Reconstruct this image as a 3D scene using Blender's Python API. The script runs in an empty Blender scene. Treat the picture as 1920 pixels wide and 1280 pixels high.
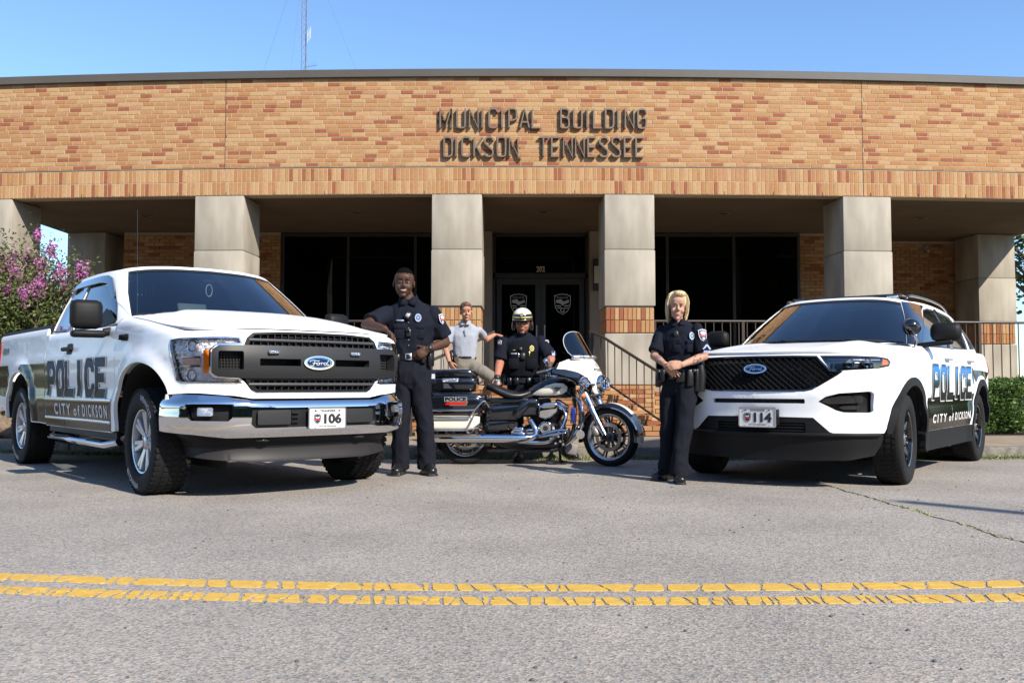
import bpy, bmesh, math, random, bisect
import numpy as np
from mathutils import Vector, Matrix, Euler
from mathutils.geometry import delaunay_2d_cdt
PI = math.pi
rad = math.radians
scene = bpy.context.scene
COL = scene.collection
random.seed(7)

# ---------------------------------------------------------------- camera, sky, sun, exposure
cam_d = bpy.data.cameras.new('camera')
cam = bpy.data.objects.new('camera', cam_d)
COL.objects.link(cam)
cam.location = (0, 0, 0.829)
cam.rotation_euler = (PI/2 + 0.048, 0, 0)
cam_d.sensor_width = 36.0
cam_d.lens = 36.0 * 1720 / 1920
cam_d.clip_end = 3000
cam_d.clip_start = 0.05
scene.camera = cam

SUN_EL = rad(36.6)
SUN_DIR = Vector((math.cos(SUN_EL)*math.sin(rad(41)), -math.cos(SUN_EL)*math.cos(rad(41)), math.sin(SUN_EL)))
world = bpy.data.worlds.new('World')
scene.world = world
world.use_nodes = True
wn = world.node_tree
bg = wn.nodes['Background']
sky = wn.nodes.new('ShaderNodeTexSky')
sky.sky_type = 'NISHITA'
sky.sun_disc = False
sky.sun_elevation = SUN_EL
sky.sun_rotation = math.atan2(SUN_DIR.x, SUN_DIR.y)
sky.altitude = 200
sky.air_density = 1.0
sky.dust_density = 0.25
sky.ozone_density = 2.6
tn = wn.nodes.new('ShaderNodeMix'); tn.data_type = 'RGBA'; tn.blend_type = 'MULTIPLY'; tn.inputs[0].default_value = 1; tn.inputs[7].default_value = (.84, .96, 1.08, 1)
wn.links.new(sky.outputs[0], tn.inputs[6]); wn.links.new(tn.outputs[2], bg.inputs[0])
bg.inputs[1].default_value = 0.13
sun_d = bpy.data.lights.new('sun', 'SUN')
sun_d.energy = 4.6
sun_d.angle = rad(0.5)
sun_d.color = (1.0, 0.93, 0.82)
sun = bpy.data.objects.new('sun', sun_d)
COL.objects.link(sun)
sun.rotation_euler = SUN_DIR.to_track_quat('Z', 'Y').to_euler()
sun.location = (20, -20, 25)
scene.view_settings.view_transform = 'Standard'
scene.view_settings.look = 'None'
scene.view_settings.gamma = 1
scene.view_settings.use_curve_mapping = False
scene.view_settings.exposure = 0.8
scene.render.film_transparent = False
scene.cycles.max_bounces = 8
scene.cycles.transparent_max_bounces = 12

# ---------------------------------------------------------------- materials
MATS = {}
def mat(name, col, rough=0.5, metal=0.0, coat=0.0, spec=0.5, var=0.0, vscale=8.0, bump=0.0, bscale=60.0, emit=None, trans=0.0, coords='Object', sheen=0.0, col2=None, vdetail=4.0, stretch=None, bdist=0.004):
    if name in MATS: return MATS[name]
    m = bpy.data.materials.new(name); MATS[name] = m
    m.use_nodes = True
    nt = m.node_tree; b = nt.nodes['Principled BSDF']
    b.inputs['Base Color'].default_value = (*col, 1)
    b.inputs['Roughness'].default_value = rough
    b.inputs['Metallic'].default_value = metal
    b.inputs['Coat Weight'].default_value = coat
    b.inputs['Coat Roughness'].default_value = 0.03
    b.inputs['Specular IOR Level'].default_value = spec
    b.inputs['Transmission Weight'].default_value = trans
    b.inputs['Sheen Weight'].default_value = sheen
    if emit: b.inputs['Emission Color'].default_value = (*emit[:3], 1); b.inputs['Emission Strength'].default_value = emit[3]
    vec = None
    if var or bump or col2:
        tc = nt.nodes.new('ShaderNodeTexCoord'); vec = tc.outputs[coords]
        if stretch:
            mp = nt.nodes.new('ShaderNodeMapping'); mp.inputs['Scale'].default_value = stretch
            nt.links.new(vec, mp.inputs[0]); vec = mp.outputs[0]
    if var or col2:
        n = nt.nodes.new('ShaderNodeTexNoise'); n.inputs['Scale'].default_value = vscale; n.inputs['Detail'].default_value = vdetail
        nt.links.new(vec, n.inputs['Vector'])
        rp = nt.nodes.new('ShaderNodeValToRGB')
        rp.color_ramp.elements[0].position = 0.3; rp.color_ramp.elements[1].position = 0.7
        lo = tuple(c*(1-var) for c in col); hi = tuple(min(1, c*(1+var)) for c in (col2 or col))
        rp.color_ramp.elements[0].color = (*lo, 1); rp.color_ramp.elements[1].color = (*hi, 1)
        nt.links.new(n.outputs['Fac'], rp.inputs[0]); nt.links.new(rp.outputs[0], b.inputs['Base Color'])
    if bump:
        n = nt.nodes.new('ShaderNodeTexNoise'); n.inputs['Scale'].default_value = bscale; n.inputs['Detail'].default_value = 5
        nt.links.new(vec, n.inputs['Vector'])
        bp = nt.nodes.new('ShaderNodeBump'); bp.inputs['Strength'].default_value = bump; bp.inputs['Distance'].default_value = bdist
        nt.links.new(n.outputs['Fac'], bp.inputs['Height']); nt.links.new(bp.outputs[0], b.inputs['Normal'])
    return m

def glass_mat(name, tint, ior=1.5, rough=0.0, boost=1.0):
    m = bpy.data.materials.new(name); MATS[name] = m; m.use_nodes = True
    nt = m.node_tree; nt.nodes.clear()
    o = nt.nodes.new('ShaderNodeOutputMaterial'); mx = nt.nodes.new('ShaderNodeMixShader')
    t = nt.nodes.new('ShaderNodeBsdfTransparent'); g = nt.nodes.new('ShaderNodeBsdfGlossy'); f = nt.nodes.new('ShaderNodeFresnel')
    t.inputs[0].default_value = (*tint, 1); g.inputs['Roughness'].default_value = rough
    f.inputs[0].default_value = ior
    mu = nt.nodes.new('ShaderNodeMath'); mu.operation = 'MULTIPLY'; mu.use_clamp = True; mu.inputs[1].default_value = boost
    nt.links.new(f.outputs[0], mu.inputs[0]); nt.links.new(mu.outputs[0], mx.inputs[0])
    nt.links.new(t.outputs[0], mx.inputs[1]); nt.links.new(g.outputs[0], mx.inputs[2]); nt.links.new(mx.outputs[0], o.inputs[0])
    return m

def vgrad_mat(name, stops, z0, z1, rough=0.5, coat=0.0, horiz=None):
    """print colour that runs up the object along its local z (real ink gradient on the decal)"""
    m = mat(name, (.5, .5, .5), rough=rough, coat=coat, spec=.12); nt = m.node_tree; b = nt.nodes['Principled BSDF']
    tc = nt.nodes.new('ShaderNodeTexCoord'); sp = nt.nodes.new('ShaderNodeSeparateXYZ'); mr = nt.nodes.new('ShaderNodeMapRange')
    mr.inputs['From Min'].default_value = z0; mr.inputs['From Max'].default_value = z1
    rp = nt.nodes.new('ShaderNodeValToRGB')
    while len(rp.color_ramp.elements) < len(stops): rp.color_ramp.elements.new(0.5)
    for e, (p, c) in zip(rp.color_ramp.elements, stops): e.position = p; e.color = (*c, 1)
    nt.links.new(tc.outputs['Object'], sp.inputs[0]); nt.links.new(sp.outputs['Z'], mr.inputs['Value'])
    nt.links.new(mr.outputs[0], rp.inputs[0]); nt.links.new(rp.outputs[0], b.inputs['Base Color'])
    return m

# ---------------------------------------------------------------- object helpers
def link(o, parent=None):
    COL.objects.link(o)
    if parent is not None: o.parent = parent
    return o
def empty(name, loc=(0, 0, 0), rz=0.0, label=None, cat=None, group=None, kind=None):
    o = bpy.data.objects.new(name, None); o.location = loc; o.rotation_euler = (0, 0, rz); o.empty_display_size = 0.1
    link(o); return tag(o, label, cat, group, kind)
def tag(o, label=None, cat=None, group=None, kind=None):
    if label: o['label'] = label
    if cat: o['category'] = cat
    if group: o['group'] = group
    if kind: o['kind'] = kind
    return o
def mobj(name, verts, faces, m, parent=None, smooth=None, mi=None, normals=None):
    me = bpy.data.meshes.new(name)
    me.from_pydata([tuple(v) for v in verts], [], faces)
    ms = m if isinstance(m, (list, tuple)) else [m]
    for x in ms: me.materials.append(x)
    if mi is not None: me.polygons.foreach_set('material_index', mi)
    if smooth is not None:
        me.polygons.foreach_set('use_smooth', [True]*len(me.polygons))
        if smooth < 180: me.set_sharp_from_angle(angle=rad(smooth))
    me.update()
    o = bpy.data.objects.new(name, me)
    return link(o, parent)

class MB:
    """collects shapes, links them as one mesh object"""
    def __init__(s): s.v = []; s.f = []; s.mi = []; s.cur = 0
    def add(s, v, f):
        n = len(s.v); s.v.extend([tuple(p) for p in v]); s.f.extend([tuple(i+n for i in q) for q in f]); s.mi.extend([s.cur]*len(f)); return s
    def mat(s, i): s.cur = i; return s
    def box(s, c, d, rz=0.0, M=None, bev=0.0):
        x, y, z = d[0]/2, d[1]/2, d[2]/2
        R = M if M is not None else Matrix.Rotation(rz, 3, 'Z')
        c = Vector(c)
        if bev <= 0:
            vs = [(a*x, b*y, e*z) for a in (-1, 1) for b in (-1, 1) for e in (-1, 1)]
            f = [(0, 1, 3, 2), (4, 6, 7, 5), (0, 4, 5, 1), (2, 3, 7, 6), (0, 2, 6, 4), (1, 5, 7, 3)]
        else:
            bb = min(bev, x*.98, y*.98, z*.98)
            bm = bmesh.new(); bmesh.ops.create_cube(bm, size=1)
            bmesh.ops.scale(bm, vec=(2*x, 2*y, 2*z), verts=bm.verts)
            bmesh.ops.bevel(bm, geom=bm.edges[:], offset=bb, segments=2 if bb > .012 else 1, affect='EDGES', profile=0.5)
            bm.verts.index_update()
            vs = [v.co[:] for v in bm.verts]; f = [tuple(v.index for v in q.verts) for q in bm.faces]; bm.free()
        return s.add([c + R @ Vector(p) for p in vs], f)
    def tube(s, pts, r, n=10, caps=True, rs=None, flat=1.0, up=None):
        pts = [Vector(p) for p in pts]; k = len(pts); V = []; F = []
        prev = None
        for i, p in enumerate(pts):
            t = (pts[min(i+1, k-1)] - pts[max(i-1, 0)]).normalized()
            if prev is None:
                a = Vector(up) if up is not None else (Vector((0, 0, 1)) if abs(t.z) < .9 else Vector((0, 1, 0)))
                x = (a - t*a.dot(t)).normalized()
            else: x = (prev - t*prev.dot(t)).normalized()
            prev = x; y = t.cross(x); rr = rs[i] if rs else r
            for j in range(n):
                q = 2*PI*j/n
                V.append(p + x*math.cos(q)*rr + y*math.sin(q)*rr*flat)
        for i in range(k-1):
            for j in range(n):
                F.append((i*n+j, i*n+(j+1) % n, (i+1)*n+(j+1) % n, (i+1)*n+j))
        if caps:
            F.append(tuple(range(n-1, -1, -1))); F.append(tuple((k-1)*n+j for j in range(n)))
        return s.add(V, F)
    def cyl(s, a, b, r, n=16, r2=None): return s.tube([a, b], r, n, True, [r, r if r2 is None else r2])
    def lathe(s, prof, c=(0, 0, 0), axis=(0, 1, 0), n=32, closed=False):
        """prof: (radius, along axis)"""
        ax = Vector(axis).normalized(); a = Vector((0, 0, 1)) if abs(ax.z) < .9 else Vector((1, 0, 0))
        x = (a - ax*a.dot(ax)).normalized(); y = ax.cross(x); c = Vector(c); V = []; F = []; k = len(prof)
        for r, h in prof:
            for j in range(n):
                q = 2*PI*j/n; V.append(c + ax*h + x*math.cos(q)*r + y*math.sin(q)*r)
        for i in range(k-1 if not closed else k):
            i2 = (i+1) % k
            for j in range(n): F.append((i*n+j, i*n+(j+1) % n, i2*n+(j+1) % n, i2*n+j))
        return s.add(V, F)
    def ell(s, c, r, M=None, nu=16, nv=10):
        V = []; F = []; c = Vector(c); r = (r, r, r) if not hasattr(r, '__len__') else r
        for i in range(nv+1):
            t = PI*i/nv
            for j in range(nu):
                q = 2*PI*j/nu; p = Vector((r[0]*math.sin(t)*math.cos(q), r[1]*math.sin(t)*math.sin(q), r[2]*math.cos(t)))
                V.append(c + (M @ p if M is not None else p))
        for i in range(nv):
            for j in range(nu): F.append((i*nu+j, (i+1)*nu+j, (i+1)*nu+(j+1) % nu, i*nu+(j+1) % nu))
        return s.add(V, F)
    def prism(s, poly, d0, d1, fr=None):
        """poly in (a,b), extruded from d0 to d1; fr(a,b,d) -> xyz"""
        fr = fr or (lambda a, b, d: (a, d, b)); n = len(poly)
        V = [fr(a, b, d0) for a, b in poly] + [fr(a, b, d1) for a, b in poly]
        F = [tuple(range(n)), tuple(range(2*n-1, n-1, -1))] + [(i, i+n, (i+1) % n+n, (i+1) % n) for i in range(n)]
        return s.add(V, F)
    def build(s, name, m, parent=None, smooth=None, recalc=True):
        o = mobj(name, s.v, s.f, m, parent, None, s.mi if isinstance(m, (list, tuple)) else None)
        if recalc:
            bm = bmesh.new(); bm.from_mesh(o.data); bmesh.ops.remove_doubles(bm, verts=bm.verts, dist=1e-6); bmesh.ops.recalc_face_normals(bm, faces=bm.faces); bm.to_mesh(o.data); bm.free()
        if smooth is not None:
            me = o.data; me.polygons.foreach_set('use_smooth', [True]*len(me.polygons)); me.set_sharp_from_angle(angle=rad(smooth))
        return o

def bevel_obj(o, w, seg=2, ang=30):
    bm = bmesh.new(); bm.from_mesh(o.data)
    es = [e for e in bm.edges if len(e.link_faces) == 2 and e.calc_face_angle(0) > rad(ang)]
    bmesh.ops.bevel(bm, geom=es, offset=w, segments=seg, affect='EDGES', profile=0.5, clamp_overlap=True)
    bm.to_mesh(o.data); bm.free()
    me = o.data; me.polygons.foreach_set('use_smooth', [True]*len(me.polygons)); me.set_sharp_from_angle(angle=rad(40))
    return o

def cr(P, n=8, closed=False):
    """Catmull-Rom through the points (any dimension)"""
    P = [np.array(p, float) for p in P]; out = []; k = len(P)
    rng = range(k) if closed else range(k-1)
    for i in rng:
        if closed: a, b, c, d = P[i-1], P[i], P[(i+1) % k], P[(i+2) % k]
        else: a, b, c, d = P[max(i-1, 0)], P[i], P[i+1], P[min(i+2, k-1)]
        for j in range(n):
            t = j/n; out.append(.5*((2*b)+(-a+c)*t+(2*a-5*b+4*c-d)*t*t+(-a+3*b-3*c+d)*t**3))
    if not closed: out.append(P[-1])
    return [tuple(p) for p in out]

def interp(x, pts):
    if x <= pts[0][0]: return pts[0][1]
    for (a, b), (c, d) in zip(pts, pts[1:]):
        if x <= c: return b+(d-b)*(x-a)/(c-a)
    return pts[-1][1]
def sstep(a, b, x):
    t = min(1, max(0, (x-a)/(b-a))); return t*t*(3-2*t)

# ---------------------------------------------------------------- patches: 2-D outlines (with holes) laid on a curved surface
def inside(poly, pts):
    x, y = pts[:, 0], pts[:, 1]; r = np.zeros(len(pts), bool); n = len(poly)
    for i in range(n):
        x1, y1 = poly[i]; x2, y2 = poly[(i+1) % n]
        if y1 == y2: continue
        c = ((y1 > y) != (y2 > y)) & (x < (x2-x1)*(y-y1)/(y2-y1)+x1); r ^= c
    return r
def dens(poly, st, closed=True):
    out = []; n = len(poly)
    for i in range(n if closed else n-1):
        a = poly[i]; b = poly[(i+1) % n]; L = math.hypot(b[0]-a[0], b[1]-a[1]); k = max(1, int(math.ceil(L/st)))
        for j in range(k): out.append((a[0]+(b[0]-a[0])*j/k, a[1]+(b[1]-a[1])*j/k))
    return out
def tri2d(outer, holes=(), step=0.05, grid=True):
    loops = [dens(outer, step)]+[dens(h, step) for h in holes]
    V = []; E = []
    for L in loops:
        n = len(V); V += L; E += [(n+i, n+(i+1) % len(L)) for i in range(len(L))]
    nb = len(V)
    if grid:
        o = np.array(outer); x0, y0 = o.min(0); x1, y1 = o.max(0)
        gx = np.arange(x0+step*.5, x1, step); gy = np.arange(y0+step*.5, y1, step)
        if len(gx) and len(gy):
            G = np.array([(a+(.25*step if j % 2 else -.25*step), b) for j, b in enumerate(gy) for a in gx])
            k = inside(loops[0], G)
            for h in loops[1:]: k &= ~inside(h, G)
            G = G[k]
            B = np.array(V)
            if len(G):
                ok = np.ones(len(G), bool)
                for i in range(0, len(G), 2000):
                    d = ((G[i:i+2000, None, :]-B[None])**2).sum(2).min(1); ok[i:i+2000] = d > (step*.35)**2
                V += [tuple(p) for p in G[ok]]
    r = delaunay_2d_cdt([Vector(p) for p in V], E, [], 0, 1e-6)
    vs = [tuple(p) for p in r[0]]; fs = r[2]
    C = np.array([np.mean([vs[i] for i in f], 0) for f in fs]); k = inside(loops[0], C)
    for h in loops[1:]: k &= ~inside(h, C)
    return vs, [tuple(f) for f, q in zip(fs, k) if q]
def surf_n(fn, a, b, e=1e-3):
    p = fn(a, b); u = fn(a+e, b)-fn(a-e, b); v = fn(a, b+e)-fn(a, b-e); n = u.cross(v)
    return n.normalized() if n.length > 1e-12 else Vector((0, 0, 1))
def patch(name, m, parent, fn, outer, holes=(), step=0.05, off=0.0, lip=0.0, flip=False, grid=True, back=False):
    """surface sheet on fn(a,b) shifted by off along the normal, with lips of depth lip along all edges"""
    vs, fs = tri2d(outer, holes, step, grid)
    N = [surf_n(fn, a, b) for a, b in vs]; s = -1 if flip else 1
    if flip: N = [-n for n in N]
    P = [fn(a, b)+n*off for (a, b), n in zip(vs, N)]
    F = [f if s > 0 else f[::-1] for f in fs]
    # make winding agree with the normals
    if F:
        f = F[len(F)//2]; g = (P[f[1]]-P[f[0]]).cross(P[f[2]]-P[f[0]])
        if g.dot(N[f[0]]) < 0: F = [q[::-1] for q in F]
    NN = [tuple(n) for n in N]; V = [tuple(p) for p in P]
    if lip:
        cnt = {}
        for f in F:
            for i in range(len(f)):
                a, b = f[i], f[(i+1) % len(f)]; cnt[(a, b)] = cnt.get((a, b), 0)+1
        be = [(a, b) for (a, b) in cnt if (b, a) not in cnt]
        mp = {}
        for a, b in be:
            for q in (a, b):
                if q not in mp:
                    mp[q] = (len(V), len(V)+1); V.append(tuple(P[q])); V.append(tuple(P[q]-N[q]*lip)); NN += [(0, 0, 0)]*2
        for a, b in be: F.append((mp[b][0], mp[a][0], mp[a][1], mp[b][1]))
        if back:
            n0 = len(V); V += [tuple(p-n*lip) for p, n in zip(P, N)]; NN += [tuple(-n) for n in N]
            F += [tuple(i+n0 for i in q[::-1]) for q in F if max(q) < len(P)]
    me = bpy.data.meshes.new(name); me.from_pydata(V, [], F)
    me.materials.append(m); me.polygons.foreach_set('use_smooth', [True]*len(me.polygons)); me.update()
    if lip: me.set_sharp_from_angle(angle=rad(50))
    me.normals_split_custom_set_from_vertices(NN)
    o = bpy.data.objects.new(name, me)
    return link(o, parent)
def mir(poly): return [(-a, b) for a, b in poly][::-1]
def rrect(a0, a1, b0, b1, r, n=4):
    out = []
    for cx, cy, q in ((a1-r, b1-r, 0), (a0+r, b1-r, 1), (a0+r, b0+r, 2), (a1-r, b0+r, 3)):
        for i in range(n+1):
            t = (q+i/n)*PI/2; out.append((cx+r*math.cos(t), cy+r*math.sin(t)))
    return out
def oval(ca, cb, ra, rb, n=28): return [(ca+ra*math.cos(2*PI*i/n), cb+rb*math.sin(2*PI*i/n)) for i in range(n)]
def inset(poly, d):
    """move a (convex-ish) outline inward by d"""
    n = len(poly); A = sum(poly[i][0]*poly[(i+1) % n][1]-poly[(i+1) % n][0]*poly[i][1] for i in range(n)); s = 1 if A > 0 else -1
    out = []
    for i in range(n):
        p = Vector(poly[i]); a = (p-Vector(poly[i-1])); b = (Vector(poly[(i+1) % n])-p)
        if a.length < 1e-9 or b.length < 1e-9: out.append(tuple(p)); continue
        a.normalize(); b.normalize(); na = Vector((-a.y, a.x))*s; nb = Vector((-b.y, b.x))*s
        q = (na+nb); L = q.length
        if L < .2: out.append(tuple(p+na*d)); continue
        q /= L; out.append(tuple(p+q*(d/max(.4, q.dot(na)))))
    return out

# ---------------------------------------------------------------- lettering
def text_mesh(txt, size=1.0, shear=0.0, bold=0.0, space=1.0):
    cu = bpy.data.curves.new('txt', 'FONT'); cu.body = txt; cu.size = size; cu.shear = shear; cu.offset = bold; cu.space_character = space
    cu.resolution_u = 3; cu.fill_mode = 'FRONT'
    o = bpy.data.objects.new('txt', cu); COL.objects.link(o)
    dg = bpy.context.evaluated_depsgraph_get(); me = bpy.data.meshes.new_from_object(o.evaluated_get(dg))
    V = [(v.co.x, v.co.y) for v in me.vertices]; F = [tuple(p.vertices) for p in me.polygons]
    bpy.data.objects.remove(o); bpy.data.curves.remove(cu); bpy.data.meshes.remove(me)
    return V, F
def lettering(name, txt, m, parent, fn, a0, a1, b0, b1, bold=0.0, shear=0.0, space=1.0, thick=0.0, slope=0.0, off=0.0):
    """text scaled to the box a0..a1 (may run backwards), b0..b1 and laid on fn(a,b,off)"""
    V, F = text_mesh(txt, 1.0, shear, bold, space)
    A = np.array(V); mn = A.min(0); mx = A.max(0); w = mx-mn
    U = [(a0+(a1-a0)*(p[0]-mn[0])/w[0], b0+(b1-b0)*(p[1]-mn[1])/w[1]+slope*(p[0]-mn[0])/w[0]) for p in A]
    P = [fn(a, b) for a, b in U]
    N = [surf_n(fn, a, b) for a, b in U]
    cen = sum(P, Vector())/len(P)
    return U, P, F, N
def letter_obj(name, txt, m, parent, fn, a0, a1, b0, b1, off=0.003, flip=False, **k):
    U, P, F, N = lettering(name, txt, m, parent, fn, a0, a1, b0, b1, **k)
    s = -1 if flip else 1
    V = [tuple(p+n*(off*s)) for p, n in zip(P, N)]
    return mobj(name, V, F, m, parent)
# ================================================================= GROUND, ROAD, KERB, PAVEMENT
def ground_mats():
    m = bpy.data.materials.new('asphalt'); MATS['asphalt'] = m; m.use_nodes = True
    nt = m.node_tree; b = nt.nodes['Principled BSDF']; L = nt.links
    tc = nt.nodes.new('ShaderNodeTexCoord')
    v = nt.nodes.new('ShaderNodeTexVoronoi'); v.inputs['Scale'].default_value = 105
    v2 = nt.nodes.new('ShaderNodeTexVoronoi'); v2.inputs['Scale'].default_value = 230
    n1 = nt.nodes.new('ShaderNodeTexNoise'); n1.inputs['Scale'].default_value = 0.9; n1.inputs['Detail'].default_value = 6
    n2 = nt.nodes.new('ShaderNodeTexNoise'); n2.inputs['Scale'].default_value = 38; n2.inputs['Detail'].default_value = 6; n2.inputs['Roughness'].default_value = .7
    for n in (v, v2, n1, n2): L.new(tc.outputs['Object'], n.inputs['Vector'])
    r = nt.nodes.new('ShaderNodeValToRGB'); els = r.color_ramp.elements
    els[0].position = 0; els[0].color = (.20, .185, .165, 1); els[1].position = 1; els[1].color = (.50, .44, .37, 1)
    for p, c in ((.18, (.255, .235, .21)), (.45, (.335, .31, .282)), (.72, (.385, .357, .325)), (.88, (.43, .36, .29))):
        e = els.new(p); e.color = (*c, 1)
    sp = nt.nodes.new('ShaderNodeSeparateColor'); L.new(v.outputs['Color'], sp.inputs[0]); L.new(sp.outputs[0], r.inputs[0])
    r2 = nt.nodes.new('ShaderNodeValToRGB'); L.new(v2.outputs['Distance'], r2.inputs[0])
    r2.color_ramp.elements[0].color = (1.08, 1.08, 1.08, 1); r2.color_ramp.elements[1].color = (.68, .67, .66, 1); r2.color_ramp.elements[1].position = .8
    mx = nt.nodes.new('ShaderNodeMix'); mx.data_type = 'RGBA'; mx.blend_type = 'MULTIPLY'; mx.inputs[0].default_value = .8
    L.new(r.outputs[0], mx.inputs[6]); L.new(r2.outputs[0], mx.inputs[7])
    r3 = nt.nodes.new('ShaderNodeValToRGB'); L.new(n1.outputs['Fac'], r3.inputs[0])
    r3.color_ramp.elements[0].position = .28; r3.color_ramp.elements[0].color = (.76, .755, .75, 1); r3.color_ramp.elements[1].position = .7; r3.color_ramp.elements[1].color = (1.06, 1.05, 1.04, 1)
    m2 = nt.nodes.new('ShaderNodeMix'); m2.data_type = 'RGBA'; m2.blend_type = 'MULTIPLY'; m2.inputs[0].default_value = 1
    L.new(mx.outputs[2], m2.inputs[6]); L.new(r3.outputs[0], m2.inputs[7]); L.new(m2.outputs[2], b.inputs['Base Color'])
    b.inputs['Roughness'].default_value = .88; b.inputs['Specular IOR Level'].default_value = .25
    ad = nt.nodes.new('ShaderNodeMath'); ad.operation = 'ADD'; L.new(n2.outputs['Fac'], ad.inputs[0]); L.new(v.outputs['Distance'], ad.inputs[1])
    bp = nt.nodes.new('ShaderNodeBump'); bp.inputs['Strength'].default_value = .55; bp.inputs['Distance'].default_value = .004
    L.new(ad.outputs[0], bp.inputs['Height']); L.new(bp.outputs[0], b.inputs['Normal'])
ground_mats()
M_CONC = mat('sidewalk_concrete', (.255, .20, .14), .85, var=.16, vscale=5, bump=.4, bscale=90)
M_KERB = mat('kerb_concrete', (.15, .135, .11), .9, var=.35, vscale=14, bump=.6, bscale=70, bdist=.01)
M_YEL = mat('thermoplastic_yellow', (.54, .325, .05), .6, var=.12, vscale=25, bump=.4, bscale=130, bdist=.002)
M_GRD = mat('lawn_soil', (.10, .12, .04), .95, col2=(.16, .13, .07), var=.25, vscale=3, bump=.6, bscale=40, bdist=.02)
M_GRASS = mat('grass_blade', (.10, .17, .035), .6, col2=(.26, .25, .09), var=.2, vscale=30)
M_MULCH = mat('mulch', (.085, .05, .03), .95, var=.4, vscale=60, bump=.9, bscale=120, bdist=.02)

def kerb_y(x): return 10.42 + 0.0195*(x-1.0)**2 if x < 1 else 10.42 + .006*(x-1)**2
def sheet(name, xs, ylo, yhi, z, m, ny=1, parent=None, kind='structure'):
    V = []; F = []
    for x in xs:
        a = ylo(x) if callable(ylo) else ylo; b = yhi(x) if callable(yhi) else yhi
        for j in range(ny+1): V.append((x, a+(b-a)*j/ny, z))
    for i in range(len(xs)-1):
        for j in range(ny): q = i*(ny+1)+j; F.append((q, q+ny+1, q+ny+2, q+1))
    o = mobj(name, V, F, m, parent); tag(o, kind=kind); return o
xs_w = [-400, -60, -30] + [x*0.5 for x in range(-40, 41)] + [30, 60, 400]
sheet('ground', [-1500, 1500], -1500, 1500, -0.03, M_GRD)
def kerb_c(x): return kerb_y(max(-14, min(14, x)))
sheet('road', xs_w, -8.0, kerb_c, 0.0, MATS['asphalt'])
# kerb: separate stones along the curve
kb = empty('kerb', (0, 0, 0), kind='structure')
x = -15.0
k = 0
while x < 15:
    x2 = x+2.4
    mb = MB(); n = 6; V = []; F = []
    prof = [(0.0, -.02), (0.012, .10), (.03, .128), (.15, .13), (.15, -.02)]
    for i in range(n+1):
        t = x+.008+(x2-x-.016)*i/n; y = kerb_c(t)
        for a, z in prof: V.append((t, y+a, z))
    for i in range(n):
        for j in range(4): F.append((i*5+j, (i+1)*5+j, (i+1)*5+j+1, i*5+j+1))
    F += [(4, 3, 2, 1, 0), tuple(n*5+j for j in range(5))]
    mb.add(V, F).build('kerb_stone', M_KERB, kb, smooth=30); x = x2
# paving slabs of the pavement
def sw_back(x): return kerb_c(x)+2.15
sw = empty('sidewalk', (0, 0, 0), kind='structure')
x = -15.0
while x < 15:
    x2 = x+1.5; V = []; F = []; n = 4
    for i in range(n+1):
        t = x+.006+(1.488)*i/n
        for y, z in ((kerb_c(t)+.157, .0), (kerb_c(t)+.157, .126), (sw_back(t), .135), (sw_back(t), 0)): V.append((t, y, z))
    for i in range(n):
        for j in range(3): F.append((i*4+j, (i+1)*4+j, (i+1)*4+j+1, i*4+j+1))
    F += [(3, 2, 1, 0), tuple(n*4+j for j in range(4))]
    MB().add(V, F).build('paving_slab', M_CONC, sw); x = x2
sheet('lawn', xs_w[3:-3], lambda x: sw_back(x)+.003, 40, 0.10, M_GRD)

# double yellow line: slabs of cracked thermoplastic, each its own piece
def line_c(x): return 3.81 + 0.0355*(x-0.30)**2 - (0.012*(x-.3)**2 if x > .3 else 0)
mk = empty('road_marking', (0, 0, 0), kind='structure')
rl = random.Random(5)
def paint_piece(quad, name='paint_slab'):
    q = [(a+rl.uniform(-.006, .006), b+rl.uniform(-.003, .003)) for a, b in quad]
    c = (sum(p[0] for p in q)/len(q), sum(p[1] for p in q)/len(q)); n = len(q)
    mid = []
    for i in range(n):
        a, b = q[i], q[(i+1) % n]
        for t, w in ((.12, 0), (.5, rl.uniform(-.002, .003)), (.88, 0)):
            px = a[0]+(b[0]-a[0])*t; py = a[1]+(b[1]-a[1])*t; mid.append((px+(c[0]-px)*w*5, py+(c[1]-py)*w*5))
    V = [(a, line_c(a)+b, .0035+.0) for a, b in mid]; V2 = [(a+(a-c[0])*.004, line_c(a)+b+(b-c[1])*.02, -.002) for a, b in mid]; n = len(mid)
    F = [tuple(range(n))]+[(i, (i+n), (i+1) % n+n, (i+1) % n) for i in range(n)]
    return V+V2, F
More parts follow.
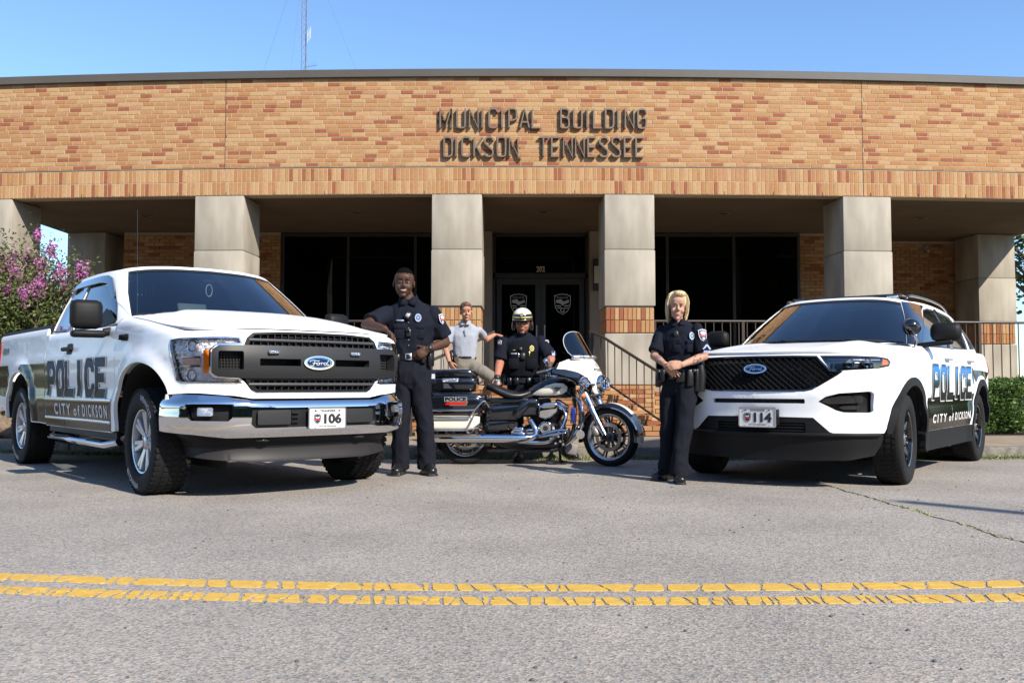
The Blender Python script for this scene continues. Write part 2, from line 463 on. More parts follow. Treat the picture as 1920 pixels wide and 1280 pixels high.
def strip(off, wid, lmin, lmax, split):
    stuff = MB(); x = -7.0; sk = 0.0
    while x < 7.0:
        L = rl.uniform(lmin, lmax)
        if rl.random() < .18: L *= .45
        sk2 = rl.uniform(-.02, .06) if x < .4 else rl.uniform(-.055, .02); sk2 = max(-L*.22, min(L*.22, sk2)); sk = max(-L*.22, min(L*.22, sk))
        g = rl.uniform(.004, .010); h = wid/2
        A = [(x+g+sk, off-h), (x+L-g+sk2, off-h), (x+L-g-sk2, off+h), (x+g-sk, off+h)]
        pcs = [A]
        if rl.random() < split:
            t1 = rl.uniform(.35, .65); t2 = rl.uniform(.35, .65); e = .0042
            p = (A[0][0]+(A[3][0]-A[0][0])*t1, A[0][1]+(A[3][1]-A[0][1])*t1); q = (A[1][0]+(A[2][0]-A[1][0])*t2, A[1][1]+(A[2][1]-A[1][1])*t2)
            pcs = [[A[0], A[1], (q[0], q[1]-e), (p[0], p[1]-e)], [(p[0], p[1]+e), (q[0], q[1]+e), A[2], A[3]]]
        for pc in pcs:
            V, F = paint_piece(pc)
            if abs(x) < 2.35: mobj('paint_slab', V, F, M_YEL, mk)
            else: stuff.add(V, F)
        sk = sk2; x += L
    o = stuff.build('paint_slab', M_YEL, mk); o['kind'] = 'stuff'
strip(0.0, .118, .055, .175, .30)
strip(-.235, .118, .034, .085, .70)

# crack running over the asphalt with weeds in it
crk = [(2.35, 7.9), (2.63, 7.59), (2.62, 7.2), (2.66, 6.9), (2.64, 6.47), (2.70, 6.2), (2.66, 5.82), (2.70, 5.5), (2.67, 5.1), (2.73, 4.85), (2.9, 4.5)]
rc = random.Random(3); P = []
for (a, b), (c, d) in zip(crk, crk[1:]):
    for i in range(8): t = i/8; P.append((a+(c-a)*t+rc.uniform(-.018, .018), b+(d-b)*t))
V = []; F = []
for i, (a, b) in enumerate(P):
    w = rc.uniform(.004, .011); V += [(a-w, b, .002), (a+w, b, .002)]
for i in range(len(P)-1): F.append((2*i, 2*i+1, 2*i+3, 2*i+2))
o = mobj('crack', V, F, mat('crack_dark', (.03, .028, .025), .95), bpy.data.objects['road'])
mb = MB()
def blade(mb, x, y, z, h, w, lean, r):
    a = r.uniform(0, 2*PI); dx, dy = math.cos(a)*w, math.sin(a)*w; lx, ly = r.uniform(-lean, lean), r.uniform(-lean, lean)
    mb.add([(x-dx, y-dy, z), (x+dx, y+dy, z), (x+lx*.5+dx*.7, y+ly*.5+dy*.7, z+h*.6), (x+lx, y+ly, z+h)], [(0, 1, 2), (0, 2, 3)])
for (x0, y0), (x1, y1), n in (((2.62, 6.75), (2.68, 6.2), 60), ((2.69, 6.2), (2.66, 5.85), 45), ((2.64, 7.25), (2.64, 7.0), 25), ((2.68, 5.55), (2.70, 5.0), 60)):
    for i in range(n):
        t = rc.random(); blade(mb, x0+(x1-x0)*t+rc.uniform(-.012, .012), y0+(y1-y0)*t, .0, rc.uniform(.006, .018), .003, .02, rc)
tag(mb.build('weeds', mat('weed_yellow', (.26, .29, .06), .7), recalc=False), 'yellow green weeds growing in the crack across the asphalt', 'weeds', kind='stuff')
# gutter grass
mb = MB(); rg = random.Random(11)
for i in range(26000):
    x = rg.uniform(-9, 9); d = abs(rg.gauss(0, .09))
    if rg.random() > .35+.65*math.sin(x*1.7+1)**2 and d > .05: continue
    y = kerb_c(x)-.01-d*.9; blade(mb, x, y, 0, rg.uniform(.015, .055)*(1-min(.6, d*2)), .005, .035, rg)
tag(mb.build('grass', M_GRASS, recalc=False), 'thin strip of grass growing in the gutter along the kerb', 'grass', kind='stuff')
# small twigs and pebbles on the road
mb = MB()
for i in range(260):
    x = rg.uniform(-4, 4); y = rg.uniform(2.0, 9.8); r = rg.uniform(.003, .008)
    mb.ell((x, y, r*.4), (r, r*rg.uniform(.6, 1), r*.7), nu=6, nv=4)
tag(mb.build('gravel', mat('loose_grit', (.09, .085, .08), .9)), 'loose dark grit scattered over the grey asphalt', 'gravel', kind='stuff')

# ================================================================= MUNICIPAL BUILDING
R_B = 86.0; Y_B = 14.5; Z_SOF = 3.88; Z_J = 4.315; Z_BT = 5.765; Z_TOP = 5.89
def BP(s, z, off=0.0):
    a = s/R_B; return Vector(((R_B+off)*math.sin(a), Y_B+R_B-(R_B+off)*math.cos(a), z))
BR = [mat('brick_buff', (.345, .188, .082), .85, spec=.2, var=.10, vscale=30, bump=.35, bscale=140, bdist=.003), mat('brick_cream', (.39, .238, .115), .85, spec=.2, var=.09, vscale=30, bump=.35, bscale=140, bdist=.003),
      mat('brick_apricot', (.33, .160, .066), .85, spec=.2, var=.10, vscale=30, bump=.35, bscale=140, bdist=.003), mat('brick_peach', (.355, .178, .084), .85, spec=.2, var=.08, vscale=30, bump=.35, bscale=140, bdist=.003),
      mat('brick_red', (.25, .088, .042), .85, spec=.2, var=.14, vscale=30, bump=.35, bscale=140, bdist=.003)]
BW = [.25, .30, .22, .10, .13]
M_MORTAR = mat('mortar', (.40, .30, .20), .95, var=.12, vscale=20)
M_STONE = mat('cast_stone', (.27, .235, .185), .8, col2=(.34, .305, .245), var=.13, vscale=2.2, bump=.3, bscale=120, vdetail=8, stretch=(1.6, 1.6, .45))
M_COPING = mat('coping_metal', (.082, .072, .058), .45, var=.06, vscale=2)
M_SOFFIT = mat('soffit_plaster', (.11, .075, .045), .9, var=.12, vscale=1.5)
M_DARKR = mat('dark_interior', (.02, .02, .02), .8)
M_ALU = mat('bronze_frame', (.028, .024, .02), .45)
GL_B = glass_mat('storefront_glass', (.10, .11, .11), 1.38)
rb = random.Random(21)
bld = empty('municipal_building', (0, Y_B, 0), label='long low municipal building with curved tan brick front on square stone columns', cat='building')
bld_o = Vector((0, Y_B, 0))
def bchild(mb_or_obj, name=None, m=None, parent=None, smooth=None):
    o = mb_or_obj.build(name, m, parent or bld, smooth) if isinstance(mb_or_obj, MB) else mb_or_obj
    o.matrix_parent_inverse = Matrix.Identity(4)
    return o
def shift(o):
    """vertices were given in world coordinates; bring them under the building's empty"""
    o.data.transform(Matrix.Translation(-bld_o)); return o
BRICK_CACHE = {}
def brick_mesh(w, h, d, mi):
    k = (round(w, 3), round(h, 3), round(d, 3), mi)
    if k not in BRICK_CACHE:
        e = .004; V = []
        for y, ee in ((0, e), (e, 0), (d, 0)):
            for a, b in ((-1, -1), (1, -1), (1, 1), (-1, 1)): V.append((a*(w/2-ee), y, b*(h/2-ee)))
        F = [(0, 1, 2, 3)]+[(i, i+4, (i+1) % 4+4, (i+1) % 4) for i in range(4)]+[(i+4, i+8, (i+1) % 4+8, (i+1) % 4+4) for i in range(4)]
        me = bpy.data.meshes.new('brick'); me.from_pydata(V, [], F); me.materials.append(BR[mi]); BRICK_CACHE[k] = me
    return BRICK_CACHE[k]
class BrickField:
    """bricks on a wall; placer(a,z) -> (origin, rotation angle about z)"""
    def __init__(s, parent, placer, singles=None): s.parent = parent; s.pl = placer; s.mb = MB(); s.single = singles; s.n = 0
    def brick(s, a, z, w, h, d=.02, red=None):
        mi = rb.choices(range(5), BW)[0] if red is None else red
        p, ang = s.pl(a, z); jit = rb.uniform(-.0012, .0012)
        me = brick_mesh(w, h, d, mi); c, sn = math.cos(ang), math.sin(ang)
        if s.single and s.single(a, z):
            o = bpy.data.objects.new('brick', me); link(o, s.parent); o.location = p-bld_o+Vector((sn*jit, -c*jit, 0)); o.rotation_euler = (0, 0, ang); s.n += 1; return
        V = [(p.x+c*v.co.x-sn*(v.co.y+jit), p.y+sn*v.co.x+c*(v.co.y+jit), p.z+v.co.z) for v in me.vertices]
        s.mb.mat(mi).add(V, [tuple(q.vertices) for q in me.polygons])
    def done(s):
        if s.mb.v:
            o = s.mb.build('brick', BR, s.parent, recalc=False); shift(o); o['kind'] = 'stuff'
def wall_mortar(name, a0, a1, z0, z1, off, parent, n=24):
    V = []; F = []
    for i in range(n+1):
        s = a0+(a1-a0)*i/n; V += [BP(s, z0, off), BP(s, z1, off), BP(s, z0, off-.25), BP(s, z1, off-.25)]
    for i in range(n):
        q = i*4; F += [(q, q+4, q+5, q+1), (q+2, q+3, q+7, q+6), (q, q+2, q+6, q+4), (q+1, q+5, q+7, q+3)]
    F += [(0, 1, 3, 2), (n*4, n*4+2, n*4+3, n*4+1)]
    o = mobj(name, V, F, M_MORTAR, parent); shift(o); return o
S0, S1 = -9.0, 10.4
fas = wall_mortar('fascia', S0, S1, Z_SOF, Z_BT+.05, -.001, bld, 60)
place_f = lambda a, z: (BP(a, z, 0.004), a/R_B)
BWD, BHT, JT = .2032, .0695, .0085
JOINTS = (-4.63, 5.68)
def cut(a0, a1):
    """split a brick where an expansion joint runs"""
    for j in JOINTS:
        if a0 < j-.006 and a1 > j+.006: return [(a0, j-.006), (j+.006, a1)]
    return [(a0, a1)]
bf = BrickField(fas, place_f, lambda a, z: abs(a-.45) < 2.35 and Z_J < z < 4.93 and False)
def fsingle(a, z):
    return (z > Z_J and abs(a-.5) < 1.95 and z < 5.02) or (z < Z_J and abs(a-.5) < 1.2)
nrow = 21
for r in range(nrow):
    z = Z_J+.012+(r+.5)*(Z_BT-Z_J-.012)/nrow; st = (r % 3)*BWD/3 if True else 0
    if r % 2: st = BWD/2+(.04 if r % 4 == 3 else 0)
    a = S0-BWD+st
    while a < S1:
        for c0, c1 in cut(max(a, S0)+JT/2, min(a+BWD, S1)-JT/2):
            if c1-c0 > .02:
                bf.single = fsingle; bf.brick((c0+c1)/2, z, c1-c0, (Z_BT-Z_J-.012)/nrow-JT)
        a += BWD
for r in range(2):
    z = Z_SOF+(r+.5)*(Z_J-.012-Z_SOF)/2; a = S0; p = .0695
    while a < S1-p:
        for c0, c1 in cut(a+JT/2, a+p-JT/2):
            if c1-c0 > .015: bf.brick((c0+c1)/2, z, c1-c0, (Z_J-.012-Z_SOF)/2-JT)
        a += p
bf.done()
N_SINGLE = bf.n
# dark strip painted as the shadow gap over the soldier courses, expansion joints, weep holes
V = []; F = []
for i in range(61):
    s = S0+(S1-S0)*i/60; V += [BP(s, Z_J-.006, .004), BP(s, Z_J+.006, .004)]
for i in range(60): F.append((2*i, 2*i+2, 2*i+3, 2*i+1))
shift(mobj('shadow_gap_line', V, F, mat('gap_shade', (.05, .035, .025), .7), bld))
mb = MB()
a = S0+.4
while a < S1:
    mb.box(BP(a, Z_SOF+.03, .004), (.008, .006, .05), rz=a/R_B); a += .8
shift(mb.build('weep_hole', mat('weep_dark', (.04, .02, .015), .9), fas))['kind'] = 'stuff'
for j in JOINTS:
    mb = MB(); mb.box(BP(j, (Z_SOF+Z_BT)/2, -.004), (.011, .01, Z_BT-Z_SOF), rz=j/R_B); shift(mb.build('expansion_joint', mat('sealant', (.10, .055, .035), .8), bld))
# coping
mb = MB(); n = 60; V = []; F = []
prof = [(.06, Z_BT), (.065, Z_TOP-.012), (.05, Z_TOP), (-.45, Z_TOP), (-.45, Z_BT)]
for i in range(n+1):
    s = S0-.05+(S1-S0+.1)*i/n
    for o_, z in prof: V.append(BP(s, z, o_))
for i in range(n):
    for j in range(5): F.append((i*5+j, (i+1)*5+j, (i+1)*5+(j+1) % 5, i*5+(j+1) % 5))
F += [tuple(range(5)), tuple(n*5+j for j in range(4, -1, -1))]
mb.add(V, F); shift(mb.build('coping', M_COPING, bld, smooth=30))
# soffit, roof, side walls
Y_BACK = 18.2
V = []; F = []; n = 40
for i in range(n+1):
    s = S0+(S1-S0)*i/n; p = BP(s, Z_SOF+.003, -.02); V += [p, Vector((p.x*.99, Y_BACK+.9+(p.y-Y_B)*.6, Z_SOF+.003))]
for i in range(n): F.append((2*i, 2*i+1, 2*i+3, 2*i+2))
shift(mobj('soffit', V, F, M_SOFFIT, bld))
mb = MB(); V = []; F = []
for i in range(n+1):
    s = S0+(S1-S0)*i/n; p = BP(s, Z_TOP-.1, -.26); V += [p, Vector((p.x, 34, Z_TOP-.1))]
for i in range(n): F.append((2*i, 2*i+2, 2*i+3, 2*i+1))
shift(mobj('roof', V, F, mat('roof_membrane', (.3, .3, .3), .9), bld))
for X, sg in ((S0+.15, -1), (S1-.15, 1)):
    mb = MB(); mb.box((X-.0, (15.2+34)/2, (Z_SOF+.01+Z_BT)/2), (.25, 34-15.25, Z_BT-Z_SOF-.01)); shift(mb.build('side_fascia', M_MORTAR, bld))
# porch slab and its brick foundation
PORCH = .83
mb = MB(); V = []; F = []
for i in range(n+1):
    s = S0+.0+(S1-S0)*i/n; a = BP(s, 0, -.06); V += [(a.x, a.y, PORCH-.1), (a.x, a.y, PORCH), (a.x, 20.5, PORCH)]
for i in range(n): q = i*3; F += [(q, q+3, q+4, q+1), (q+1, q+4, q+5, q+2)]
shift(mobj('porch_floor', V, F, M_CONC, bld))
found = wall_mortar('foundation_wall', S0, S1, 0.0, PORCH-.1, -.075, bld, 60)
bf = BrickField(found, lambda a, z: (BP(a, z, -.06), a/R_B))
for r in range(10):
    z = .04+(r+.5)*.0695; a = S0-(BWD/2 if r % 2 else 0)
    while a < S1-BWD:
        if not (-.6 < a < 1.3): bf.brick(a+BWD/2, z, BWD-JT, .0695-JT)
        a += BWD
bf.done()
# porch recess lights
M_SLOT = mat('recess_dark', (.012, .01, .01), .7); M_SLOTR = mat('recess_ring', (.16, .12, .09), .6)
for px, pyy in ((-2.75, 16.1), (.55, 16.0), (3.75, 16.15), (7.45, 16.6), (-6.6, 16.4)):
    mb = MB(); mb.lathe([(.085, 0), (.115, 0), (.115, -.012), (.085, -.012)], (px, pyy, Z_SOF), (0, 0, 1), 20, True)
    f = shift(mb.build('recessed_light', M_SLOTR, bld, 30)); mb = MB(); mb.lathe([(.001, -.006), (.09, -.006)], (px, pyy, Z_SOF), (0, 0, 1), 20); shift(mb.build('lamp_opening', M_SLOT, f))

# ---- columns
M_JOINT = mat('stone_joint', (.18, .15, .12), .9)
def column(s, yoff=0.0, back=False, solid=True):
    base = BP(s, 0, 0); base = Vector((base.x, base.y+yoff, 0)) if back else base
    ang = s/R_B; W = .80
    col = empty('column', tuple(base-bld_o), ang); col.parent = bld
    def blk(name, z0, z1, w, m, bev=.015):
        mb = MB(); mb.box((0, w/2+(W-w)/2-(0 if w <= W else 0), (z0+z1)/2), (w, w, z1-z0), bev=bev)
        o = mb.build(name, m, col, 40); return o
    blk('stone_block', 2.99+.004, Z_SOF-.004, W, M_STONE, .018)
    blk('stone_block', 2.09, 2.99-.004, W+.012, M_STONE, .018)
    mb = MB(); mb.box((0, W/2, 2.99), (W-.02, W-.02, .02)); mb.box((0, W/2, 2.078), (W-.05, W-.05, .03)); mb.build('mortar_joint', M_JOINT, col)
    # brick band
    w = .765; z0, z1 = 1.665, 2.065
    mb = MB(); mb.box((0, W/2, (z0+z1)/2), (w-.03, w-.03, z1-z0)); mb.build('brick_core', M_MORTAR, col)
    class Pl: pass
    stuff = MB()
    nb = 11; pw = w/nb; hh = (z1-z0)/2
    for side in range(4):
        sa = side*PI/2
        for r in range(2):
            for i in range(nb):
                mi = rb.choices(range(5), [.2, .25, .27, .08, .20])[0]
                me = brick_mesh(pw-.008, hh-.008, .02, mi)
                u = -w/2+(i+.5)*pw; zz = z0+(r+.5)*hh
                lx, ly = u, -w/2-.0
                gx = lx*math.cos(sa)-ly*math.sin(sa); gy = lx*math.sin(sa)+ly*math.cos(sa)+W/2
                if side == 0 and not back and abs(s) < 2.4:
                    o = bpy.data.objects.new('brick', me); link(o, col); o.location = (gx, gy, zz); o.rotation_euler = (0, 0, sa); globals()['N_SINGLE'] = N_SINGLE+1
                else:
                    c, sn = math.cos(sa), math.sin(sa)
                    stuff.mat(mi).add([(gx+c*v.co.x-sn*v.co.y, gy+sn*v.co.x+c*v.co.y, zz+v.co.z) for v in me.vertices], [tuple(q.vertices) for q in me.polygons])
    o = stuff.build('brick', BR, col, recalc=False); o['kind'] = 'stuff'
    blk('stone_base', .84, 1.655, W, M_STONE, .012)
    mb = MB(); mb.box((0, W/2, .42), (.74, .74, .84)); mb.build('footing', M_MORTAR, col)
    st = MB()
    for side in range(4):
        sa = side*PI/2; c, sn = math.cos(sa), math.sin(sa)
        for r in range(10):
            zz = .14+(r+.5)*.0695; u = -.38+(BWD/2 if r % 2 else 0)
            xs = [-.38]+([-.38+BWD/2] if r % 2 else [])
            while xs[-1]+BWD < .38: xs.append(xs[-1]+BWD)
            xs.append(.38)
            for p, q in zip(xs, xs[1:]):
                if q-p < .03: continue
                mi = rb.choices(range(5), [.2, .2, .3, .1, .2])[0]; me = brick_mesh(round(q-p-JT, 3), .061, .02, mi); lx, ly = (p+q)/2, -.385
                gx = lx*c-ly*sn; gy = lx*sn+ly*c+W/2
                st.mat(mi).add([(gx+c*v.co.x-sn*v.co.y, gy+sn*v.co.x+c*v.co.y, zz+v.co.z) for v in me.vertices], [tuple(f.vertices) for f in me.polygons])
    o = st.build('brick', BR, col, recalc=False); o['kind'] = 'stuff'
for s in (-8.6, -4.71, -.88, 1.875, 5.74, 9.95): column(s)
column(-8.5, 3.25, True); column(9.80, 3.35, True)

# ---- back wall, windows, doors
def back_brick(name, x0, x1, y, z0=PORCH, z1=Z_SOF, corner=True):
    mb = MB(); mb.box(((x0+x1)/2, y+.15, (z0+z1)/2), (x1-x0, .26, z1-z0)); w = shift(mb.build(name, M_MORTAR, bld))
    f = BrickField(w, lambda a, z: (Vector((a, y, z)), 0.0)); nr = int((z1-z0)/.0695)
    for r in range(nr):
        z = z0+(r+.5)*.0695; a = x0-(BWD/2 if r % 2 else 0)
        while a < x1:
            c0, c1 = max(a, x0), min(a+BWD, x1)
            if c1-c0 > .03: f.brick((c0+c1)/2, z, round(c1-c0-JT, 3), .061)
            a += BWD
    f.done(); return w
back_brick('brick_wall', -7.75, -4.62, 18.2)
back_brick('brick_wall', 5.77, 7.3, 18.3)
back_brick('brick_wall', 7.3, 9.75, 19.3)
mb = MB(); mb.box((7.37, 18.95, 2.35), (.12, .7, 3.04)); shift(mb.build('return_wall', mat('end_brick', (.42, .25, .13), .9, var=.2, vscale=8), bld))
mb = MB()
mb.box((0, 26, 4.6), (17, 15.5, 1.4)); 
shift(mb.build('upper_core', M_DARKR, bld))
for X in (-7.7, 9.5):
    mb = MB(); mb.box((X, 22.6, 1.95), (.2, 8.2, 3.86)); shift(mb.build('end_wall', mat('end_brick', (.42, .25, .13), .9, var=.2, vscale=8), bld))
mb = MB(); mb.box((0.9, 25, 2.3), (17, .2, 3.1)); shift(mb.build('inner_wall', mat('inner_wall_paint', (.10, .09, .075), .9), bld))
mb = MB(); mb.box((.9, 21.8, PORCH-.05), (17, 6.6, .1)); shift(mb.build('inner_floor', mat('lobby_floor', (.05, .045, .04), .5), bld))
def storefront(name, x0, x1, y, mull, zt=3.86, head=None):
    w = empty(name, (0, y-Y_B, 0)); w.parent = bld
    mb = MB(); fw = .055
    mb.box(((x0+x1)/2, 0, PORCH+.03), (x1-x0, .1, .06)); mb.box(((x0+x1)/2, 0, zt-.03), (x1-x0, .1, .06))
    for i, m_ in enumerate([x0+.03]+list(mull)+[x1-.03]): mb.box((m_, 0, (PORCH+zt)/2), (fw, .096, zt-PORCH-.121))
    if head: mb.box(((x0+x1)/2, 0, head), (x1-x0-.12, .09, .05))
    mb.build('frame', M_ALU, w)
    xs = [x0]+list(mull)+[x1]
    for a, b in zip(xs, xs[1:]):
        mb = MB(); mb.box(((a+b)/2, .0, (PORCH+zt)/2), (b-a-.06, .006, zt-PORCH-.13)); mb.build('pane', GL_B, w)
    return w
storefront('window', -4.6, -.60, 18.25, (-3.27, -1.93))
storefront('window', 1.77, 5.75, 18.25, (3.1, 4.43))
M_PIER = mat('pier_stone', (.25, .21, .16), .85, var=.08, vscale=3)
for a, b in ((-.60, -.39), (1.53, 1.77)):
    mb = MB(); mb.box(((a+b)/2, 18.15, (PORCH+Z_SOF)/2), (b-a, .3, Z_SOF-PORCH-.006), bev=.01); shift(mb.build('door_pier', M_PIER, bld, 40))
ent = empty('entrance', (0, 18.3-Y_B, 0)); ent.parent = bld
mb = MB(); HZ = 3.02
mb.box((.57, 0, HZ), (1.92, .1, .09)); mb.box((.57, 0, Z_SOF-.04), (1.92, .1, .07))
for X in (-.36, 1.50): mb.box((X, 0, (PORCH+Z_SOF)/2), (.06, .1, Z_SOF-PORCH-.08))
mb.build('frame', M_ALU, ent)
MB().box((.57, 0, 3.42), (1.78, .006, .68)).build('transom_pane', GL_B, ent)
M_DECAL = mat('window_decal', (.42, .42, .40), .6)
def flat_fn(x0, y, z0): return lambda a, b: Vector((x0+a, y, z0+b))
V, F = text_mesh('202', bold=.02)
A = np.array(V); mn, mx = A.min(0), A.max(0)
mobj('house_number', [(.57-.08+.17*(p[0]-mn[0])/(mx[0]-mn[0]), -.008, 3.10+.115*(p[1]-mn[1])/(mx[1]-mn[1])) for p in A], F, mat('number_cream', (.62, .52, .40), .6), ent)
# shield outline used for the department crest (doors, sleeves, plates)
def shield(w=1.0, h=1.3):
    half = [(0, .5), (.12, .47), (.30, .47), (.42, .40), (.50, .43), (.50, .05), (.44, -.18), (.30, -.36), (0, -.5)]
    return [(a*w, b*h) for a, b in half]+[(-a*w, b*h) for a, b in half[-2:0:-1]]
def crest_parts(fn, par, w, h, mrim, mface, mtxt, off, txt='POLICE'):
    """a shield with rim, word on top, wing shape and star bars below"""
    S = shield(w, h)
    patch('crest_rim', mrim, par, fn, S, [inset(S, w*.06)], w*.3, off, grid=False)
    letter_obj('crest_word', txt, mtxt, par, fn, -w*.36, w*.36, h*.28, h*.40, off=off)
    bars = MB()
    wing = [(-.40, .20), (-.10, .24), (.05, .12), (.38, .22), (.40, .08), (.12, .0), (.0, -.08), (-.12, .02), (-.40, .06)]
    patch('crest_eagle', mtxt, par, fn, [(a*w, b*h) for a, b in wing], [], w*.3, off, grid=False)
    for i, z in enumerate((-.06, -.13)):
        patch('crest_bar', mtxt, par, fn, [(-.42*w, (z+.03)*h), (-.08*w, (z+.0)*h), (-.08*w, (z-.025)*h), (-.40*w, z*h)], [], w, off, grid=False)
        patch('crest_bar', mtxt, par, fn, mir([(-.42*w, (z+.03)*h), (-.08*w, (z+.0)*h), (-.08*w, (z-.025)*h), (-.40*w, z*h)]), [], w, off, grid=False)
    patch('crest_seal', mtxt, par, fn, oval(0, -.24*h, .13*w, .10*h, 14), [oval(0, -.24*h, .08*w, .06*h, 10)], w, off, grid=False)
for cx, hx in ((.13, -.30), (1.01, 1.43)):
    d = empty('door', (cx, -.0, PORCH)); d.parent = ent
    mb = MB(); W2, H2 = .875, HZ-.045-PORCH-.01
    mb.box((0, 0, .12), (W2, .05, .24)); mb.box((0, 0, H2-.06), (W2, .05, .12)); mb.box((-W2/2+.05, 0, H2/2), (.1, .048, H2)); mb.box((W2/2-.05, 0, H2/2), (.1, .048, H2))
    mb.build('door_frame', M_ALU, d)
    MB().box((0, 0, H2/2+.06), (W2-.2, .006, H2-.36)).build('door_pane', GL_B, d)
    mb = MB(); sx = 1 if cx < .5 else -1
    mb.cyl((sx*.36, -.07, .88), (sx*.36, -.07, 1.2), .013, 10); mb.cyl((sx*.36, -.02, .9), (sx*.36, -.07, .9), .01, 8); mb.cyl((sx*.36, -.02, 1.18), (sx*.36, -.07, 1.18), .01, 8)
    mb.build('door_handle', mat('handle_steel', (.5, .5, .5), .3, 1.0), d, 40)
    cm = empty('tmp'); bpy.data.objects.remove(cm)
    fn = lambda a, b: Vector((a, -.009, 1.625+b))
    patch('crest_rim', M_DECAL, d, fn, shield(.33, .42), [inset(shield(.33, .42), .014)], .2, 0.0, grid=False)
    letter_obj('crest_word', 'POLICE', M_DECAL, d, fn, -.11, .11, .11, .15, off=0)
    for pts in ([(-.13, .08), (-.03, .10), (.02, .05), (.125, .09), (.13, .03), (.04, .0), (0, -.03), (-.04, .01), (-.13, .03)], [(-.13, -.02), (-.03, -.03), (-.03, -.05), (-.12, -.045)], [(.13, -.02), (.03, -.03), (.03, -.05), (.12, -.045)], [(-.115, -.07), (-.03, -.07), (-.03, -.085), (-.11, -.09)], [(.115, -.07), (.03, -.07), (.03, -.085), (.11, -.09)]):
        patch('crest_wing', M_DECAL, d, fn, pts, [], .2, 0.0, grid=False)
    patch('crest_seal', M_DECAL, d, fn, oval(0, -.12, .045, .045, 16), [oval(0, -.12, .03, .03, 12)], .2, 0, grid=False)
mb = MB(); mb.box((.57, 0, PORCH+1.0), (.06, .05, 2.0)); 
# wall lamp on the right pier and security camera on the brick
mb = MB(); mb.box((1.66, 17.95, 3.0), (.13, .1, .62), bev=.01); 
wl = shift(mb.build('wall_lamp', M_ALU, None, 40)); wl.location = bld_o; tag(wl, 'narrow dark wall lamp beside the entrance doors', 'wall lamp')
mb = MB(); mb.box((1.66, 17.892, 3.0), (.10, .02, .34), bev=.005); shift(mb.build('lamp_glass', mat('lamp_opal', (.45, .40, .30), .5), wl))
sc_ = empty('security_camera', (8.75, 19.27, 3.72), label='small round security camera high on the shaded brick wall', cat='camera')
mb = MB(); mb.lathe([(0, 0), (.05, 0), (.05, -.03), (0, -.03)], (0, 0, 0), (0, 1, 0), 16); mb.cyl((0, -.03, 0), (0, -.08, -.04), .015, 8); mb.build('mount', mat('cam_white', (.35, .33, .30), .5), sc_, 40)
mb = MB(); mb.ell((0, -.10, -.06), .048, nu=14, nv=9); mb.build('dome', mat('cam_dome', (.30, .28, .26), .3), sc_, 180)

# ---- steps with flared sides
stp = empty('entrance_steps', (0.455, 12.7, .13), label='brick steps widening down from the porch to the pavement', cat='steps')
NS = 5; RI = (PORCH-.13)/NS; TR_ = .29
M_TREAD = mat('tread_brick', (.42, .23, .12), .85, var=.2, vscale=18, bump=.3, bscale=80)
for k in range(NS):
    z1 = (k+1)*RI; y0 = k*TR_; hw = 1.80-.165*k
    mb = MB(); mb.box((0, (y0+.03+1.9)/2, z1-RI/2-.02), (2*hw-.06, 1.9-y0-.03, RI-.04)); core = mb.build('step', M_MORTAR, stp)
    stuff = MB(); w = .0695
    # rowlock front row (risers) and tread course
    nb = int(2*hw/.2032); pw = 2*hw/nb
    for i in range(nb):
        for rr in range(2):
            mi = rb.choices(range(5), [.18, .12, .34, .08, .28])[0]
            h = RI/2; u = -hw+(i+.5)*pw+(pw/2 if rr else 0)
            if u+pw/2 > hw+.01: continue
            mbx = MB(); mbx.box((u, y0+.15, z1-RI+(rr+.5)*h), (pw-.008, .30 if rr else .28, h-.008), bev=.003)
            if k < 3 and rr == 1 and u > -.9:
                mbx.build('brick', BR[mi], stp)
            else: stuff.mat(mi).add(mbx.v, mbx.f)
    for sx in (-1, 1):
        nn = int((1.9-y0)/.2032)
        for i in range(nn):
            for rr in range(2):
                mi = rb.choices(range(5), [.18, .12, .34, .08, .28])[0]; stuff.mat(mi).box((sx*(hw-.02), y0+.30+(i+.5)*.2032, z1-RI+(rr+.5)*RI/2), (.05, .195, RI/2-.008))
    o = stuff.build('brick', BR, stp, recalc=False); o['kind'] = 'stuff'

# ---- railings
M_RAIL = mat('railing_paint', (.040, .029, .022), .45, bump=.1, bscale=200)
def railing(name, top, hgt, label, nb, posts=(), cat='railing', group=None, r=.022, drop=.07):
    """top: polyline of the top rail; balusters hang down to a rail hgt lower"""
    t = empty(name, tuple(top[0]), label=label, cat=cat, group=group); o0 = Vector(top[0])
    T = [Vector(p)-o0 for p in top]
    MB().tube(T, r, 12).build('top_rail', M_RAIL, t, 50)
    lo = [p-Vector((0, 0, hgt)) for p in T]; MB().tube(lo, .016, 8).build('bottom_rail', M_RAIL, t, 50)
    up = [p-Vector((0, 0, .065)) for p in T] if drop else None
    L = [0.0]
    for a, b in zip(T, T[1:]): L.append(L[-1]+(b-a).length)
    def at(d):
        for i in range(len(T)-1):
            if d <= L[i+1]+1e-6: return T[i].lerp(T[i+1], (d-L[i])/(L[i+1]-L[i]))
        return T[-1]
    ba = MB().box((0, 0, -hgt/2), (.014, .014, hgt-.02))
    me = None
    for i in range(nb):
        p = at(L[-1]*(i+.5)/nb)
        if me is None: o = ba.build('baluster', M_RAIL, t); me = o.data
        else: o = bpy.data.objects.new('baluster', me); link(o, t)
        o.location = p
    for d, low in posts:
        p = at(L[-1]*d); z = (low-o0.z); MB().box((p.x, p.y, (p.z-.01+z)/2), (.045, .045, p.z-.01-z)).build('post', M_RAIL, t)
    return t
railing('stair_railing', [(1.20, 14.15, 1.66), (1.36, 13.92, 1.58), (2.10, 12.70, .97), (2.20, 12.55, .93)], .66, 'dark sloping stair railing beside the motorcycle windscreen', 11, ((.02, .83), (.96, .13)))
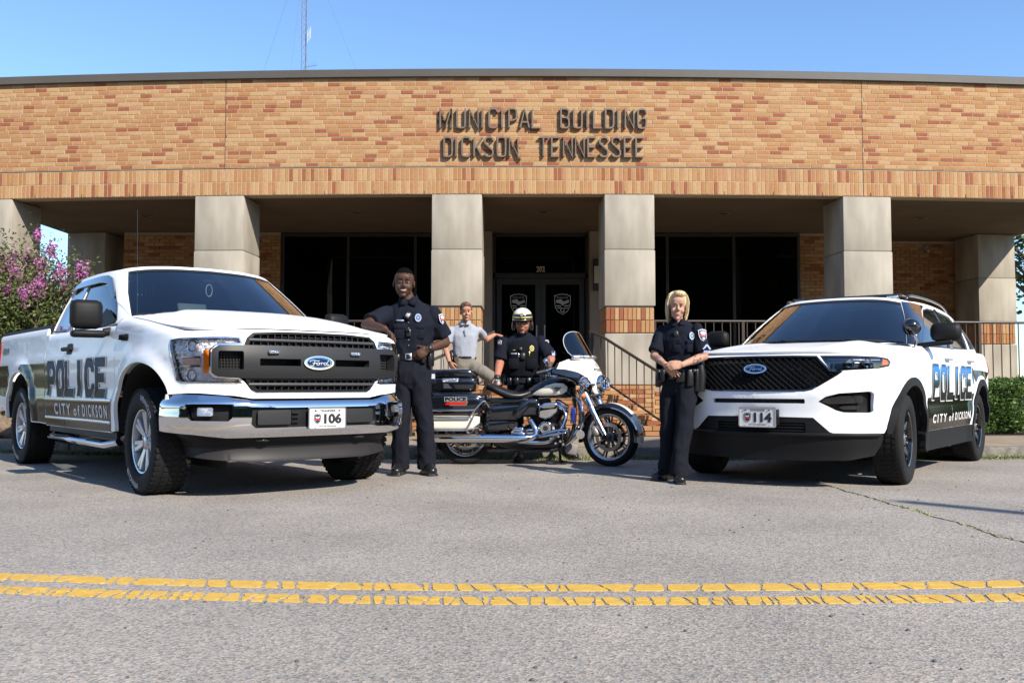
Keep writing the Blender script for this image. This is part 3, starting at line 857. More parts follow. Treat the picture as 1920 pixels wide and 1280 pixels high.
railing('stair_railing', [(-.28, 14.15, 1.66), (-.48, 13.92, 1.53), (-1.05, 12.9, 1.22), (-1.45, 12.55, 1.0)], .66, 'sloping stair railing under the hand of the man in the grey polo shirt', 11, ((.02, .83), (.96, .13)))
def porch_rail(s0, s1, label, nb):
    top = [tuple(BP(s0+(s1-s0)*i/4, 1.88, -.42)) for i in range(5)]
    return railing('porch_railing', top, .95, label, nb, ((.5, .83), (.02, .83), (.98, .83)), group=None)
porch_rail(-8.2, -5.11, 'porch railing behind the pickup cab between two stone columns', 22)
porch_rail(-4.30, -1.29, 'porch railing behind the hood of the pickup truck', 22)
porch_rail(2.28, 5.33, 'porch railing between the blonde officer and the suv windscreen', 22)
porch_rail(6.15, 9.54, 'porch railing beyond the rear of the suv above the hedge', 22)

# ---- raised letters on the wall
M_LET = mat('bronze_letter', (.135, .108, .08), .5, metal=.0, var=.12, vscale=15)
GLY = {
 'M': (1.15, [[(0, 0), (0, 1), (.5, .08), (1, 1), (1, 0)]]), 'U': (.85, [[(0, 1), (0, .18), (.12, .03), (.5, -.0), (.88, .03), (1, .18), (1, 1)]]),
 'N': (.9, [[(0, 0), (0, 1), (1, 0), (1, 1)]]), 'I': (.0, [[(0, 0), (0, 1)]]),
 'C': (.85, [[(1, .82), (1, .88), (.85, .98), (.5, 1), (.15, .98), (0, .85), (0, .15), (.15, .02), (.5, 0), (.85, .02), (1, .14)]]),
 'P': (.8, [[(0, 0), (0, 1), (.7, 1), (.95, .93), (1, .82), (1, .58), (.95, .47), (.7, .42), (.03, .36)]]),
 'A': (.95, [[(0, 0), (.5, 1), (1, 0)], [(.2, .30), (.8, .30)]]), 'L': (.85, [[(0, 1), (0, 0), (1, 0)]]),
 'B': (.85, [[(0, 0), (0, 1), (.7, 1), (.93, .93), (.97, .82), (.93, .62), (.7, .54), (.04, .54)], [(.7, .54), (.95, .45), (1, .33), (1, .16), (.93, .05), (.7, 0), (.03, 0)]]),
 'D': (.85, [[(0, 0), (0, 1), (.6, 1), (.9, .95), (1, .8), (1, .2), (.9, .05), (.6, 0), (.03, 0)]]),
 'G': (.85, [[(1, .80), (1, .88), (.85, .98), (.5, 1), (.15, .98), (0, .85), (0, .15), (.15, .02), (.5, 0), (.85, .02), (1, .15), (1, .5), (.55, .5)]]),
 'K': (.85, [[(0, 0), (0, 1)], [(1, 1), (.06, .42)], [(.26, .56), (1, 0)]]),
 'S': (.85, [[(1, .84), (.95, .94), (.7, 1), (.35, 1), (.08, .94), (0, .82), (.04, .68), (.9, .34), (1, .2), (.93, .06), (.65, 0), (.3, 0), (.06, .06), (0, .17)]]),
 'O': (.85, [[(.5, 1), (.85, .98), (1, .85), (1, .15), (.85, .02), (.5, 0), (.15, .02), (0, .15), (0, .85), (.15, .98), (.49, 1)]]),
 ',': (.12, [[(.6, .05), (0, -.16)]]), 'T': (.95, [[(0, 1), (1, 1)], [(.5, 1), (.5, 0)]]), 'E': (.8, [[(1, 1), (0, 1), (0, 0), (1, 0)], [(.03, .5), (.9, .5)]]),
}
def stroke_solid(mb, pts, w, fr, d0, d1):
    n = len(pts); L = []; R_ = []
    for i in range(n):
        p = Vector(pts[i]); a = (p-Vector(pts[i-1])) if i else None; b = (Vector(pts[i+1])-p) if i < n-1 else None
        if a is None: a = b
        if b is None: b = a
        a = a.normalized(); b = b.normalized(); na = Vector((-a.y, a.x)); nb_ = Vector((-b.y, b.x)); q = (na+nb_)
        if q.length < .3: q = na
        q.normalize(); m_ = w/2/max(.45, q.dot(na)); L.append(p+q*m_); R_.append(p-q*m_)
    V = [fr(*p, d0) for p in L]+[fr(*p, d0) for p in R_]+[fr(*p, d1) for p in L]+[fr(*p, d1) for p in R_]; F = []
    for i in range(n-1):
        F += [(i, i+1, n+i+1, n+i), (2*n+i, 3*n+i, 3*n+i+1, 2*n+i+1), (i, 2*n+i, 2*n+i+1, i+1), (n+i, n+i+1, 3*n+i+1, 3*n+i)]
    F += [(0, n, 3*n, 2*n), (n-1, 3*n-1, 4*n-1, 2*n-1)]
    mb.add(V, F)
sgn = empty('building_sign', (0, Y_B-.08, 4.4), label='raised bronze letters reading MUNICIPAL BUILDING DICKSON, TENNESSEE', cat='sign'); so = Vector((0, Y_B-.08, 4.4))
def word_line(txt, positions, z0, z1):
    h = z1-z0; lw = .150
    for ch, s in positions:
        wd, st = GLY[ch]; W_ = lw*wd; mb = MB()
        for q in st:
            P = [(s+a*W_, z0+b*h) for a, b in q]
            if ch in 'CGSUO': P = cr(P, 2)
            stroke_solid(mb, P, .025, lambda a, b, d: BP(a, b, d)-so, .015, .068)
        mb.build('letter', M_LET, sgn, 25)
        # stand-off studs
        mb = MB(); mb.cyl(BP(s+W_*.0, z0+h*.5, .015)-so, BP(s+W_*.0, z0+h*.5, 0.0)-so, .008, 6); mb.build('stud', M_LET, sgn)
def zx(v): return (780+v/4-960)/1720*14.43
L1 = [('M', 175), ('U', 303), ('N', 398), ('I', 495), ('C', 547), ('I', 645), ('P', 698), ('A', 783), ('L', 875), ('B', 1093), ('U', 1190), ('I', 1292), ('L', 1342), ('D', 1432), ('I', 1527), ('N', 1582), ('G', 1680)]
L2 = [('D', 205), ('I', 296), ('C', 342), ('K', 433), ('S', 515), ('O', 610), ('N', 702), (',', 782), ('T', 925), ('E', 1022), ('N', 1112), ('N', 1203), ('E', 1298), ('S', 1388), ('S', 1482), ('E', 1575), ('E', 1663)]
word_line('', [(c, zx(v)) for c, v in L1], 4.93, 5.235)
word_line('', [(c, zx(v)) for c, v in L2], 4.47, 4.775)

# ---- radio tower with guys, far behind
tw = empty('radio_tower', (-10.35, 45, 0), label='thin lattice radio mast rising behind the brick building', cat='radio tower')
M_GALV = mat('galvanised', (.10, .12, .15), .6)
TH = 27; a3 = [(.145*math.cos(q), .145*math.sin(q)) for q in (rad(80), rad(200), rad(320))]
for p in a3: MB().cyl((p[0], p[1], 0), (p[0], p[1], TH), .018, 6).build('mast_leg', M_GALV, tw)
mb = MB(); z = 0; k = 0
while z < TH-.4:
    for i in range(3):
        p, q = a3[i], a3[(i+1) % 3]
        if k % 2: p, q = q, p
        mb.cyl((p[0], p[1], z), (q[0], q[1], z+.38), .007, 4)
    z += .38; k += 1
o = mb.build('bracing', M_GALV, tw); o['kind'] = 'stuff'
for d in ((9, 4), (-9, 5), (.5, -10)): MB().cyl((0, 0, TH-4), (d[0], d[1], 0), .005, 4).build('guy_wire', M_GALV, tw)
mb = MB(); mb.cyl((.1, 0, 18.2), (.33, 0, 18.5), .02, 6)
for i in range(3): mb.cyl((.15+i*.07, 0, 17.9+i*.1), (.15+i*.07, 0, 18.5+i*.1), .014, 6)
mb.build('dipole_antenna', mat('antenna_white', (.45, .47, .5), .4), tw)
mb = MB(); mb.cyl((-.05, 0, 17.25-.6), (.62, 0, 17.36-.6), .012, 6)
for i in range(5): mb.cyl((.1+i*.12, -.0, 16.58+i*.02), (.1+i*.12, 0, 16.86+i*.02), .005, 4)
mb.build('yagi_antenna', M_GALV, tw)
# ================================================================= VEHICLES
M_WHITE = mat('white_paint', (.76, .77, .785), .34, coat=.30, spec=.12)
M_BLKP = mat('black_plastic', (.0075, .0075, .008), .55, spec=.2, bump=.25, bscale=500, bdist=.001)
M_BLKG = mat('gloss_black', (.006, .006, .007), .12, coat=1.0)
M_GREYP = mat('grey_plastic', (.022, .019, .019), .5, spec=.25, bump=.2, bscale=400, bdist=.001)
M_CHROME = mat('chrome', (.66, .66, .68), .05, 1.0)
M_ALLOY = mat('alloy', (.46, .48, .52), .28, .85)
M_TYRE = mat('tyre_rubber', (.010, .010, .0105), .8, spec=.25, bump=.3, bscale=90, var=.15, vscale=20)
M_TYREW = mat('tyre_white', (.55, .55, .55), .7)
M_WELL = mat('wheel_well', (.008, .008, .008), .9)
M_SEAM = mat('seam_dark', (.01, .01, .01), .8)
M_LENS = glass_mat('lamp_lens', (.98, .98, .99), 1.35)
M_REFL = mat('lamp_reflector', (.84, .85, .88), .30, .1, bump=.2, bscale=30, bdist=.01)
M_AMBER = mat('amber_lens', (.85, .20, .008), .15, coat=1)
M_RED = mat('red_lens', (.45, .01, .01), .15, coat=1)
M_FBLUE = mat('emblem_blue', (.004, .014, .085), .25, coat=.2, spec=.2)
M_PLATE = mat('plate_white', (.62, .62, .61), .5, spec=.2)
M_PLBLK = mat('plate_black', (.012, .012, .014), .5)
M_SEAT = mat('car_seat', (.045, .045, .05), .85)
M_LGREY = mat('headliner', (.30, .30, .29), .9)
GL_V = glass_mat('car_glass', (.42, .50, .50), 1.52, boost=2.7)
GL_D = glass_mat('privacy_glass', (.10, .11, .12), 1.52, boost=1.8)
M_LED = mat('led_clear', (.50, .53, .57), .12, .85, bump=1.0, bscale=90, bdist=.008)
M_RUBB = mat('rubber_trim', (.012, .012, .012), .5)

class Wrap:
    """side wall of a body: plan outline (half, from front centre to the rear) plus an inset that depends on height"""
    def __init__(s, half, ins, top):
        s.p = cr(half, 12); s.ins = ins; s.top = top; s.L = [0.0]
        for a, b in zip(s.p, s.p[1:]): s.L.append(s.L[-1]+math.hypot(b[0]-a[0], b[1]-a[1]))
        n = len(s.p); s.N = []
        for i in range(n):
            a = s.p[max(0, i-1)]; b = s.p[min(n-1, i+1)]; tx, ty = b[0]-a[0], b[1]-a[1]; l = math.hypot(tx, ty); s.N.append((ty/l, -tx/l))
        s.N[0] = (1.0, 0.0)
    def at(s, u):
        u = abs(u); i = min(len(s.p)-2, max(0, bisect.bisect_right(s.L, u)-1)); t = (u-s.L[i])/max(1e-9, s.L[i+1]-s.L[i])
        x = s.p[i][0]+(s.p[i+1][0]-s.p[i][0])*t; y = s.p[i][1]+(s.p[i+1][1]-s.p[i][1])*t
        nx = s.N[i][0]+(s.N[i+1][0]-s.N[i][0])*t; ny = s.N[i][1]+(s.N[i+1][1]-s.N[i][1])*t; return x, y, nx, ny
    def u_of_x(s, x):
        """u on the side where the outline reaches x"""
        lo, hi = 0.0, s.L[-1]
        for _ in range(40):
            m = (lo+hi)/2
            if s.at(m)[0] > x: lo = m
            else: hi = m
        return (lo+hi)/2
    def __call__(s, u, z, off=0.0):
        x, y, nx, ny = s.at(u); d = s.ins(x, y, nx, ny, z)-off
        x -= nx*d; y -= ny*d
        return Vector((x, y if u >= 0 else -y, z))

def wheel(parent_name, parent, c, side, R, W, rim_r, style, letters=None, steer=0.0):
    """tyre + rim; outer face towards side*y"""
    road = style != "alloy"; w = empty(parent_name, c, steer); w.parent = parent
    s = side; hw = W/2
    mb = MB()
    prof = [(rim_r*.99, -hw*.70), (rim_r+.012, -hw*.86), (rim_r+.05, -hw*.99), (R*.90, -hw*.97), (R*.965, -hw*.88), (R*.995, -hw*.70), (R, -hw*.35), (R, hw*.35), (R*.995, hw*.70), (R*.965, hw*.88), (R*.90, hw*.97), (rim_r+.05, hw*.99), (rim_r+.012, hw*.86), (rim_r*.99, hw*.70)]
    mb.lathe(cr(prof, 2), (0, 0, 0), (0, 1, 0), 56)
    ty = mb.build('tyre', M_TYRE, w, 40)
    # tread blocks and shoulder lugs
    tr = MB(); nt = 52
    for i in range(nt):
        q = 2*PI*i/nt
        for a, wd, sk in ((-.78, .30, .4), (-.32, .28, -.3), (.12, .28, .3), (.52, .26, -.3), (.84, .22, .5)):
            if road and abs(a) > .7: continue
            if abs(a) > .7: rr = R*.985; ht = .012
            else: rr = R+.001; ht = .006 if road else .010
            q2 = q+sk*.03; M = Matrix.Rotation(-q2, 3, 'Y')
            tr.box(M @ Vector((0, a*hw, rr)), (2*PI*R/nt*.72, wd*hw, ht), M=M @ Matrix.Rotation(sk*.6, 3, 'Z'))
    o = tr.build('tread', M_TYRE, ty); o['kind'] = 'stuff'
    if letters:
        rl_ = (rim_r+R)/2+.012
        for k, txt in enumerate(letters):
            q0 = [0.55, 3.55][k % 2]; span = .92
            def fn(a, b, q0=q0): q = q0+a; rr = rl_+b; return Vector((math.sin(q)*rr, s*(hw*.99+.004), math.cos(q)*rr))
            d = -1 if s < 0 else 1
            U, P, F, N = lettering('l', txt, None, None, fn, -span/2 if s < 0 else span/2, span/2 if s < 0 else -span/2, -.022, .022, bold=.0)
            mobj('raised_letters', [tuple(p) for p in P], F, M_TYREW, ty)
    # rim
    m = M_ALLOY if style == 'alloy' else M_BLKG
    mb = MB(); f = hw*.80
    mb.lathe([(rim_r*.985, -hw*.7), (rim_r*.93, -hw*.6), (rim_r*.90, 0), (rim_r*.93, f*.7), (rim_r*.955, f), (rim_r*1.0, f+.004), (rim_r*1.02, f-.008), (rim_r*.98, f*.7)], (0, 0, 0), (0, s, 0), 48)
    rim = mb.build('rim', m, w, 35)
    mb = MB(); mb.lathe([(0.0, .0), (rim_r*.9, .0)], (0, s*hw*.05, 0), (0, s, 0), 32); mb.build('brake_disc', mat('brake_dark', (.05, .045, .04), .5, .6), w)
    sp = MB()
    if style == 'alloy':
        ns = 7
        for i in range(ns):
            for dq in (-.13, .13):
                q = 2*PI*i/ns+dq*.9
                q0 = 2*PI*i/ns+dq*.25
                a0 = (math.sin(q0)*rim_r*.22, math.cos(q0)*rim_r*.22); a1 = (math.sin(q)*rim_r*.93, math.cos(q)*rim_r*.93)
                pe = Vector((a1[1]-a0[1], -(a1[0]-a0[0]))).normalized(); w0, w1 = rim_r*.075, rim_r*.075
                V = []
                for (pp, ww, fy, by) in ((a0, w0, f*.72, f*.4), (a1, w1, f*.93, f*.5)):
                    for sd in (-1, 1):
                        V.append((pp[0]+pe.x*ww*sd, s*fy, pp[1]+pe.y*ww*sd)); V.append((pp[0]+pe.x*ww*sd*1.25, s*by, pp[1]+pe.y*ww*sd*1.25))
                sp.add(V, [(0, 2, 6, 4), (1, 5, 7, 3), (0, 4, 5, 1), (2, 3, 7, 6)])
        so_ = sp.build('spoke', m, rim, 30); bevel_obj(so_, .004, 1)
        mb = MB(); mb.lathe([(0, f*.86), (.035, f*.86), (.045, f*.80), (.05, f*.74), (rim_r*.27, f*.74), (rim_r*.31, f*.62), (rim_r*.31, f*.3)], (0, 0, 0), (0, s, 0), 28); mb.build('hub', m, w, 35)
    else:
        ns = 5
        for i in range(ns):
            q = 2*PI*i/ns+.3
            a0 = (math.sin(q)*rim_r*.25, math.cos(q)*rim_r*.25); a1 = (math.sin(q)*rim_r*.94, math.cos(q)*rim_r*.94)
            pe = Vector((a1[1]-a0[1], -(a1[0]-a0[0]))).normalized(); V = []
            for (pp, ww, fy, by) in ((a0, rim_r*.20, f*.55, f*.25), (a1, rim_r*.15, f*.80, f*.45)):
                for sd in (-1, 1):
                    V.append((pp[0]+pe.x*ww*sd, s*fy, pp[1]+pe.y*ww*sd)); V.append((pp[0]+pe.x*ww*sd*1.2, s*by, pp[1]+pe.y*ww*sd*1.2))
            sp.add(V, [(0, 2, 6, 4), (1, 5, 7, 3), (0, 4, 5, 1), (2, 3, 7, 6)])
        so_ = sp.build('spoke', m, rim, 30); bevel_obj(so_, .008, 2)
        mb = MB(); mb.lathe([(0, f*.86), (.04, f*.85), (.052, f*.72), (.06, f*.6), (rim_r*.32, f*.58), (rim_r*.36, f*.3)], (0, 0, 0), (0, s, 0), 28); mb.build('hub', mat('hub_steel', (.25, .25, .26), .3, .8), w, 35)
    for i in range(6 if style == 'alloy' else 5):
        q = 2*PI*i/(6 if style == 'alloy' else 5); rr = rim_r*.21 if style == 'alloy' else rim_r*.28
        mb = MB(); mb.cyl((math.sin(q)*rr, s*f*.55, math.cos(q)*rr), (math.sin(q)*rr, s*f*.86, math.cos(q)*rr), .010, 6); mb.build('lug_nut', M_CHROME, w, 40)
    return w

def plate(parent, c, n, number):
    """n: unit normal in plan; c centre"""
    t = Vector((-n.y, n.x, 0)); 
    fn = lambda a, b: c + t*a + Vector((0, 0, b)) + n*0
    o = patch('licence_plate', M_PLATE, parent, fn, rrect(-.156, .156, -.079, .079, .014), [], .5, .012, .012, grid=False)
    fr = patch('plate_frame', M_CHROME, o, fn, rrect(-.160, .160, -.083, .083, .016), [rrect(-.151, .151, -.074, .074, .012)], .5, .016, .012, grid=False)
    L = lambda nm, txt, a0, a1, b0, b1, bold=.02: letter_obj(nm, txt, M_PLBLK, o, fn, a0, a1, b0, b1, off=.0145, bold=bold)
    L('state_name', 'TENNESSEE', -.065, .065, .048, .064)
    L('plate_number', number, -.03, .122, -.042, .036, .05)
    L('city_name', 'CITY OF DICKSON', -.075, .075, -.067, -.054)
    for a in (-.10, .10): patch('leaf_mark', M_PLBLK, o, fn, [(a-.012, .056), (a, .062), (a+.012, .056), (a, .050)], [], .5, .0145, grid=False)
    fs = lambda a, b: fn(a-.085, b-.004)
    S = shield(.062, .08)
    patch('crest_field', M_PLBLK, o, fs, S, [], .5, .0143, grid=False)
    patch('crest_rim', mat('crest_silver', (.55, .57, .6), .3, .5), o, fs, inset(S, .003), [inset(S, .006)], .5, .0152, grid=False)
    patch('crest_band', mat('crest_red', (.40, .03, .03), .5), o, fs, [(-.024, .0), (.024, .0), (.022, -.012), (-.022, -.012)], [], .5, .0152, grid=False)
    patch('crest_eagle', M_PLATE, o, fs, [(-.02, .018), (0, .012), (.02, .02), (.012, .004), (-.012, .004)], [], .5, .0152, grid=False)
    for a in (-.105, .105): 
        for b in (.062, -.07): MB().cyl(fn(a, b)+n*.012, fn(a, b)+n*.019, .005, 8).build('plate_screw', M_CHROME, o, 40)
    return o

def emblem(parent, fn, ca, cb, ra, rb_, flip=False):
    o = patch('emblem', M_FBLUE, parent, fn, oval(ca, cb, ra, rb_), [], .5, .012, .014, grid=False)
    patch('emblem_rim', M_CHROME, o, fn, oval(ca, cb, ra*1.0, rb_*1.0), [oval(ca, cb, ra*.88, rb_*.82)], .5, .018, .012, grid=False)
    patch('emblem_line', M_CHROME, o, fn, oval(ca, cb, ra*.83, rb_*.74), [oval(ca, cb, ra*.80, rb_*.69)], .5, .0135, grid=False)
    return o

def ford_script(parent, fn, ca, cb, w, h, m):
    """flowing script word, drawn as strokes"""
    S = [[(-.95, .35), (-.8, .62), (-.45, .66), (-.1, .55), (-.02, .70)], [(-.46, .62), (-.50, .1), (-.62, -.45), (-.80, -.55), (-.88, -.40)], [(-.68, .05), (-.45, .08), (-.22, .10)],
         [(-.06, .18), (-.24, .12), (-.28, -.15), (-.16, -.30), (-.02, -.18), (.0, .05), (-.08, .17), (.08, .08)], [(.12, .16), (.20, .12), (.14, -.28)], [(.18, .0), (.28, .16), (.40, .12)],
         [(.70, .12), (.54, .16), (.42, -.08), (.50, -.30), (.64, -.22), (.76, .10)], [(.90, .72), (.80, .30), (.72, -.12), (.78, -.30), (.95, -.20)]]
    V = []; F = []; mb = MB()
    for q in S:
        P = cr([(ca+a*w, cb+b*h) for a, b in q], 4)
        stroke_solid(mb, P, h*.13, lambda a, b, d: fn(a, b)+surf_n(fn, a, b)*d, .014, .020)
    return mb.build('script', m, parent, 30)

# ---------------------------------------------------------------- PICKUP TRUCK
tk = empty('pickup_truck', (-2.10, 7.70, 0), rad(-49.16), 'white police pickup truck with chrome bumper and plate 106', 'pickup truck')
def t_top(x, y):
    side = interp(x, [(-5, 1.40), (-2.72, 1.40), (-2.60, 1.335), (-.625, 1.335), (-.60, 1.385), (-.35, 1.375), (0, 1.33), (.4, 1.265), (.7, 1.215), (.95, 1.185)])
    cen = interp(x, [(-.6, 1.455), (-.35, 1.45), (0, 1.41), (.4, 1.35), (.7, 1.295), (.85, 1.265), (.95, 1.24)])
    if x < -.62: return side
    w = min(1.0, abs(y)/.93); k = 1-w**3.2
    bulge = .018*(sstep(.62, .50, abs(y)))*sstep(.95, .5, x)
    return side+(cen-side)*k+bulge
def t_ins(x, y, nx, ny, z):
    zt = t_top(x, y); r = .075 if x > -.62 else .05
    d = 0.0
    if z > zt-r: q = min(1, (z-(zt-r))/r); d += (r-math.sqrt(max(0, r*r-(q*r)**2)))*.8
    fr = nx*nx; sd = ny*ny
    # front fascia leans back upward; sides have a crease and tuck under
    d += fr*(.02*sstep(1.0, 1.25, z)+.015*sstep(.95, .78, z))
    sidep = .012*sstep(1.02, 1.30, z)+.022*sstep(.72, .45, z)+.010*math.exp(-((z-.80)/.07)**2)-.006*math.exp(-((z-1.07)/.06)**2)
    fl = 0
    for cx in (0.0, -3.683):
        dd = math.hypot(x-cx, (z-.42)*1.0); fl += .035*sstep(.74, .60, dd)*sstep(1.25, 1.0, z)
    d += sd*(sidep-fl)
    return d
T_HALF = [(.930, 0), (.922, .3), (.888, .58), (.835, .74), (.74, .855), (.61, .93), (.42, .975), (.1, 1.0), (-.6, 1.0), (-1.6, 1.0), (-2.7, 1.0), (-3.6, 1.0), (-4.6, .985), (-4.80, .975), (-4.90, .90), (-4.925, .7), (-4.93, .0)]
TW = Wrap(T_HALF, t_ins, t_top)
ux = TW.u_of_x
def topline(x0, x1, n, sgn=1, d=.002):
    """points on the top edge from x0 to x1 (in u,z)"""
    out = []
    for i in range(n+1):
        u = ux(x0)+(ux(x1)-ux(x0))*i/n; x, y, _, _ = TW.at(u); out.append((sgn*u, t_top(x, y)-d))
    return out
def arch(cx, pts): return [(ux(cx+a), b) for a, b in pts]
ARF = [(.56, .50), (.545, .70), (.46, .86), (.30, .965), (.08, 1.005), (-.14, .99), (-.32, .92), (-.45, .78), (-.51, .62), (-.52, .46)]
ARR = [(.54, .46), (.52, .68), (.43, .84), (.26, .935), (.05, .965), (-.15, .955), (-.34, .88), (-.47, .74), (-.54, .58), (-.55, .47)]
ARFs = cr(ARF, 4); ARRs = cr(ARR, 4)
# front clip: fenders + header panel, one sheet round the nose
uE = ux(-.60)
top_half = [(TW.L[-1]*0, 0)]
tops = []
for i in range(33):
    u = uE*i/32; x, y, _, _ = TW.at(u); tops.append((u, t_top(x, y)-.002))
half_front = tops + [(uE, .46)] + [(ux(a), b) for a, b in ARFs[::-1]] + [(ux(.50), .66), (ux(.50), .765), (ux(.66), .775), (.88, .775), (.62, .755), (.50, .735), (0.001, .735)]
outer = half_front + mir(half_front)
# headlamp and grille holes
HLp = [(1.17, 1.165), (1.05, 1.174), (.60, 1.186), (.575, 1.13), (.70, 1.122), (.765, 1.118), (.80, 1.085), (.80, .925), (.77, .897), (.60, .887), (.575, .845), (.62, .838), (1.03, .846), (1.085, .866), (1.11, .95), (1.15, 1.06), (1.178, 1.13)]
GRh = [(0, 1.224), (.30, 1.221), (.50, 1.210), (.545, 1.178), (.57, 1.122), (.70, 1.112), (.755, 1.108), (.79, 1.08), (.79, .930), (.755, .905), (.60, .885), (.56, .85), (.51, .795), (.47, .782), (0.0, .778)]
GR = GRh + mir(GRh[1:-1])
body = patch('front_fender_panel', M_WHITE, tk, TW, outer, [inset(GR, .004), HLp, mir(HLp)], .045, 0, .03)
# doors, cab side, bed side
for sg, nm in ((1, 'l'), (-1, 'r')):
    def side(poly): return [(sg*u, z) for u, z in poly] if sg > 0 else mir(poly)
    fd = [(ux(-.607), 1.32)]+[(ux(-.607), .46), (ux(-.70), .44), (ux(-2.05), .44), (ux(-2.05), 1.333)]
    fdo = patch('front_door', M_WHITE, tk, TW, side(fd), [], .05, 0, .02)
    rd = [(ux(-2.058), 1.333), (ux(-2.058), .44), (ux(-2.66), .44), (ux(-2.70), .44), (ux(-2.70), 1.333)]
    rdo = patch('rear_door', M_WHITE, tk, TW, side(rd), [], .05, 0, .02)
    bd = [(ux(-2.716), 1.395), (ux(-2.716), .45), (ux(-3.683+.56), .46)]+[(ux(-3.683+a), b) for a, b in ARRs]+[(ux(-4.25), .50), (ux(-4.78), .62)]+[(ux(-4.84), .66), (ux(-4.84), 1.395)]
    bdo = patch('bed_side', M_WHITE, tk, TW, side(bd), [], .05, 0, .03)
    # handle
    h = MB(); P = [TW(sg*ux(x), 1.165, .035) for x in (-1.80, -1.86, -1.95, -2.0)]
    h.tube(P, .020, 8, flat=1.0); h.tube([TW(sg*ux(-1.80), 1.165, .0), P[0]], .014, 8); h.tube([TW(sg*ux(-1.99), 1.165, 0), P[-1]], .016, 8)
    h.build('door_handle', M_BLKP, fdo, 60)
    patch('handle_cup', M_BLKP, fdo, TW, side(rrect(ux(-1.80), ux(-1.98), 1.115, 1.215, .03)), [], .04, .004)
    # rocker and running board
    rk = MB(); rk.box((-1.6, sg*.955, .43), (2.0, .03, .08)); rk.build('rocker', M_BLKP, tk)
    rb_o = MB(); rb_o.tube([(-.66, sg*.93, .36), (-.74, sg*1.0, .335), (-2.35, sg*1.0, .335), (-2.45, sg*.93, .36)], .055, 12, flat=.55, up=(0, 1, 0)); bo = rb_o.build('running_board', M_CHROME, tk, 50)
    for xp in (-1.0, -2.0): MB().box((xp, sg*1.005, .372), (.42, .08, .008)).build('step_pad', M_BLKP, bo)
    # wheel wells
    for cx in (0, -3.683):
        w = MB(); V = []; F = []
        A = [(a, b) for a, b in (ARFs if cx == 0 else ARRs)]; A = [(a*1.02, b) for a, b in A]
        for a, b in A: V += [(cx+a, sg*.975, b+.0), (cx+a, sg*.55, b)]
        for i in range(len(A)-1): F.append((2*i, 2*i+1, 2*i+3, 2*i+2))
        V += [(cx+.6, sg*.56, .2), (cx+.6, sg*.56, 1.05), (cx-.6, sg*.56, 1.05), (cx-.6, sg*.56, .2)]; k = len(V); F.append((k-4, k-3, k-2, k-1))
        w.add(V, F).build('wheel_well', M_WELL, tk)
# tailgate + rear bumper + bed
tg = [(ux(-4.848), 1.395), (ux(-4.848), .70), (TW.L[-1], .70), (TW.L[-1], 1.395)]
for sg in (1, -1): patch('tailgate', M_WHITE, tk, TW, tg if sg > 0 else mir(tg), [], .08, 0, .02)
MB().box((-4.98, 0, .60), (.16, 1.9, .18), bev=.03).build('rear_bumper', M_CHROME, tk, 40)
for sg in (1, -1): 
    patch('tail_lamp', M_RED, tk, TW, ([(ux(-4.70), 1.33), (ux(-4.70), .98), (ux(-4.83)+.02, .98), (ux(-4.83)+.02, 1.33)] if sg > 0 else mir([(ux(-4.70), 1.33), (ux(-4.70), .98), (ux(-4.83)+.02, .98), (ux(-4.83)+.02, 1.33)])), [], .05, .006, .006)
MB().box((-3.8, 0, .85), (2.15, 1.75, .05)).box((-2.76, 0, 1.1), (.04, 1.8, .56)).build('bed_floor', M_BLKP, tk)
for sg in (1, -1): MB().tube([(-2.74, sg*.93, 1.405), (-4.86, sg*.92, 1.405)], .035, 8, flat=.5, up=(0, 0, 1)).build('bed_rail', M_BLKP, tk, 50)
# chassis
MB().box((-1.9, 0, .50), (5.0, 1.2, .22)).box((.3, 0, .60), (.9, 1.1, .5)).build('chassis', M_WELL, tk)
for cx in (0, -3.683): MB().cyl((cx, -.8, .40), (cx, .8, .40), .05, 10).build('axle', M_WELL, tk)
MB().ell((-3.683, 0, .40), (.18, .18, .16)).build('differential', M_WELL, tk, 180)
for cx in (0, -3.683):
    for sg in (1, -1): wheel('wheel', tk, (cx, sg*.862, .402), sg, .405, .275, .245, 'alloy', ('WRANGLER', 'WRANGLER'), steer=rad(-2) if cx == 0 else 0)
# hood: height field over the plan
hood_e = []
for i in range(26):
    u = .0+(ux(-.50)-.10)*i/25; p = TW(u, t_top(*TW.at(u)[:2])-.001); hood_e.append((p.x-.010, p.y-.012 if u > .2 else p.y))
hood_e = [q for q in hood_e if q[0] > -.42]
hx = hood_e[-1]
hood_poly = [(a, max(0, b)) for a, b in hood_e]+[(-.42, hood_e[-1][1]-.01), (-.40, .6), (-.37, .3), (-.36, 0)]
hood_poly = hood_poly + [(a, -b) for a, b in hood_poly[-2:0:-1]]
hood_f = lambda a, b: Vector((a, b, t_top(a, b)+.0))
hood = patch('hood', M_WHITE, tk, hood_f, hood_poly, [], .05, .004, .02)
patch('hood_underside', M_SEAM, tk, hood_f, [(-.55, -.93), (-.55, .93), (.75, .80), (.82, .5), (.84, 0), (.82, -.5), (.75, -.80)], [], .15, -.03)
# cowl + wipers
patch('cowl', M_BLKP, tk, lambda a, b: Vector((a, b, 1.435-.04*b*b)), [(-.33, -.80), (-.30, 0), (-.33, .80), (-.75, .80), (-.52, 0), (-.75, -.80)], [], .1, .0)
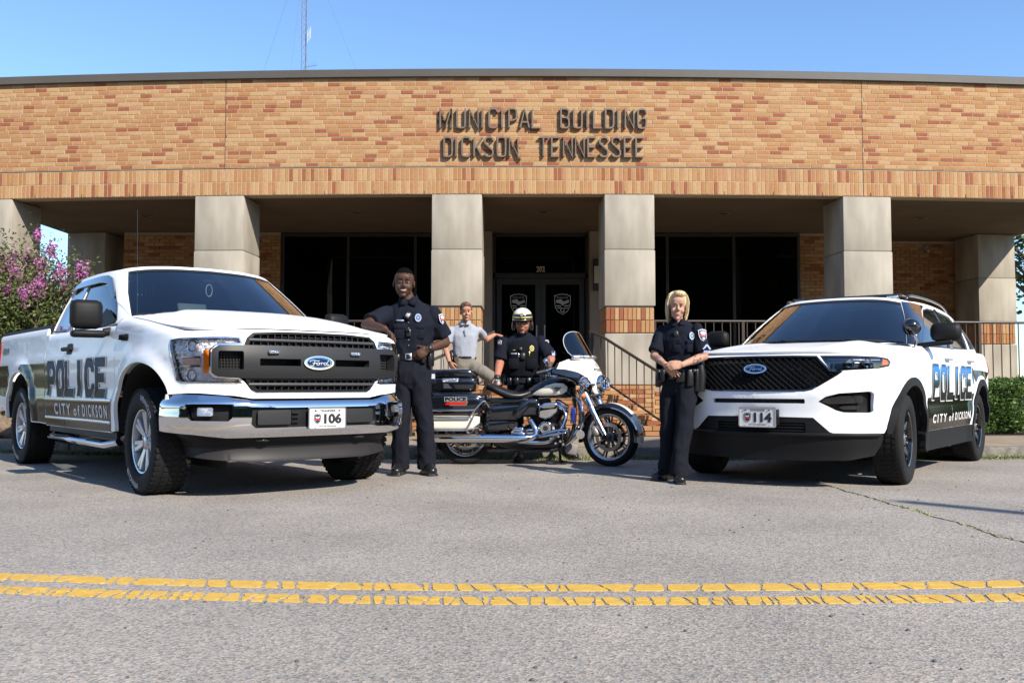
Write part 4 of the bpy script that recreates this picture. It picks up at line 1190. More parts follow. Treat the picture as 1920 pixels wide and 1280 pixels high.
# greenhouse
GB = [(-.40, 0, 1.43), (-.43, .35, 1.425), (-.52, .64, 1.41), (-.62, .82, 1.40), (-.74, .915, 1.36), (-1.2, .945, 1.325), (-1.8, .95, 1.325), (-2.42, .95, 1.335), (-2.69, .945, 1.345), (-2.735, .86, 1.345), (-2.735, .4, 1.345), (-2.735, 0, 1.345)]
GT = [(-1.16, 0, 1.925), (-1.18, .30, 1.92), (-1.24, .52, 1.908), (-1.32, .655, 1.892), (-1.41, .715, 1.878), (-1.6, .745, 1.878), (-1.9, .755, 1.88), (-2.28, .752, 1.878), (-2.46, .742, 1.868), (-2.52, .66, 1.865), (-2.53, .3, 1.875), (-2.53, 0, 1.88)]
class Green:
    def __init__(s, GB, GT, bulge=.02):
        n = 10; s.B = cr(GB, n); s.T = cr(GT, n); s.n = n; s.k = len(GB)-1; s.bulge = bulge
    def __call__(s, u, t, off=0.0):
        a = min(s.k-1e-6, abs(u)); q = a*s.n; i = int(q); f = q-i
        b = [s.B[i][j]+(s.B[i+1][j]-s.B[i][j])*f for j in range(3)]; c = [s.T[i][j]+(s.T[i+1][j]-s.T[i][j])*f for j in range(3)]
        p = [b[j]+(c[j]-b[j])*t for j in range(3)]
        dx, dy = s.B[i+1][0]-s.B[i][0], s.B[i+1][1]-s.B[i][1]; l = math.hypot(dx, dy) or 1
        g = s.bulge*4*t*(1-t)+off
        p[0] += dy/l*g; p[1] += -dx/l*g
        return Vector((p[0], p[1] if u >= 0 else -p[1], p[2]))
def greenhouse(root, G, windows, wind, m_paint, m_glass, m_side, uend, step=.28):
    out = [(-uend, 0), (uend, 0), (uend, 1), (-uend, 1)]
    holes = [wind]
    for w, *_ in windows: holes += [w, mir(w)]
    c = patch('cab_pillars', m_paint, root, G, out, holes, step, 0, .03)
    patch('windscreen', m_glass, root, G, wind, [], .22, -.006)
    patch('windscreen_seal', M_RUBB, root, G, inset(wind, -.06) if False else wind, [inset(wind, .045)], .22, -.003)
    for w, nm, mg in windows:
        for q in (w, mir(w)):
            pn = patch('side_window', mg, root, G, q, [], .3, -.008)
            patch('window_seal', M_RUBB, pn, G, inset(q, -.012), [inset(q, .022)], .3, .002)
    return c
# flat-ish parameter space: u 0..11 along stations, t 0..1
TG = Green(GB, GT, .018)
wind = [(-3.3, .03), (-2, .015), (0, .0), (2, .015), (3.3, .03), (3.36, .5), (3.2, .93), (2, .945), (0, .95), (-2, .945), (-3.2, .93), (-3.36, .5)]
tw1 = [(4.15, .06), (5.0, .015), (6.30, .02), (6.30, .875), (5.9, .88), (5.2, .875), (4.75, .865), (4.42, .81), (4.18, .58), (4.06, .30)]
tw2 = [(6.52, .02), (7.70, .03), (7.84, .10), (7.82, .5), (7.66, .80), (7.4, .86), (6.52, .875)]
greenhouse(tk, TG, [(tw1, 'a', GL_D), (tw2, 'b', GL_D)], wind, M_WHITE, GL_V, GL_D, 11)
# black door-glass surround & rain visors
for sg in (1, -1):
    q = [(6.29, .0), (6.53, .0), (6.53, .89), (6.29, .89)]; patch('window_pillar', M_BLKG, tk, TG, q if sg > 0 else mir(q), [], .3, .006)
    q = [(5.02, .74), (5.15, .80), (5.65, .875), (6.2, .89), (7.7, .865), (7.95, .60), (8.05, .60), (7.85, .90), (6.2, .935), (5.6, .92), (5.0, .82)]
    q = [(4.10, .46), (4.22, .66), (4.42, .84), (4.80, .905), (5.4, .92), (7.1, .90), (7.78, .85), (7.74, .74), (7.1, .79), (5.4, .80), (4.90, .78), (4.62, .70), (4.36, .48)]
    patch('rain_visor', M_BLKG, tk, TG, q if sg > 0 else mir(q), [], .2, .018, .012)
# roof
def roof(root, G, crown, m, rings=7, umax=11.0, name='roof'):
    U = np.linspace(-umax, umax, 97)[:-1]; E_ = [G(u, 1.0) for u in U]; n = len(E_); cx = sum((p.x for p in E_))/n
    V = []; F = []
    for k in range(rings+1):
        s = 1-(k/rings)
        s2 = 1-(1-s)
        for p in E_:
            x = cx+(p.x-cx)*s; y = p.y*s; zc = sum(q.z for q in E_)/n
            V.append((x, y, p.z*s**2+zc*(1-s**2)+crown*(1-s**2.2)))
    for k in range(rings):
        for i in range(n): F.append((k*n+i, k*n+(i+1) % n, (k+1)*n+(i+1) % n, (k+1)*n+i))
    o = mobj(name, V, F, m, root, 180)
    bm = bmesh.new(); bm.from_mesh(o.data); bmesh.ops.remove_doubles(bm, verts=bm.verts, dist=1e-4); bmesh.ops.recalc_face_normals(bm, faces=bm.faces); bm.to_mesh(o.data); bm.free(); return o
roof(tk, TG, .05, M_WHITE)
# interior
def seat(root, x, y, z=.75, h=.72, m=M_SEAT):
    s = empty('seat', (x, y, z)); s.parent = root
    MB().box((0, 0, .08), (.5, .5, .16), bev=.05).build('cushion', m, s, 50)
    MB().box((-.26, 0, .42), (.14, .48, .62), M=Matrix.Rotation(rad(-10), 3, 'Y'), bev=.05).build('backrest', m, s, 50)
    MB().box((-.34, 0, .84), (.10, .27, .17), bev=.04).build('headrest', m, s, 50)
for y in (-.38, .38): seat(tk, -1.55, y, .78)
MB().box((-2.3, 0, 1.15), (.14, 1.4, .75), bev=.04).build('rear_bench', M_SEAT, tk, 50)
MB().box((-.78, 0, 1.27), (.5, 1.5, .20), bev=.05).build('dashboard', mat('dash', (.03, .03, .032), .8), tk, 50)
sw_o = MB(); sw_o.tube([(-1.12+.06*math.sin(q)*1.0, .38+.19*math.cos(q), 1.28+.17*math.sin(q)) for q in [2*PI*i/24 for i in range(25)]], .014, 8, caps=False); sw_o.box((-1.12, .38, 1.28), (.04, .32, .05), bev=.01); sw_o.build('steering_wheel', mat('wheel_grey', (.18, .18, .18), .5), tk, 60)
MB().box((-1.0, 0, 1.78), (.02, .24, .06), bev=.01).build('rear_view_mirror', M_BLKP, tk, 50)
MB().box((-.80, -.28, 1.47), (.03, .26, .18), M=Matrix.Rotation(rad(-20), 3, 'Y'), bev=.01).build('laptop', mat('laptop_grey', (.25, .27, .27), .5), tk, 50)
for i in range(5): MB().box((-1.42, -.55+i*.035, 1.72), (.008, .014, .12)).build('visor_lamp', mat('visor_led', (.5, .5, .52), .3), tk)
MB().tube([(-.98+.0*math.cos(q), -.06+.03*math.cos(q), 1.70+.055*math.sin(q)) for q in [2*PI*i/16 for i in range(17)]], .006, 6, caps=False).build('air_freshener', mat('cord_white', (.7, .7, .7), .6), tk, 60)
MB().box((-1.9, 0, 1.62), (.02, 1.36, .42)).build('cage_screen', mat('cage', (.03, .03, .03), .6), tk)
# mirrors
for sg in (1, -1):
    mr_ = empty('door_mirror', (-.80, sg*.98, 1.30)); mr_.parent = tk
    mb = MB(); mb.box((.0, sg*.19, .115), (.12, .25, .24), M=Matrix.Rotation(rad(sg*8), 3, 'Z'), bev=.05); hs = mb.build('mirror_housing', M_BLKP, mr_, 60)
    mb = MB(); mb.box((0, sg*.17, -.045), (.115, .27, .06), M=Matrix.Rotation(rad(sg*8), 3, 'Z'), bev=.025); mb.tube([(0, sg*.05, -.03), (.0, sg*-.07, -.005)], .035, 10, flat=.7); mb.build('mirror_arm', M_BLKP, mr_, 60)
    MB().box((-.062, sg*.19, .12), (.004, .20, .22), M=Matrix.Rotation(rad(sg*8), 3, 'Z')).build('mirror_glass', M_CHROME, mr_)
    q = [(4.2, .02), (5.0, .0), (5.0, .16), (4.62, .30), (4.35, .2)]; patch('mirror_sail', M_BLKP, tk, TG, q if sg > 0 else mir(q), [], .3, .012, .01)
# antenna
MB().cyl((-.48, -.86, 1.33), (-.50, -.86, 1.37), .02, 10, .01).cyl((-.50, -.86, 1.37), (-.53, -.865, 2.28), .0020, 6).build('whip_antenna', M_BLKG, tk, 50)
MB().ell((-1.6, -.1, 1.945), (.06, .06, .035)).build('roof_antenna', M_BLKP, tk, 180)
# wipers
for y0, y1 in ((-.62, .05), (.05, .66)):
    mb = MB(); P = []
    for i in range(9):
        y = y0+(y1-y0)*i/8; u = abs(y)/.25; uu = np.interp(abs(y), [0, .35, .62, .80], [0, 1, 2, 3])*(1 if y >= 0 else -1)
        P.append(TG(uu, .055+.05*(i/8)*(1-i/8), .02))
    mb.tube(P, .009, 6); mb.tube([P[4]+Vector((.02, 0, .01)), P[8]+Vector((.10, 0, -.05))], .010, 6); mb.build('wiper', M_RUBB, tk, 60)
# grille
gsurf = lambda a, b: TW(a, b)
patch('grille_void', M_SEAM, tk, TW, GR, [], .12, -.10)
gri = empty('grille', (0, 0, 0)); gri.parent = tk
up_h = [(0, 1.224), (.30, 1.221), (.50, 1.210), (.545, 1.178), (.57, 1.115), (0, 1.115)]
up = up_h[:-1]+[(-.57, 1.115)]+[(-a, b) for a, b in up_h[1:4]][::-1]
upi_h = [(0, 1.210), (.30, 1.207), (.487, 1.197), (.515, 1.172), (.535, 1.121)]
upi = upi_h + [(-a, b) for a, b in upi_h[1:]][::-1]
patch('grille_surround', M_BLKP, gri, TW, up, [upi], .06, .012, .05)
lo_h = [(0, .885), (.56, .885), (.54, .85), (.505, .800), (.47, .782), (0, .778)]
lo = lo_h[1:-1]+[(-a, b) for a, b in lo_h[1:-1]][::-1]
loi = [(.52, .872), (.505, .845), (.475, .812), (.455, .800), (-.455, .800), (-.475, .812), (-.505, .845), (-.52, .872)]
patch('grille_surround', M_BLKP, gri, TW, lo, [loi], .06, .012, .05)
bar_h = [(.60, 1.118), (.745, 1.114), (.787, 1.085), (.787, .925), (.745, .897), (.60, .888)]
bar = bar_h+[(-a, b) for a, b in bar_h][::-1]
slotL = [(-.145, .975), (-.46, .975), (-.46, 1.025), (-.145, 1.025)]
slotR = mir(slotL)
pocR = rrect(.575, .745, .945, 1.075, .012); pocL = mir(pocR)
barf = lambda a, b: TW(a, b, .016*(1-((b-1.0)/.13)**2) if abs(b-1.0) < .13 else 0)
patch('grille_bar', mat('bar_graphite', (.017, .017, .018), .48, spec=.3), gri, barf, bar, [slotL, slotR, pocL, pocR], .04, .018, .07)
for a0, a1 in ((-.53, .53),):
    for zz, k in ((1.163, 1), (.838, -1)):
        P = [TW(a0+(a1-a0)*i/16, zz, .004) for i in range(17)]; MB().tube(P, .013, 8, flat=1.0).build('grille_slat', mat('slat_grey', (.045, .045, .048), .4), gri, 60)
mb_v = []
for i in range(19):
    a = -.50+1.0*i/18
    for z0, z1 in ((1.120, 1.155), (1.170, 1.208), (.80, .833), (.843, .878)):
        if abs(a) > .50 and z1 > 1.18: continue
        p, q = TW(a, z0, -.025), TW(a, z1, -.025); MB().box((p+q)/2, (.05, .007, (q-p).length)).build('grille_rib', M_GREYP, gri)
for zz in (1.137, 1.19, .818, .858):
    P = [TW(-.52+1.04*i/16, zz, -.03) for i in range(17)]; MB().tube(P, .006, 6).build('grille_rib', M_GREYP, gri, 60)
for s_ in (1, -1):
    g = MB()
    for i in range(7):
        for j in range(6):
            p = TW(s_*(.59+.14*i/6), .955+.105*j/5, -.045); g.box(p, (.01, .012, .010))
    o = g.build('grille_mesh', M_GREYP, gri); o['kind'] = 'stuff'
    patch('side_pocket', M_BLKP, gri, TW, pocR if s_ > 0 else pocL, [], .1, -.05)
    p = TW(s_*.34-.02, 1.075, .045); q = MB().box((0, 0, 0), (.025, .085, .028), bev=.006); q.box((.012, 0, 0), (.006, .07, .018), bev=.002); ol = q.build('grille_light', M_LED, gri, 40); ol.location = p
em = emblem(gri, lambda a, b: TW(a, b, .03), 0, 1.0, .125, .052); ford_script(em, lambda a, b: TW(a, b, .03), 0, .995, .085, .034, M_CHROME)
# headlamps
for s_ in (1, -1):
    hp = HLp if s_ > 0 else mir(HLp)
    hl = patch('headlamp', M_LENS, tk, TW, inset(hp, .003), [], .05, .004, .01)
    patch('headlamp_rim', M_CHROME, hl, TW, hp, [inset(hp, .010)], .06, .001, .02)
    patch('reflector', M_REFL, hl, TW, inset(hp, .004), [], .05, -.055)
    fc = MB(); rf_ = random.Random(6+s_); G_ = [(.585+.024*i, .85+.020*j) for i in range(25) for j in range(17)]; ok = inside(inset(HLp, .012), np.array(G_))
    for (a_, b_), k_ in zip(G_, ok):
        if not k_: continue
        t1, t2 = rf_.uniform(-.007, .007), rf_.uniform(-.007, .007); V_ = [TW(s_*(a_+da*.011), b_+db*.009, -.040+t1*da+t2*db) for da, db in ((-1, -1), (1, -1), (1, 1), (-1, 1))]; fc.add(V_, [(0, 1, 2, 3)])
    o_ = fc.build('reflector_facets', M_REFL, hl, recalc=False); o_['kind'] = 'stuff'
    q = [(.812, .915), (.855, .915), (.855, 1.085), (.812, 1.085)]; patch('turn_signal', M_AMBER, hl, TW, q if s_ > 0 else mir(q), [], .05, -.006, .03)
    for zz, hh, mm in ((1.115, .07, M_BLKG), (.905, .05, M_CHROME)):
        c_ = TW(s_*.965, zz, -.035); mb = MB(); nx = TW.at(.965); ax = Vector((nx[2], nx[3]*s_, 0))
        mb.lathe([(0, -.015), (.028, -.01), (.036, .012), (.044, .014), (.044, -.02)], c_, ax, 18); mb.build('lamp_bowl', M_CHROME, hl, 60)
    for zz in (1.03, .965): patch('lamp_divider', M_CHROME, hl, TW, ([(.885, zz), (1.07, zz), (1.07, zz+.010), (.885, zz+.010)] if s_ > 0 else mir([(.885, zz), (1.07, zz), (1.07, zz+.010), (.885, zz+.010)])), [], .05, -.02, .03)
    q = [(.885, .975), (1.05, .975), (1.05, 1.025), (.885, 1.025)]; patch('marker_lens', mat('marker_pink', (.55, .35, .33), .2, .5, bump=.6, bscale=90, bdist=.006), hl, TW, q if s_ > 0 else mir(q), [], .05, -.03)
# bumper
TB_HALF = [(.985, 0), (.977, .3), (.950, .51), (.893, .705), (.795, .86), (.67, .958), (.55, 1.005), (.46, 1.015)]
V_HALF = TB_HALF[:-2]+[(.52, 1.01), (.40, 1.0), (.30, .98)]
def b_ins(x, y, nx, ny, z): return .022*sstep(.715, .76, z)+.022*sstep(.50, .44, z)-.008*math.exp(-((z-.70)/.022)**2)+(1.3*(z-.60)**2 if z > .6 else .5*(z-.60)**2)
BW_ = Wrap(TB_HALF, b_ins, None)
uB = BW_.L[-1]
bh = [(0, .718), (.50, .718), (.60, .735), (.70, .752), (.95, .762), (uB, .765), (uB, .50), (.95, .48), (.70, .452), (.5, .452), (0, .448)]
bout = bh[1:-1]+[(-a, b) for a, b in bh[1:-1]][::-1]
cenp = [(-.52, .668), (.52, .668), (.53, .55), (.50, .522), (-.50, .522), (-.53, .55)]
fog = [(.66, .695), (.97, .700), (1.0, .675), (.98, .60), (.95, .575), (.69, .570), (.66, .595)]
bmp = patch('bumper', M_CHROME, tk, BW_, bout, [cenp, fog, mir(fog)], .04, 0, .03)
patch('bumper_step_pad', M_BLKP, bmp, BW_, [(-.50, .735), (.50, .735), (.50, .72), (-.50, .72)], [], .1, -.02)
ins_ = patch('bumper_insert', M_BLKP, bmp, BW_, cenp, [], .06, -.025)
for s_ in (1, -1):
    q = rrect(.235, .485, .545, .650, .015); patch('bumper_pad', mat('pad_grey', (.020, .020, .021), .55, spec=.25), ins_, BW_, q if s_ > 0 else mir(q), [], .06, .008, .03)
    for zz in (.565, .598, .631):
        q = rrect(.165, .225, zz-.008, zz+.008, .004); patch('vent_rib', M_BLKP, ins_, BW_, q if s_ > 0 else mir(q), [], .06, .002, .02)
    patch('fog_pocket', M_BLKP, bmp, BW_, fog if s_ > 0 else mir(fog), [], .06, -.06)
    patch('fog_trim', M_CHROME, bmp, BW_, inset(fog if s_ > 0 else mir(fog), -.012), [inset(fog if s_ > 0 else mir(fog), .004)], .05, .004, .02)
    q = rrect(.80, .915, .612, .672, .012); fl_ = patch('fog_lamp', M_LED, bmp, BW_, q if s_ > 0 else mir(q), [], .06, -.015, .03)
    mb = MB(); c_ = Vector((.862, s_*.40, .43)); mb.tube([c_+Vector((-.08, -.05, 0)), c_+Vector((.0, -.05, -.0)), c_+Vector((.035, -.03, 0)), c_+Vector((.045, 0, 0)), c_+Vector((.035, .03, 0)), c_+Vector((0, .05, 0)), c_+Vector((-.08, .05, 0))], .012, 8); mb.build('tow_hook', M_BLKG, tk, 60)
plate(tk, Vector((.988, .06, .583)), Vector((1, 0, 0)), '106')
# valance and air dam
def v_ins(x, y, nx, ny, z): return .07*sstep(.46, .40, z)+.055+.0*sstep(.46, .40, z)-.03*sstep(.36, .28, z)+(.06*abs(y)**4)
VW = Wrap(V_HALF, v_ins, None); uV = VW.L[-1]
q = [(0, .47), (.9, .49), (uV, .50), (uV, .38), (.9, .375), (0, .35)]; patch('valance', M_BLKP, tk, VW, q[1:-1]+[(-a, b) for a, b in q[1:-1]][::-1], [], .06, 0, .02)
q = [(0, .385), (.9, .405), (uV-.01, .425), (uV, .34), (.9, .305), (.5, .268), (0, .262)]; patch('air_dam', M_GREYP, tk, VW, q[1:-1]+[(-a, b) for a, b in q[1:-1]][::-1], [], .06, -.008, .02, back=True)
MB().box((.50, 0, .42), (.4, 1.3, .10)).build('skid_plate', M_WELL, tk)
# badge on the fender
q = rrect(ux(-.30), ux(-.52), 1.185, 1.24, .01); 
for s_ in (1, -1):
    bo = patch('fender_badge', M_BLKG, tk, TW, q if s_ > 0 else mir(q), [], .1, .008, .01)
    letter_obj('badge_text', 'F-150', M_CHROME, bo, TW, s_*ux(-.32) if s_ < 0 else ux(-.50), s_*ux(-.50) if s_ < 0 else ux(-.32), 1.195, 1.23, off=.011, bold=.03) if False else None
    a0, a1 = (-ux(-.50), -ux(-.32)) if s_ < 0 else (ux(-.50), ux(-.32))
    U, P, F, N = lettering('', 'F-150', None, None, TW, a0, a1, 1.197, 1.228, bold=.02)
    mobj('badge_text', [tuple(p+Vector((0, s_*.012, 0))) for p in P], F, M_CHROME, bo)
    a0, a1 = (-ux(-4.62), -ux(-4.30)) if s_ < 0 else (ux(-4.62), ux(-4.30))
    U, P, F, N = lettering('', '4X4', None, None, TW, a0, a1, 1.17, 1.25, bold=.02); mobj('bed_decal', [tuple(p+Vector((0, s_*.006, 0))) for p in P], F, mat('decal_grey', (.12, .12, .13), .4), tk)
# livery: letters + lower band
M_VB = mat('vinyl_black', (.005, .0045, .004), .12, spec=.22)
M_VW = mat('vinyl_white', (.60, .60, .60), .4, spec=.2)
GRAD_T = vgrad_mat('police_ink_truck', [(0, (.006, .005, .005)), (.4, (.012, .011, .012)), (.62, (.018, .032, .055)), (.85, (.025, .055, .12)), (1, (.01, .015, .01))], .72, 1.08)
GRAD_S = vgrad_mat('police_ink_suv', [(0, (.006, .006, .006)), (.45, (.012, .02, .015)), (.68, (.03, .12, .22)), (.88, (.04, .20, .60)), (1, (.01, .02, .05))], .69, 1.03)
def livery(root, WR, uxf, xs, grad, zp0, zp1, zb0, zb1, splash, city, sides=(1, -1), shear=-.0):
    for s_ in sides:
        side = (lambda p: p) if s_ > 0 else mir
        gap = .004
        for poly in splash: 
            patch('livery_band', M_VB, root, WR, side([(uxf(x), z) for x, z in poly]), [], .06, .0045)
        x0, x1 = xs
        # letters run with the side's own reading direction
        a0, a1 = (-uxf(x0), -uxf(x1)) if s_ < 0 else (uxf(x1), uxf(x0))
        n = 6; W_ = (a1-a0)/n
        for i, ch in enumerate('POLICE'):
            b0 = a0+W_*i+W_*.05; b1 = a0+W_*(i+1)-W_*.05
            if ch == 'I': m_ = (b0+b1)/2; b0, b1 = m_-W_*.17, m_+W_*.17
            for k, (mm, gr, of) in enumerate(((M_VW, .011, .008), (grad, 0, .0105))):
                G_ = MB(); wd = abs(b1-b0); h = zp1-zp0; st = abs(W_)*.26; sh = .05
                def F2(a, b, d): 
                    u = b0+(b1-b0)*a+(b-.5)*sh*(1 if a1 > a0 else -1)*h*1.2; z = zp0+h*b
                    p = WR(u, z); return p+Vector((0, s_*(of+d), 0))
                wds = st/wd; hh = st*.72/h
                L_ = {'P': [[(wds/2, 0), (wds/2, 1-hh/2), (1-wds, 1-hh/2), (1-wds/2, 1-hh*1.4), (1-wds/2, .5+hh*.3), (1-wds, .45), (wds*.4, .45)]], 'O': [[(.5, 1-hh/2), (1-wds, 1-hh/2), (1-wds/2, 1-hh*1.5), (1-wds/2, hh*1.5), (1-wds, hh/2), (wds, hh/2), (wds/2, hh*1.5), (wds/2, 1-hh*1.5), (wds, 1-hh/2), (.51, 1-hh/2)]],
                      'L': [[(wds/2, 1), (wds/2, hh/2), (1, hh/2)]], 'I': [[(.5, 1), (.5, 0)]], 'C': [[(1-wds/2, .66), (1-wds/2, 1-hh*1.5), (1-wds, 1-hh/2), (wds, 1-hh/2), (wds/2, 1-hh*1.5), (wds/2, hh*1.5), (wds, hh/2), (1-wds, hh/2), (1-wds/2, hh*1.5), (1-wds/2, .34)]],
                      'E': [[(1, 1-hh/2), (wds/2, 1-hh/2), (wds/2, hh/2), (1, hh/2)], [(wds/2, .5), (.88, .5)]]}[ch]
                for q in L_:
                    P = [(a*wd, b*h) for a, b in q]; sw_ = st if ch != 'I' else abs(b1-b0)*.98
                    if gr: # lengthen open ends a little for the outline
                        pa, pb = Vector(P[0]), Vector(P[1]); P[0] = tuple(pa+(pa-pb).normalized()*gr); pa, pb = Vector(P[-1]), Vector(P[-2]); P[-1] = tuple(pa+(pa-pb).normalized()*gr)
                    P2 = []
                    for (ax_, ay_), (bx_, by_) in zip(P, P[1:]):
                        nn = max(1, int(math.hypot(bx_-ax_, by_-ay_)/.07))
                        P2 += [(ax_+(bx_-ax_)*t/nn, ay_+(by_-ay_)*t/nn) for t in range(nn)]
                    P2.append(P[-1])
                    stroke_solid(G_, P2, sw_+2*gr, lambda a, b, d: F2(a/wd, b/h, d), 0, .0008 if k == 0 else .001)
                G_.build('police_outline' if k == 0 else 'police_letter', mm, root)
        c0, c1 = (-uxf(city[0]), -uxf(city[1])) if s_ < 0 else (uxf(city[1]), uxf(city[0]))
        w = c1-c0
        for txt, f0, f1, zz in (('CITY', 0, .34, 1), ('of', .40, .52, .9), ('DICKSON', .57, 1, 1)):
            V, F = text_mesh(txt, 1, .0, .03, 1.5); A = np.array(V); mn, mx = A.min(0), A.max(0)
            P = []
            for p in A:
                a = c0+w*(f0+(f1-f0)*(p[0]-mn[0])/(mx[0]-mn[0])); z = zb0+(zb1-zb0)*zz*(p[1]-mn[1])/(mx[1]-mn[1]); P.append(tuple(WR(a, z)+Vector((0, s_*.0075, 0))))
            mobj('city_lettering', P, F, M_VW, root)
livery(tk, TW, ux, (-2.60, -.80), GRAD_T, .735, 1.055, .555, .665,
       [[(-.69, .715), (-.69, .50), (-.63, .45), (-1.2, .445), (-2.045, .445), (-2.045, .715)], [(-2.062, .715), (-2.062, .445), (-2.695, .445), (-2.695, .715)],
        [(-2.72, 1.05), (-2.72, .46), (-3.10, .47), (-3.16, .70), (-3.27, .86), (-3.42, .96), (-3.62, 1.0), (-3.55, 1.05)], [(-4.28, 1.05), (-4.20, .85), (-4.28, .70), (-4.80, .72), (-4.80, 1.05)],
        [(-2.62, 1.05), (-2.57, .735), (-2.695, .735), (-2.695, 1.05)]], (-2.35, -.78))
for s_ in (1, -1):
    for z in (.705, .525):
        P = [TW(s_*ux(x), z, .008) for x in (-.66, -1.0, -1.5, -2.0, -2.4, -2.69)]; MB().tube(P, .012, 6, flat=.5).build('body_moulding', mat('stripe_silver', (.6, .6, .6), .2, .8), tk, 60)
# ---------------------------------------------------------------- SUV
sv = empty('police_suv', (2.57, 8.34, 0), rad(-126.95), 'white police suv with black mesh grille and plate 114', 'suv')
def s_top(x, y):
    side = interp(x, [(-4.2, 1.20), (-.9, 1.19), (-.3, 1.165), (.1, 1.135), (.45, 1.10), (.75, 1.06), (.95, 1.03)])
    cen = interp(x, [(-.6, 1.235), (-.3, 1.225), (.1, 1.195), (.5, 1.155), (.75, 1.122), (.93, 1.085)])
    if x < -.62: return side
    w = min(1.0, abs(y)/.88); k = 1-w**3
    ridge = .016*math.exp(-((abs(y)-.47)/.10)**2)*sstep(.85, .3, x)
    return side+(cen-side)*k+ridge
def s_ins(x, y, nx, ny, z):
    zt = s_top(x, y); r = .07 if x > -.62 else .05; d = 0.0
    if z > zt-r: q = min(1, (z-(zt-r))/r); d += (r-math.sqrt(max(0, r*r-(q*r)**2)))*.75
    fr = nx*nx; sd = ny*ny
    d += fr*(.035*sstep(.80, 1.12, z)+.010*sstep(.72, .60, z)+.03*sstep(.44, .25, z)-.012*math.exp(-((z-.77)/.03)**2))
    sp = .030*sstep(.98, 1.20, z)+.030*sstep(.62, .30, z)+.014*math.exp(-((z-.66)/.07)**2)-.006*math.exp(-((z-1.03)/.05)**2)
    fl = 0
    for cx in (0.0, -3.025): dd = math.hypot(x-cx, z-.38); fl += .028*sstep(.70, .52, dd)*sstep(1.1, .95, z)
    return d+sd*(sp-fl)
S_HALF = [(.925, 0), (.910, .25), (.862, .5), (.775, .70), (.65, .835), (.51, .915), (.34, .965), (0, .985), (-.8, .985), (-1.8, .99), (-2.8, .985), (-3.5, .965), (-3.85, .93), (-4.02, .83), (-4.09, .6), (-4.11, 0)]
SW = Wrap(S_HALF, s_ins, s_top); us = SW.u_of_x
sideof = lambda sg, p: p if sg > 0 else mir(p)
def sarch(cx, r, n=16, q0=-12, q1=192, squash=1.0): return [(us(cx+r*math.cos(rad(q0+(q1-q0)*i/n))), .375+r*squash*math.sin(rad(q0+(q1-q0)*i/n))) for i in range(n+1)]
AR_F = sarch(0, .52); AR_R = sarch(-3.025, .52)
uF = us(-.60); tops = []
for i in range(33): u = uF*i/32; x, y, _, _ = SW.at(u); tops.append((u, s_top(x, y)-.002))
half = tops+[(uF, .50)]+[(a, max(b, .46)) for a, b in AR_F[::-1] if b > .40]+[(us(.53), .45), (us(.60), .445), (.80, .44), (.66, .435), (.585, .46), (.46, .572), (.0, .578)]
outer = [q for q in half]; outer = outer+mir(half)[1:-1] if False else half[:-1]+[(0.0, .578)]+mir(half)[1:-1]
GRS_h = [(0, 1.075), (.30, 1.073), (.495, 1.068), (.60, .955), (.70, .945), (.66, .915), (.46, .795), (.40, .783), (0, .780)]
GRS = GRS_h+mir(GRS_h)[1:-1]
HLs = [(.52, 1.070), (.80, 1.068), (1.02, 1.062), (1.12, 1.050), (1.155, 1.02), (1.13, .985), (1.00, .965), (.62, .945), (.60, .955)]
slot = rrect(-.40, .40, .683, .722, .012)
fogp = [(.50, .70), (.56, .74), (.66, .768), (.92, .785), (.955, .765), (.955, .63), (.93, .612), (.70, .615), (.64, .63)]
sbody = patch('front_fender_panel', M_WHITE, sv, SW, outer, [inset(GRS, .003), HLs, mir(HLs), slot, fogp, mir(fogp)], .045, 0, .035)
patch('slot_back', M_SEAM, sv, SW, rrect(-.42, .42, .67, .735, .01), [], .06, -.05)
patch('grille_back', M_SEAM, sv, SW, GRS, [], .1, -.06)
# mesh grille: crossing bars
gm = empty('grille', (0, 0, 0)); gm.parent = sv
gp = np.array(inset(GRS, .012)); bars = MB()
def bar_line(p, q, r=.0045):
    n = max(2, int(math.hypot(q[0]-p[0], q[1]-p[1])/.03)); P = [(p[0]+(q[0]-p[0])*i/n, p[1]+(q[1]-p[1])*i/n) for i in range(n+1)]
    k = inside([tuple(x) for x in gp], np.array(P)); run = []
    for ok, pt in zip(k, P):
        if ok: run.append(SW(pt[0], pt[1], -.012))
        else:
            if len(run) > 1: bars.tube(run, r, 4, caps=False, flat=1.8)
            run = []
    if len(run) > 1: bars.tube(run, r, 4, caps=False, flat=1.8)
for i in range(-22, 23):
    for sl in (1, -1): bar_line((i*.055-sl*.20, .76), (i*.055+sl*.20, 1.09))
o = bars.build('grille_mesh', mat('mesh_black', (.010, .010, .0105), .4, spec=.3), gm, 60); o['kind'] = 'stuff'
patch('grille_surround', M_BLKG, gm, SW, GRS, [inset(GRS, .014)], .05, .003, .04)
patch('radar_panel', M_BLKP, gm, SW, rrect(-.30, .38, .815, .905, .01), [], .05, -.03)
em = emblem(gm, lambda a, b: SW(a, b, .008), 0, .965, .098, .040); ford_script(em, lambda a, b: SW(a, b, .008), 0, .962, .066, .026, M_CHROME)
